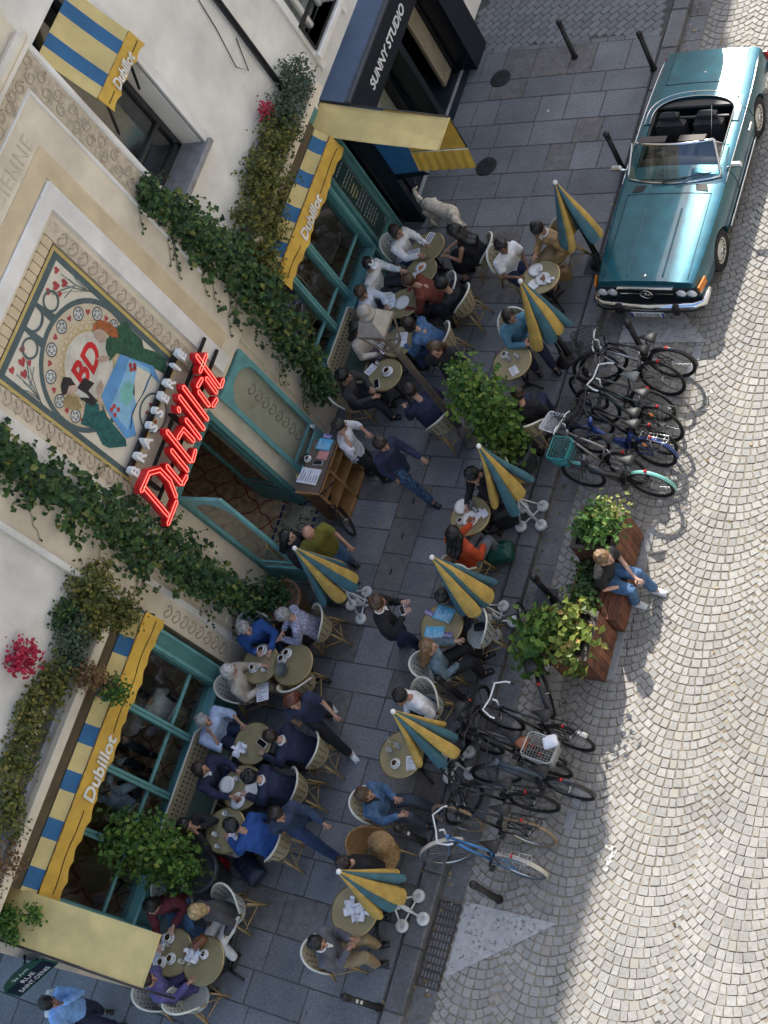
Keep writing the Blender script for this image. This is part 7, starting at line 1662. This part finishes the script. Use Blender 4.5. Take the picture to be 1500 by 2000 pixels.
# =============================================================== THINGS ON THE TABLES, BAGS
m_pla = mat('white_china', (.7, .7, .68), .2, var=.03); m_pap = mat('white_paper', (.68, .69, .72), .7, var=.05); m_nap = mat('white_napkin', (.7, .71, .76), .9, var=.05, bump=.2); m_ink = mat('navy_print', (.03, .04, .12), .6)
m_bluem = mat('menu_blue', (.1, .4, .62), .5, var=.1); m_pink = mat('pink_paper', (.58, .25, .23), .6); m_gl = glass('drinking_glass', (.95, .97, .97), .8); m_cof = mat('coffee', (.035, .015, .006), .2); m_phone = mat('phone_black', (.01, .01, .012), .15); m_food = mat('brown_food', (.28, .12, .05), .6, var=.5, scale=30); m_ora = mat('orange_food', (.55, .2, .02), .6, var=.4, scale=30); m_grn = mat('salad', (.12, .2, .04), .6, var=.4, scale=30); m_bowl = mat('grey_bowl', (.1, .11, .1), .5); m_leath = mat('brown_leather', (.17, .06, .025), .5, var=.2, bump=.2); m_bag = mat('black_bag', (.013, .013, .015), .6, var=.2, bump=.2); m_purp = mat('violet_print', (.12, .1, .3), .5)
SM = {}
def proto(kind):
    """each kind of small thing once: list of (part name, mesh)"""
    if kind in SM: return SM[kind]
    P = []
    if kind in ('plate', 'food_plate', 'orange_plate'):
        P.append(('dish', MB().lathe([(.055, .0), (.06, .003), (.1, .013), (.102, .016), (.06, .006), (0, .006)], n=24).mesh('plate', m_pla)))
        if kind != 'plate':
            m = MB(); rr = random.Random(4)
            for k in range(9): a = rr.uniform(0, 6.3); r = rr.uniform(0, .045); m.ell((math.cos(a) * r, math.sin(a) * r, .016), (.022, .016, .014), Matrix.Rotation(a, 3, 'Z'), 0, 7, 5)
            P.append(('food', m.mesh('food', m_food if kind == 'food_plate' else m_ora)))
    elif kind == 'cup':
        P.append(('saucer', MB().lathe([(.03, 0), (.062, .01), (.064, .013), (.03, .005), (0, .005)], n=20).mesh('saucer', m_pla)))
        P.append(('cup', MB().lathe([(.022, .006), (.036, .03), (.038, .055), (.034, .055), (.03, .03), (0, .028)], n=18).tube([(.036, 0, .045), (.056, 0, .042), (.056, 0, .022), (.034, 0, .02)], .005, 5).mesh('cup', m_pla))); P.append(('drink', MB().lathe([(0, .046), (.034, .046)], n=16, caps=False).mesh('drink', m_cof)))
    elif kind == 'glass': P.append(('vessel', MB().lathe([(.026, 0), (.028, .004), (.034, .1), (.032, .1), (.026, .008), (0, .008)], n=16).mesh('glass', m_gl)))
    elif kind == 'menu':
        m = MB(); m.box((0, 0, .004), (.13, .22, .006), None, 0, .002); P.append(('cover', m.mesh('menu', m_pap))); k = MB()
        for i in range(3): k.bx(-.045 + i * .035, -.03 + i * .035, -.09, .09, .0072, .0082)
        P.append(('print', k.mesh('print', m_ink)))
    elif kind in ('blue_menu', 'pink_sheet', 'booklet', 'sheet'):
        w_, l_, m0 = {'blue_menu': (.22, .3, m_bluem), 'pink_sheet': (.15, .2, m_pink), 'booklet': (.09, .19, m_purp), 'sheet': (.2, .28, m_pap)}[kind]
        P.append(('page', MB().grid(lambda u, v: Vector(((u - .5) * w_, (v - .5) * l_, .004 + .006 * math.sin(u * 3 + v * 2))), 5, 5).mesh('page', m0)))
        if kind != 'pink_sheet':
            k = MB(); rr = random.Random(9)
            for i in range(7): k.bx(-w_ * .38, -w_ * .38 + w_ * rr.uniform(.3, .75), -l_ * .4 + i * l_ * .12, -l_ * .4 + i * l_ * .12 + .008, .011, .0116)
            P.append(('print', k.mesh('print', m_pap if kind in ('blue_menu', 'booklet') else m_ink)))
    elif kind == 'napkin':
        rr = random.Random(2); vs = {}
        P.append(('cloth', MB().grid(lambda u, v: Vector(((u - .5) * .15 + .02 * math.sin(v * 9), (v - .5) * .13 + .02 * math.sin(u * 11), .022 + .02 * math.sin(u * 8 + v * 5) * math.cos(v * 9 - u * 3))), 10, 10).mesh('napkin', m_nap)))
    elif kind == 'phone': P.append(('case', MB().box((0, 0, .005), (.075, .15, .009), None, 0, .004).mesh('case', m_pap))); P.append(('screen', MB().box((0, 0, .0102), (.064, .136, .001)).mesh('screen', m_phone)))
    elif kind == 'bowl': P.append(('vessel', MB().lathe([(.045, 0), (.07, .04), (.075, .06), (.068, .06), (.06, .035), (0, .02)], n=20).mesh('bowl', m_bowl)))
    elif kind == 'tray': P.append(('dish', MB().lathe([(.12, 0), (.13, .012), (.124, .014), (.11, .004), (0, .004)], n=26).mesh('tray', m_brass)))
    elif kind == 'vase':
        P.append(('vessel', MB().lathe([(.025, 0), (.03, .05), (.02, .08), (.026, .1)], n=14).mesh('vase', m_gl))); m = MB()
        for k in range(14): leaf(m, Vector((0, 0, .14)) + rdir() * .05, rdir(), .04)
        P.append(('flowers', m.mesh('flowers', leafmat('bouquet_leaf', (.06, .12, .03), (.5, .45, .4)))))
    SM[kind] = P; return P
NAMES = {'food_plate': 'plate', 'orange_plate': 'plate', 'blue_menu': 'menu', 'pink_sheet': 'paper_sheet', 'sheet': 'paper_sheet', 'booklet': 'booklet', 'cup': 'coffee_cup', 'glass': 'drinking_glass', 'tray': 'tray'}
def item(kind, label, px, py, z=.746, rot=None, s=1.0):
    p = G(px, py, z); nm = NAMES.get(kind, kind); P = proto(kind); rot = rp.uniform(0, 6.28) if rot is None else rot
    if len(P) == 1: o = put(nm, P[0][1]); o.location = p; o.rotation_euler = (0, 0, rot); tag(o, label, nm.replace('_', ' '))
    else:
        o = thing(nm, label, nm.replace('_', ' '), p, rot)
        for n_, me_ in P: put(n_, me_, o)
    o.scale = (s, s, s); o['group'] = nm.replace('_', ' ') + 's on the terrace tables'
IT = '''menu|white menu with dark stripes by the hands of the woman with long black hair|839|465|2.9
menu|white menu with dark stripes by the woman in a white top|808|494|1.9
glass|clear glass between the two striped menus|826|479
orange_plate|plate of orange food beside the man in a white cap|822|523
plate|white plate next to the orange food|812|541
sheet|white sheet in the hands of the man in pale blue|762|590|.5
plate|large white plate by the elbow of the man in rust red|786|592||1.3
menu|white folded menu before the woman in a cream top|748|680|.9
sheet|white sheet before the woman in a denim jacket|784|664|.2
cup|coffee cup on the table below the ivy|758|727||1.5
phone|white phone on the table below the ivy|736|750|.4|1.2
glass|glass on the table below the ivy|742|714
sheet|small white paper on the table below the ivy|724|722|2.6|.7
plate|white plate on the table nearest the teal car, upper of the pair|1047|528||1.2
food_plate|plate of food in the middle of the table nearest the teal car|1060|545||1.2
plate|white plate on the near edge of the table nearest the teal car|1042|557
napkin|white napkin on the table nearest the teal car|1070|548
glass|glass on the table nearest the teal car|1056|533
glass|left glass before the woman in the light blue jumper|996|703||1.2
glass|right glass before the woman in the light blue jumper|1013|700||1.2
cup|coffee cup before the woman in the light blue jumper|986|694
sheet|folded paper on the near edge of the table of the woman in light blue|1004|724|.7|.6
plate|white plate by the woman in orange, farther left|903|990||1.2
food_plate|plate of brown food by the woman in orange|919|1014||1.3
glass|glass by the plate of brown food|932|1000
bowl|bowl by the man in black eating|923|988||.9
napkin|white napkin by the man in black eating|944|1004
cup|coffee cup at the edge of the table of the woman in orange|900|1018
blue_menu|upper blue menu beside the parasol|868|1199|1.4
blue_menu|lower blue menu before the woman with long brown hair|848|1238|1.7
booklet|violet booklet beside the upper blue menu|838|1197|1.3|.8
booklet|violet booklet beside the lower blue menu|874|1240|1.6|.9
glass|small dark glass between the blue menus|877|1218
glass|tall glass at the left under the parasol by the man in white|765|1468||1.2
glass|glass in the middle under the parasol by the man in white|781|1460||1.2
vase|small vase of flowers under the parasol by the man in white|772|1450
cup|coffee cup before the man in a denim jacket|773|1492||1.2
sheet|standing white card before the man in a denim jacket|803|1490|.3|.7
napkin|crumpled napkin, upper of two by the man in a grey sweater|689|1775||1.6
napkin|crumpled napkin, lower of two by the man in a grey sweater|704|1786|1|1.4
cup|coffee cup by the person in royal blue|513|1271||1.4
cup|coffee cup in the middle before the white haired person|496|1305||1.3
glass|glass before the white haired person|520|1312
cup|coffee cup near the carved pilaster, upper on the right table|562|1277||1.3
cup|coffee cup near the carved pilaster, lower on the right table|552|1288||1.3
bowl|grey bowl on the table of the woman in a floral blouse|554|1311||1.4
napkin|crumpled napkin by the man in a light blue shirt|470|1464||1.4
phone|white phone before the man in a navy suit|512|1452|1.2|1.2
glass|glass by the man in a light blue shirt|484|1470
plate|white plate before the man in a navy blazer|444|1534||1.3
plate|white plate in the hand of the man in a navy jacket|491|1544||1.2
food_plate|plate of food at the near edge between the two men in navy|465|1564||1.2
glass|glass between the two men in navy|468|1523||1.1
glass|glass before the woman covering her face, upper|448|1592||1.3
glass|glass before the woman covering her face, middle|427|1632||1.2
napkin|white napkin before the person in a royal blue coat|455|1637
glass|glass at the near edge of the table beside the bushy potted ivy|430|1655
cup|coffee cup before the woman in a maroon jumper|332|1832||1.4
glass|water glass at the corner table under the awning|331|1847
cup|left coffee cup at the corner by the person in violet|317|1880||1.3
cup|right coffee cup at the corner by the person in violet|335|1873||1.3
sheet|upper white sheet half under the yellow corner awning|312|1842|.4|.8
sheet|lower white sheet half under the yellow corner awning|305|1868|.8|.8
napkin|crumpled napkin before the blonde woman|381|1864||1.7
cup|cup beside the crumpled napkin of the blonde woman|400|1864||1.1
glass|glass at the left edge of the corner table|362|1880||1.2
phone|phone in the hands of the young man in a black coat|786|1192|.6|1.0'''
for r_ in IT.split('\n'):
    q = r_.split('|'); z = 1.24 if 'young man' in q[1] else .746
    item(q[0], q[1], float(q[2]), float(q[3]), z, float(q[4]) if len(q) > 4 and q[4] else None, float(q[5]) if len(q) > 5 else 1.0)
for k, lab, px, py, rot, s in (('sheet', 'large white sheet with a stamp on the reception stand', 604, 930, 1.5, 1.35), ('blue_menu', 'blue menus stacked on the reception stand', 634, 868, 1.5, .9), ('pink_sheet', 'pink folder on the reception stand', 631, 889, 1.5, 1.0), ('phone', 'white phone on the reception stand', 621, 904, 1.6, 1.15), ('cup', 'cup among stamps on the reception stand', 602, 897, 0, 1.0), ('glass', 'small jar at the far corner of the reception stand', 617, 838, 0, 1.2), ('tray', 'round brown dish on the white sheet of the reception stand', 583, 930, 0, .4), ('booklet', 'violet booklets on the blue menus at the reception stand', 640, 852, 1.4, .9)):
    item(k, lab, px, py, 1.036, rot, s)
item('sheet', 'white paper on the knee of the white haired person', 513, 1352, .64, .4, 1.0)
# bags and other carried or parked things
def bag(name, label, px, py, z, d, m, cat='bag', rz=0.0, strap=True):
    p = G(px, py, z); t = thing(name, label, cat, (p.x, p.y, z), rz); b = MB(); b.box((0, 0, d[2] / 2), d, None, 0, min(d) * .3)
    b.ell((0, d[1] * .3, d[2] * .45), (d[0] * .4, d[1] * .35, d[2] * .35)); put('bag_body', remesh(b, m, 'bag_body', .022, 3), t)
    if strap: MB().tube([(-d[0] * .3, 0, d[2] * .9), (-d[0] * .25, 0, d[2] * 1.25), (d[0] * .25, 0, d[2] * 1.25), (d[0] * .3, 0, d[2] * .9)], .011, 6).build('handle', m, t)
    return t
bag('backpack', 'black backpack on the pavement below the parasol by the man in black', 998, 1022, 0, (.34, .24, .48), m_bag, 'backpack', .5)
bag('shopping_bag', 'dark green bag beside the woman in an orange top', 985, 1088, 0, (.4, .3, .3), mat('green_bag', (.008, .09, .06), .5, var=.2), 'bag', .3)
bag('backpack', 'red bag on the pavement beside the bushy potted ivy', 436, 1705, 0, (.34, .3, .4), mat('red_bag', (.3, .008, .012), .5, var=.2), 'bag', .4)
bag('backpack', 'navy bag with blue straps under the person in a royal blue coat', 497, 1700, 0, (.3, .5, .26), mat('navy_bag', (.012, .02, .05), .6, var=.2), 'bag', 1.1)
bag('purse', 'small black purse on the empty cane chair', 938, 1226, .47, (.17, .13, .06), m_bag, 'purse', .3, False)
bag('handbag', 'brown leather handbag on the corner table beside the blonde woman', 395, 1842, .746, (.24, .12, .15), m_leath, 'handbag', 1.0)
bag('tote_bag', 'white and grey tote bag on the shoulder of the passer-by', 127, 1966, 1.0, (.16, .36, .38), mat('tote_white', (.6, .62, .6), .7), 'bag', .4)
bag('shopping_bag', 'dark covered weight beside the parasol in front of the door', 664, 1168, 0, (.34, .34, .2), mat('dark_cover', (.03, .045, .05), .7, var=.2), 'parasol weight', 0, False)
bag('plastic_bag', 'crumpled white plastic bag in the wire bicycle basket', 1078, 1452, .8, (.2, .16, .12), m_nap, 'bag', .5, False)
bag('shoulder_bag', 'tan leather seat bag beside the woman in a beige coat', 1108, 545, .1, (.2, .16, .3), mat('tan_leather', (.3, .19, .09), .5), 'bag', .4)
# wicker basket chair beside the person in black
p = G(745, 1668, .5); wb_ = thing('basket_chair', 'round tan wicker basket chair behind the parasol and the person in black', 'chair', (p.x, p.y, 0), math.radians(-100))
m_wk = mat('tan_wicker', (.3, .18, .075), .6, var=.25, scale=40, bump=.5, bscale=90, voro=True)
MB().grid(lambda u, v: Vector((math.cos(PI + PI * u) * (.24 + .05 * v), math.sin(PI + PI * u) * (.26 + .07 * v), .42 + .5 * v * (math.sin(PI * (u * .9 + .05)) ** .6))), 20, 8).build('backrest', m_wk, wb_)
MB().lathe([(.2, .38), (.24, .42), (.22, .46), (0, .46)], n=22).build('seat', m_wk, wb_)
MB().tube([(math.cos(PI + PI * i / 20) * .29, math.sin(PI + PI * i / 20) * .33, .425 + .5 * (math.sin(PI * (i / 20 * .9 + .05)) ** .6)) for i in range(21)], .016, 7).build('rim', m_wk, wb_)
for sx, sy in ((-1, -1), (1, -1), (1, 1), (-1, 1)): MB().tube([(sx * .15, sy * .15, .4), (sx * .2, sy * .22, 0)], .014, 6).build('leg', m_bamb, wb_)
for px, py, lab in ((745, 1650, 'tan straw hat hung on the wicker basket chair'),):
    p = G(px, py, .95); h = MB().lathe([(.19, 0), (.19, .008), (.1, .015), (.09, .09), (.0, .1)], n=24).build('straw_hat', m_wk); h.location = p; h.rotation_euler = (.5, .3, 0); tag(h, lab, 'hat')
# spotlight with a looped cable at the corner of the long awning
sp_ = thing('spotlight', 'small black spotlight with a looped cable at the end of the corner awning', 'spotlight', (-4.1, 3.95, 2.75))
MB().tube([(-4.1, 3.95, 2.75), (-3.98, 3.95, 2.68)], [.03, .045], 10).build('lamp_head', m_iron, sp_, True)
MB().tube([(-4.1, 3.98, 2.7), (-4.1, 3.86, 2.45), (-4.1, 3.72, 2.3), (-4.1, 3.7, 2.42), (-4.1, 3.84, 2.62), (-4.12, 3.95, 2.72)], .007, 5).build('cable', m_iron, sp_, True)
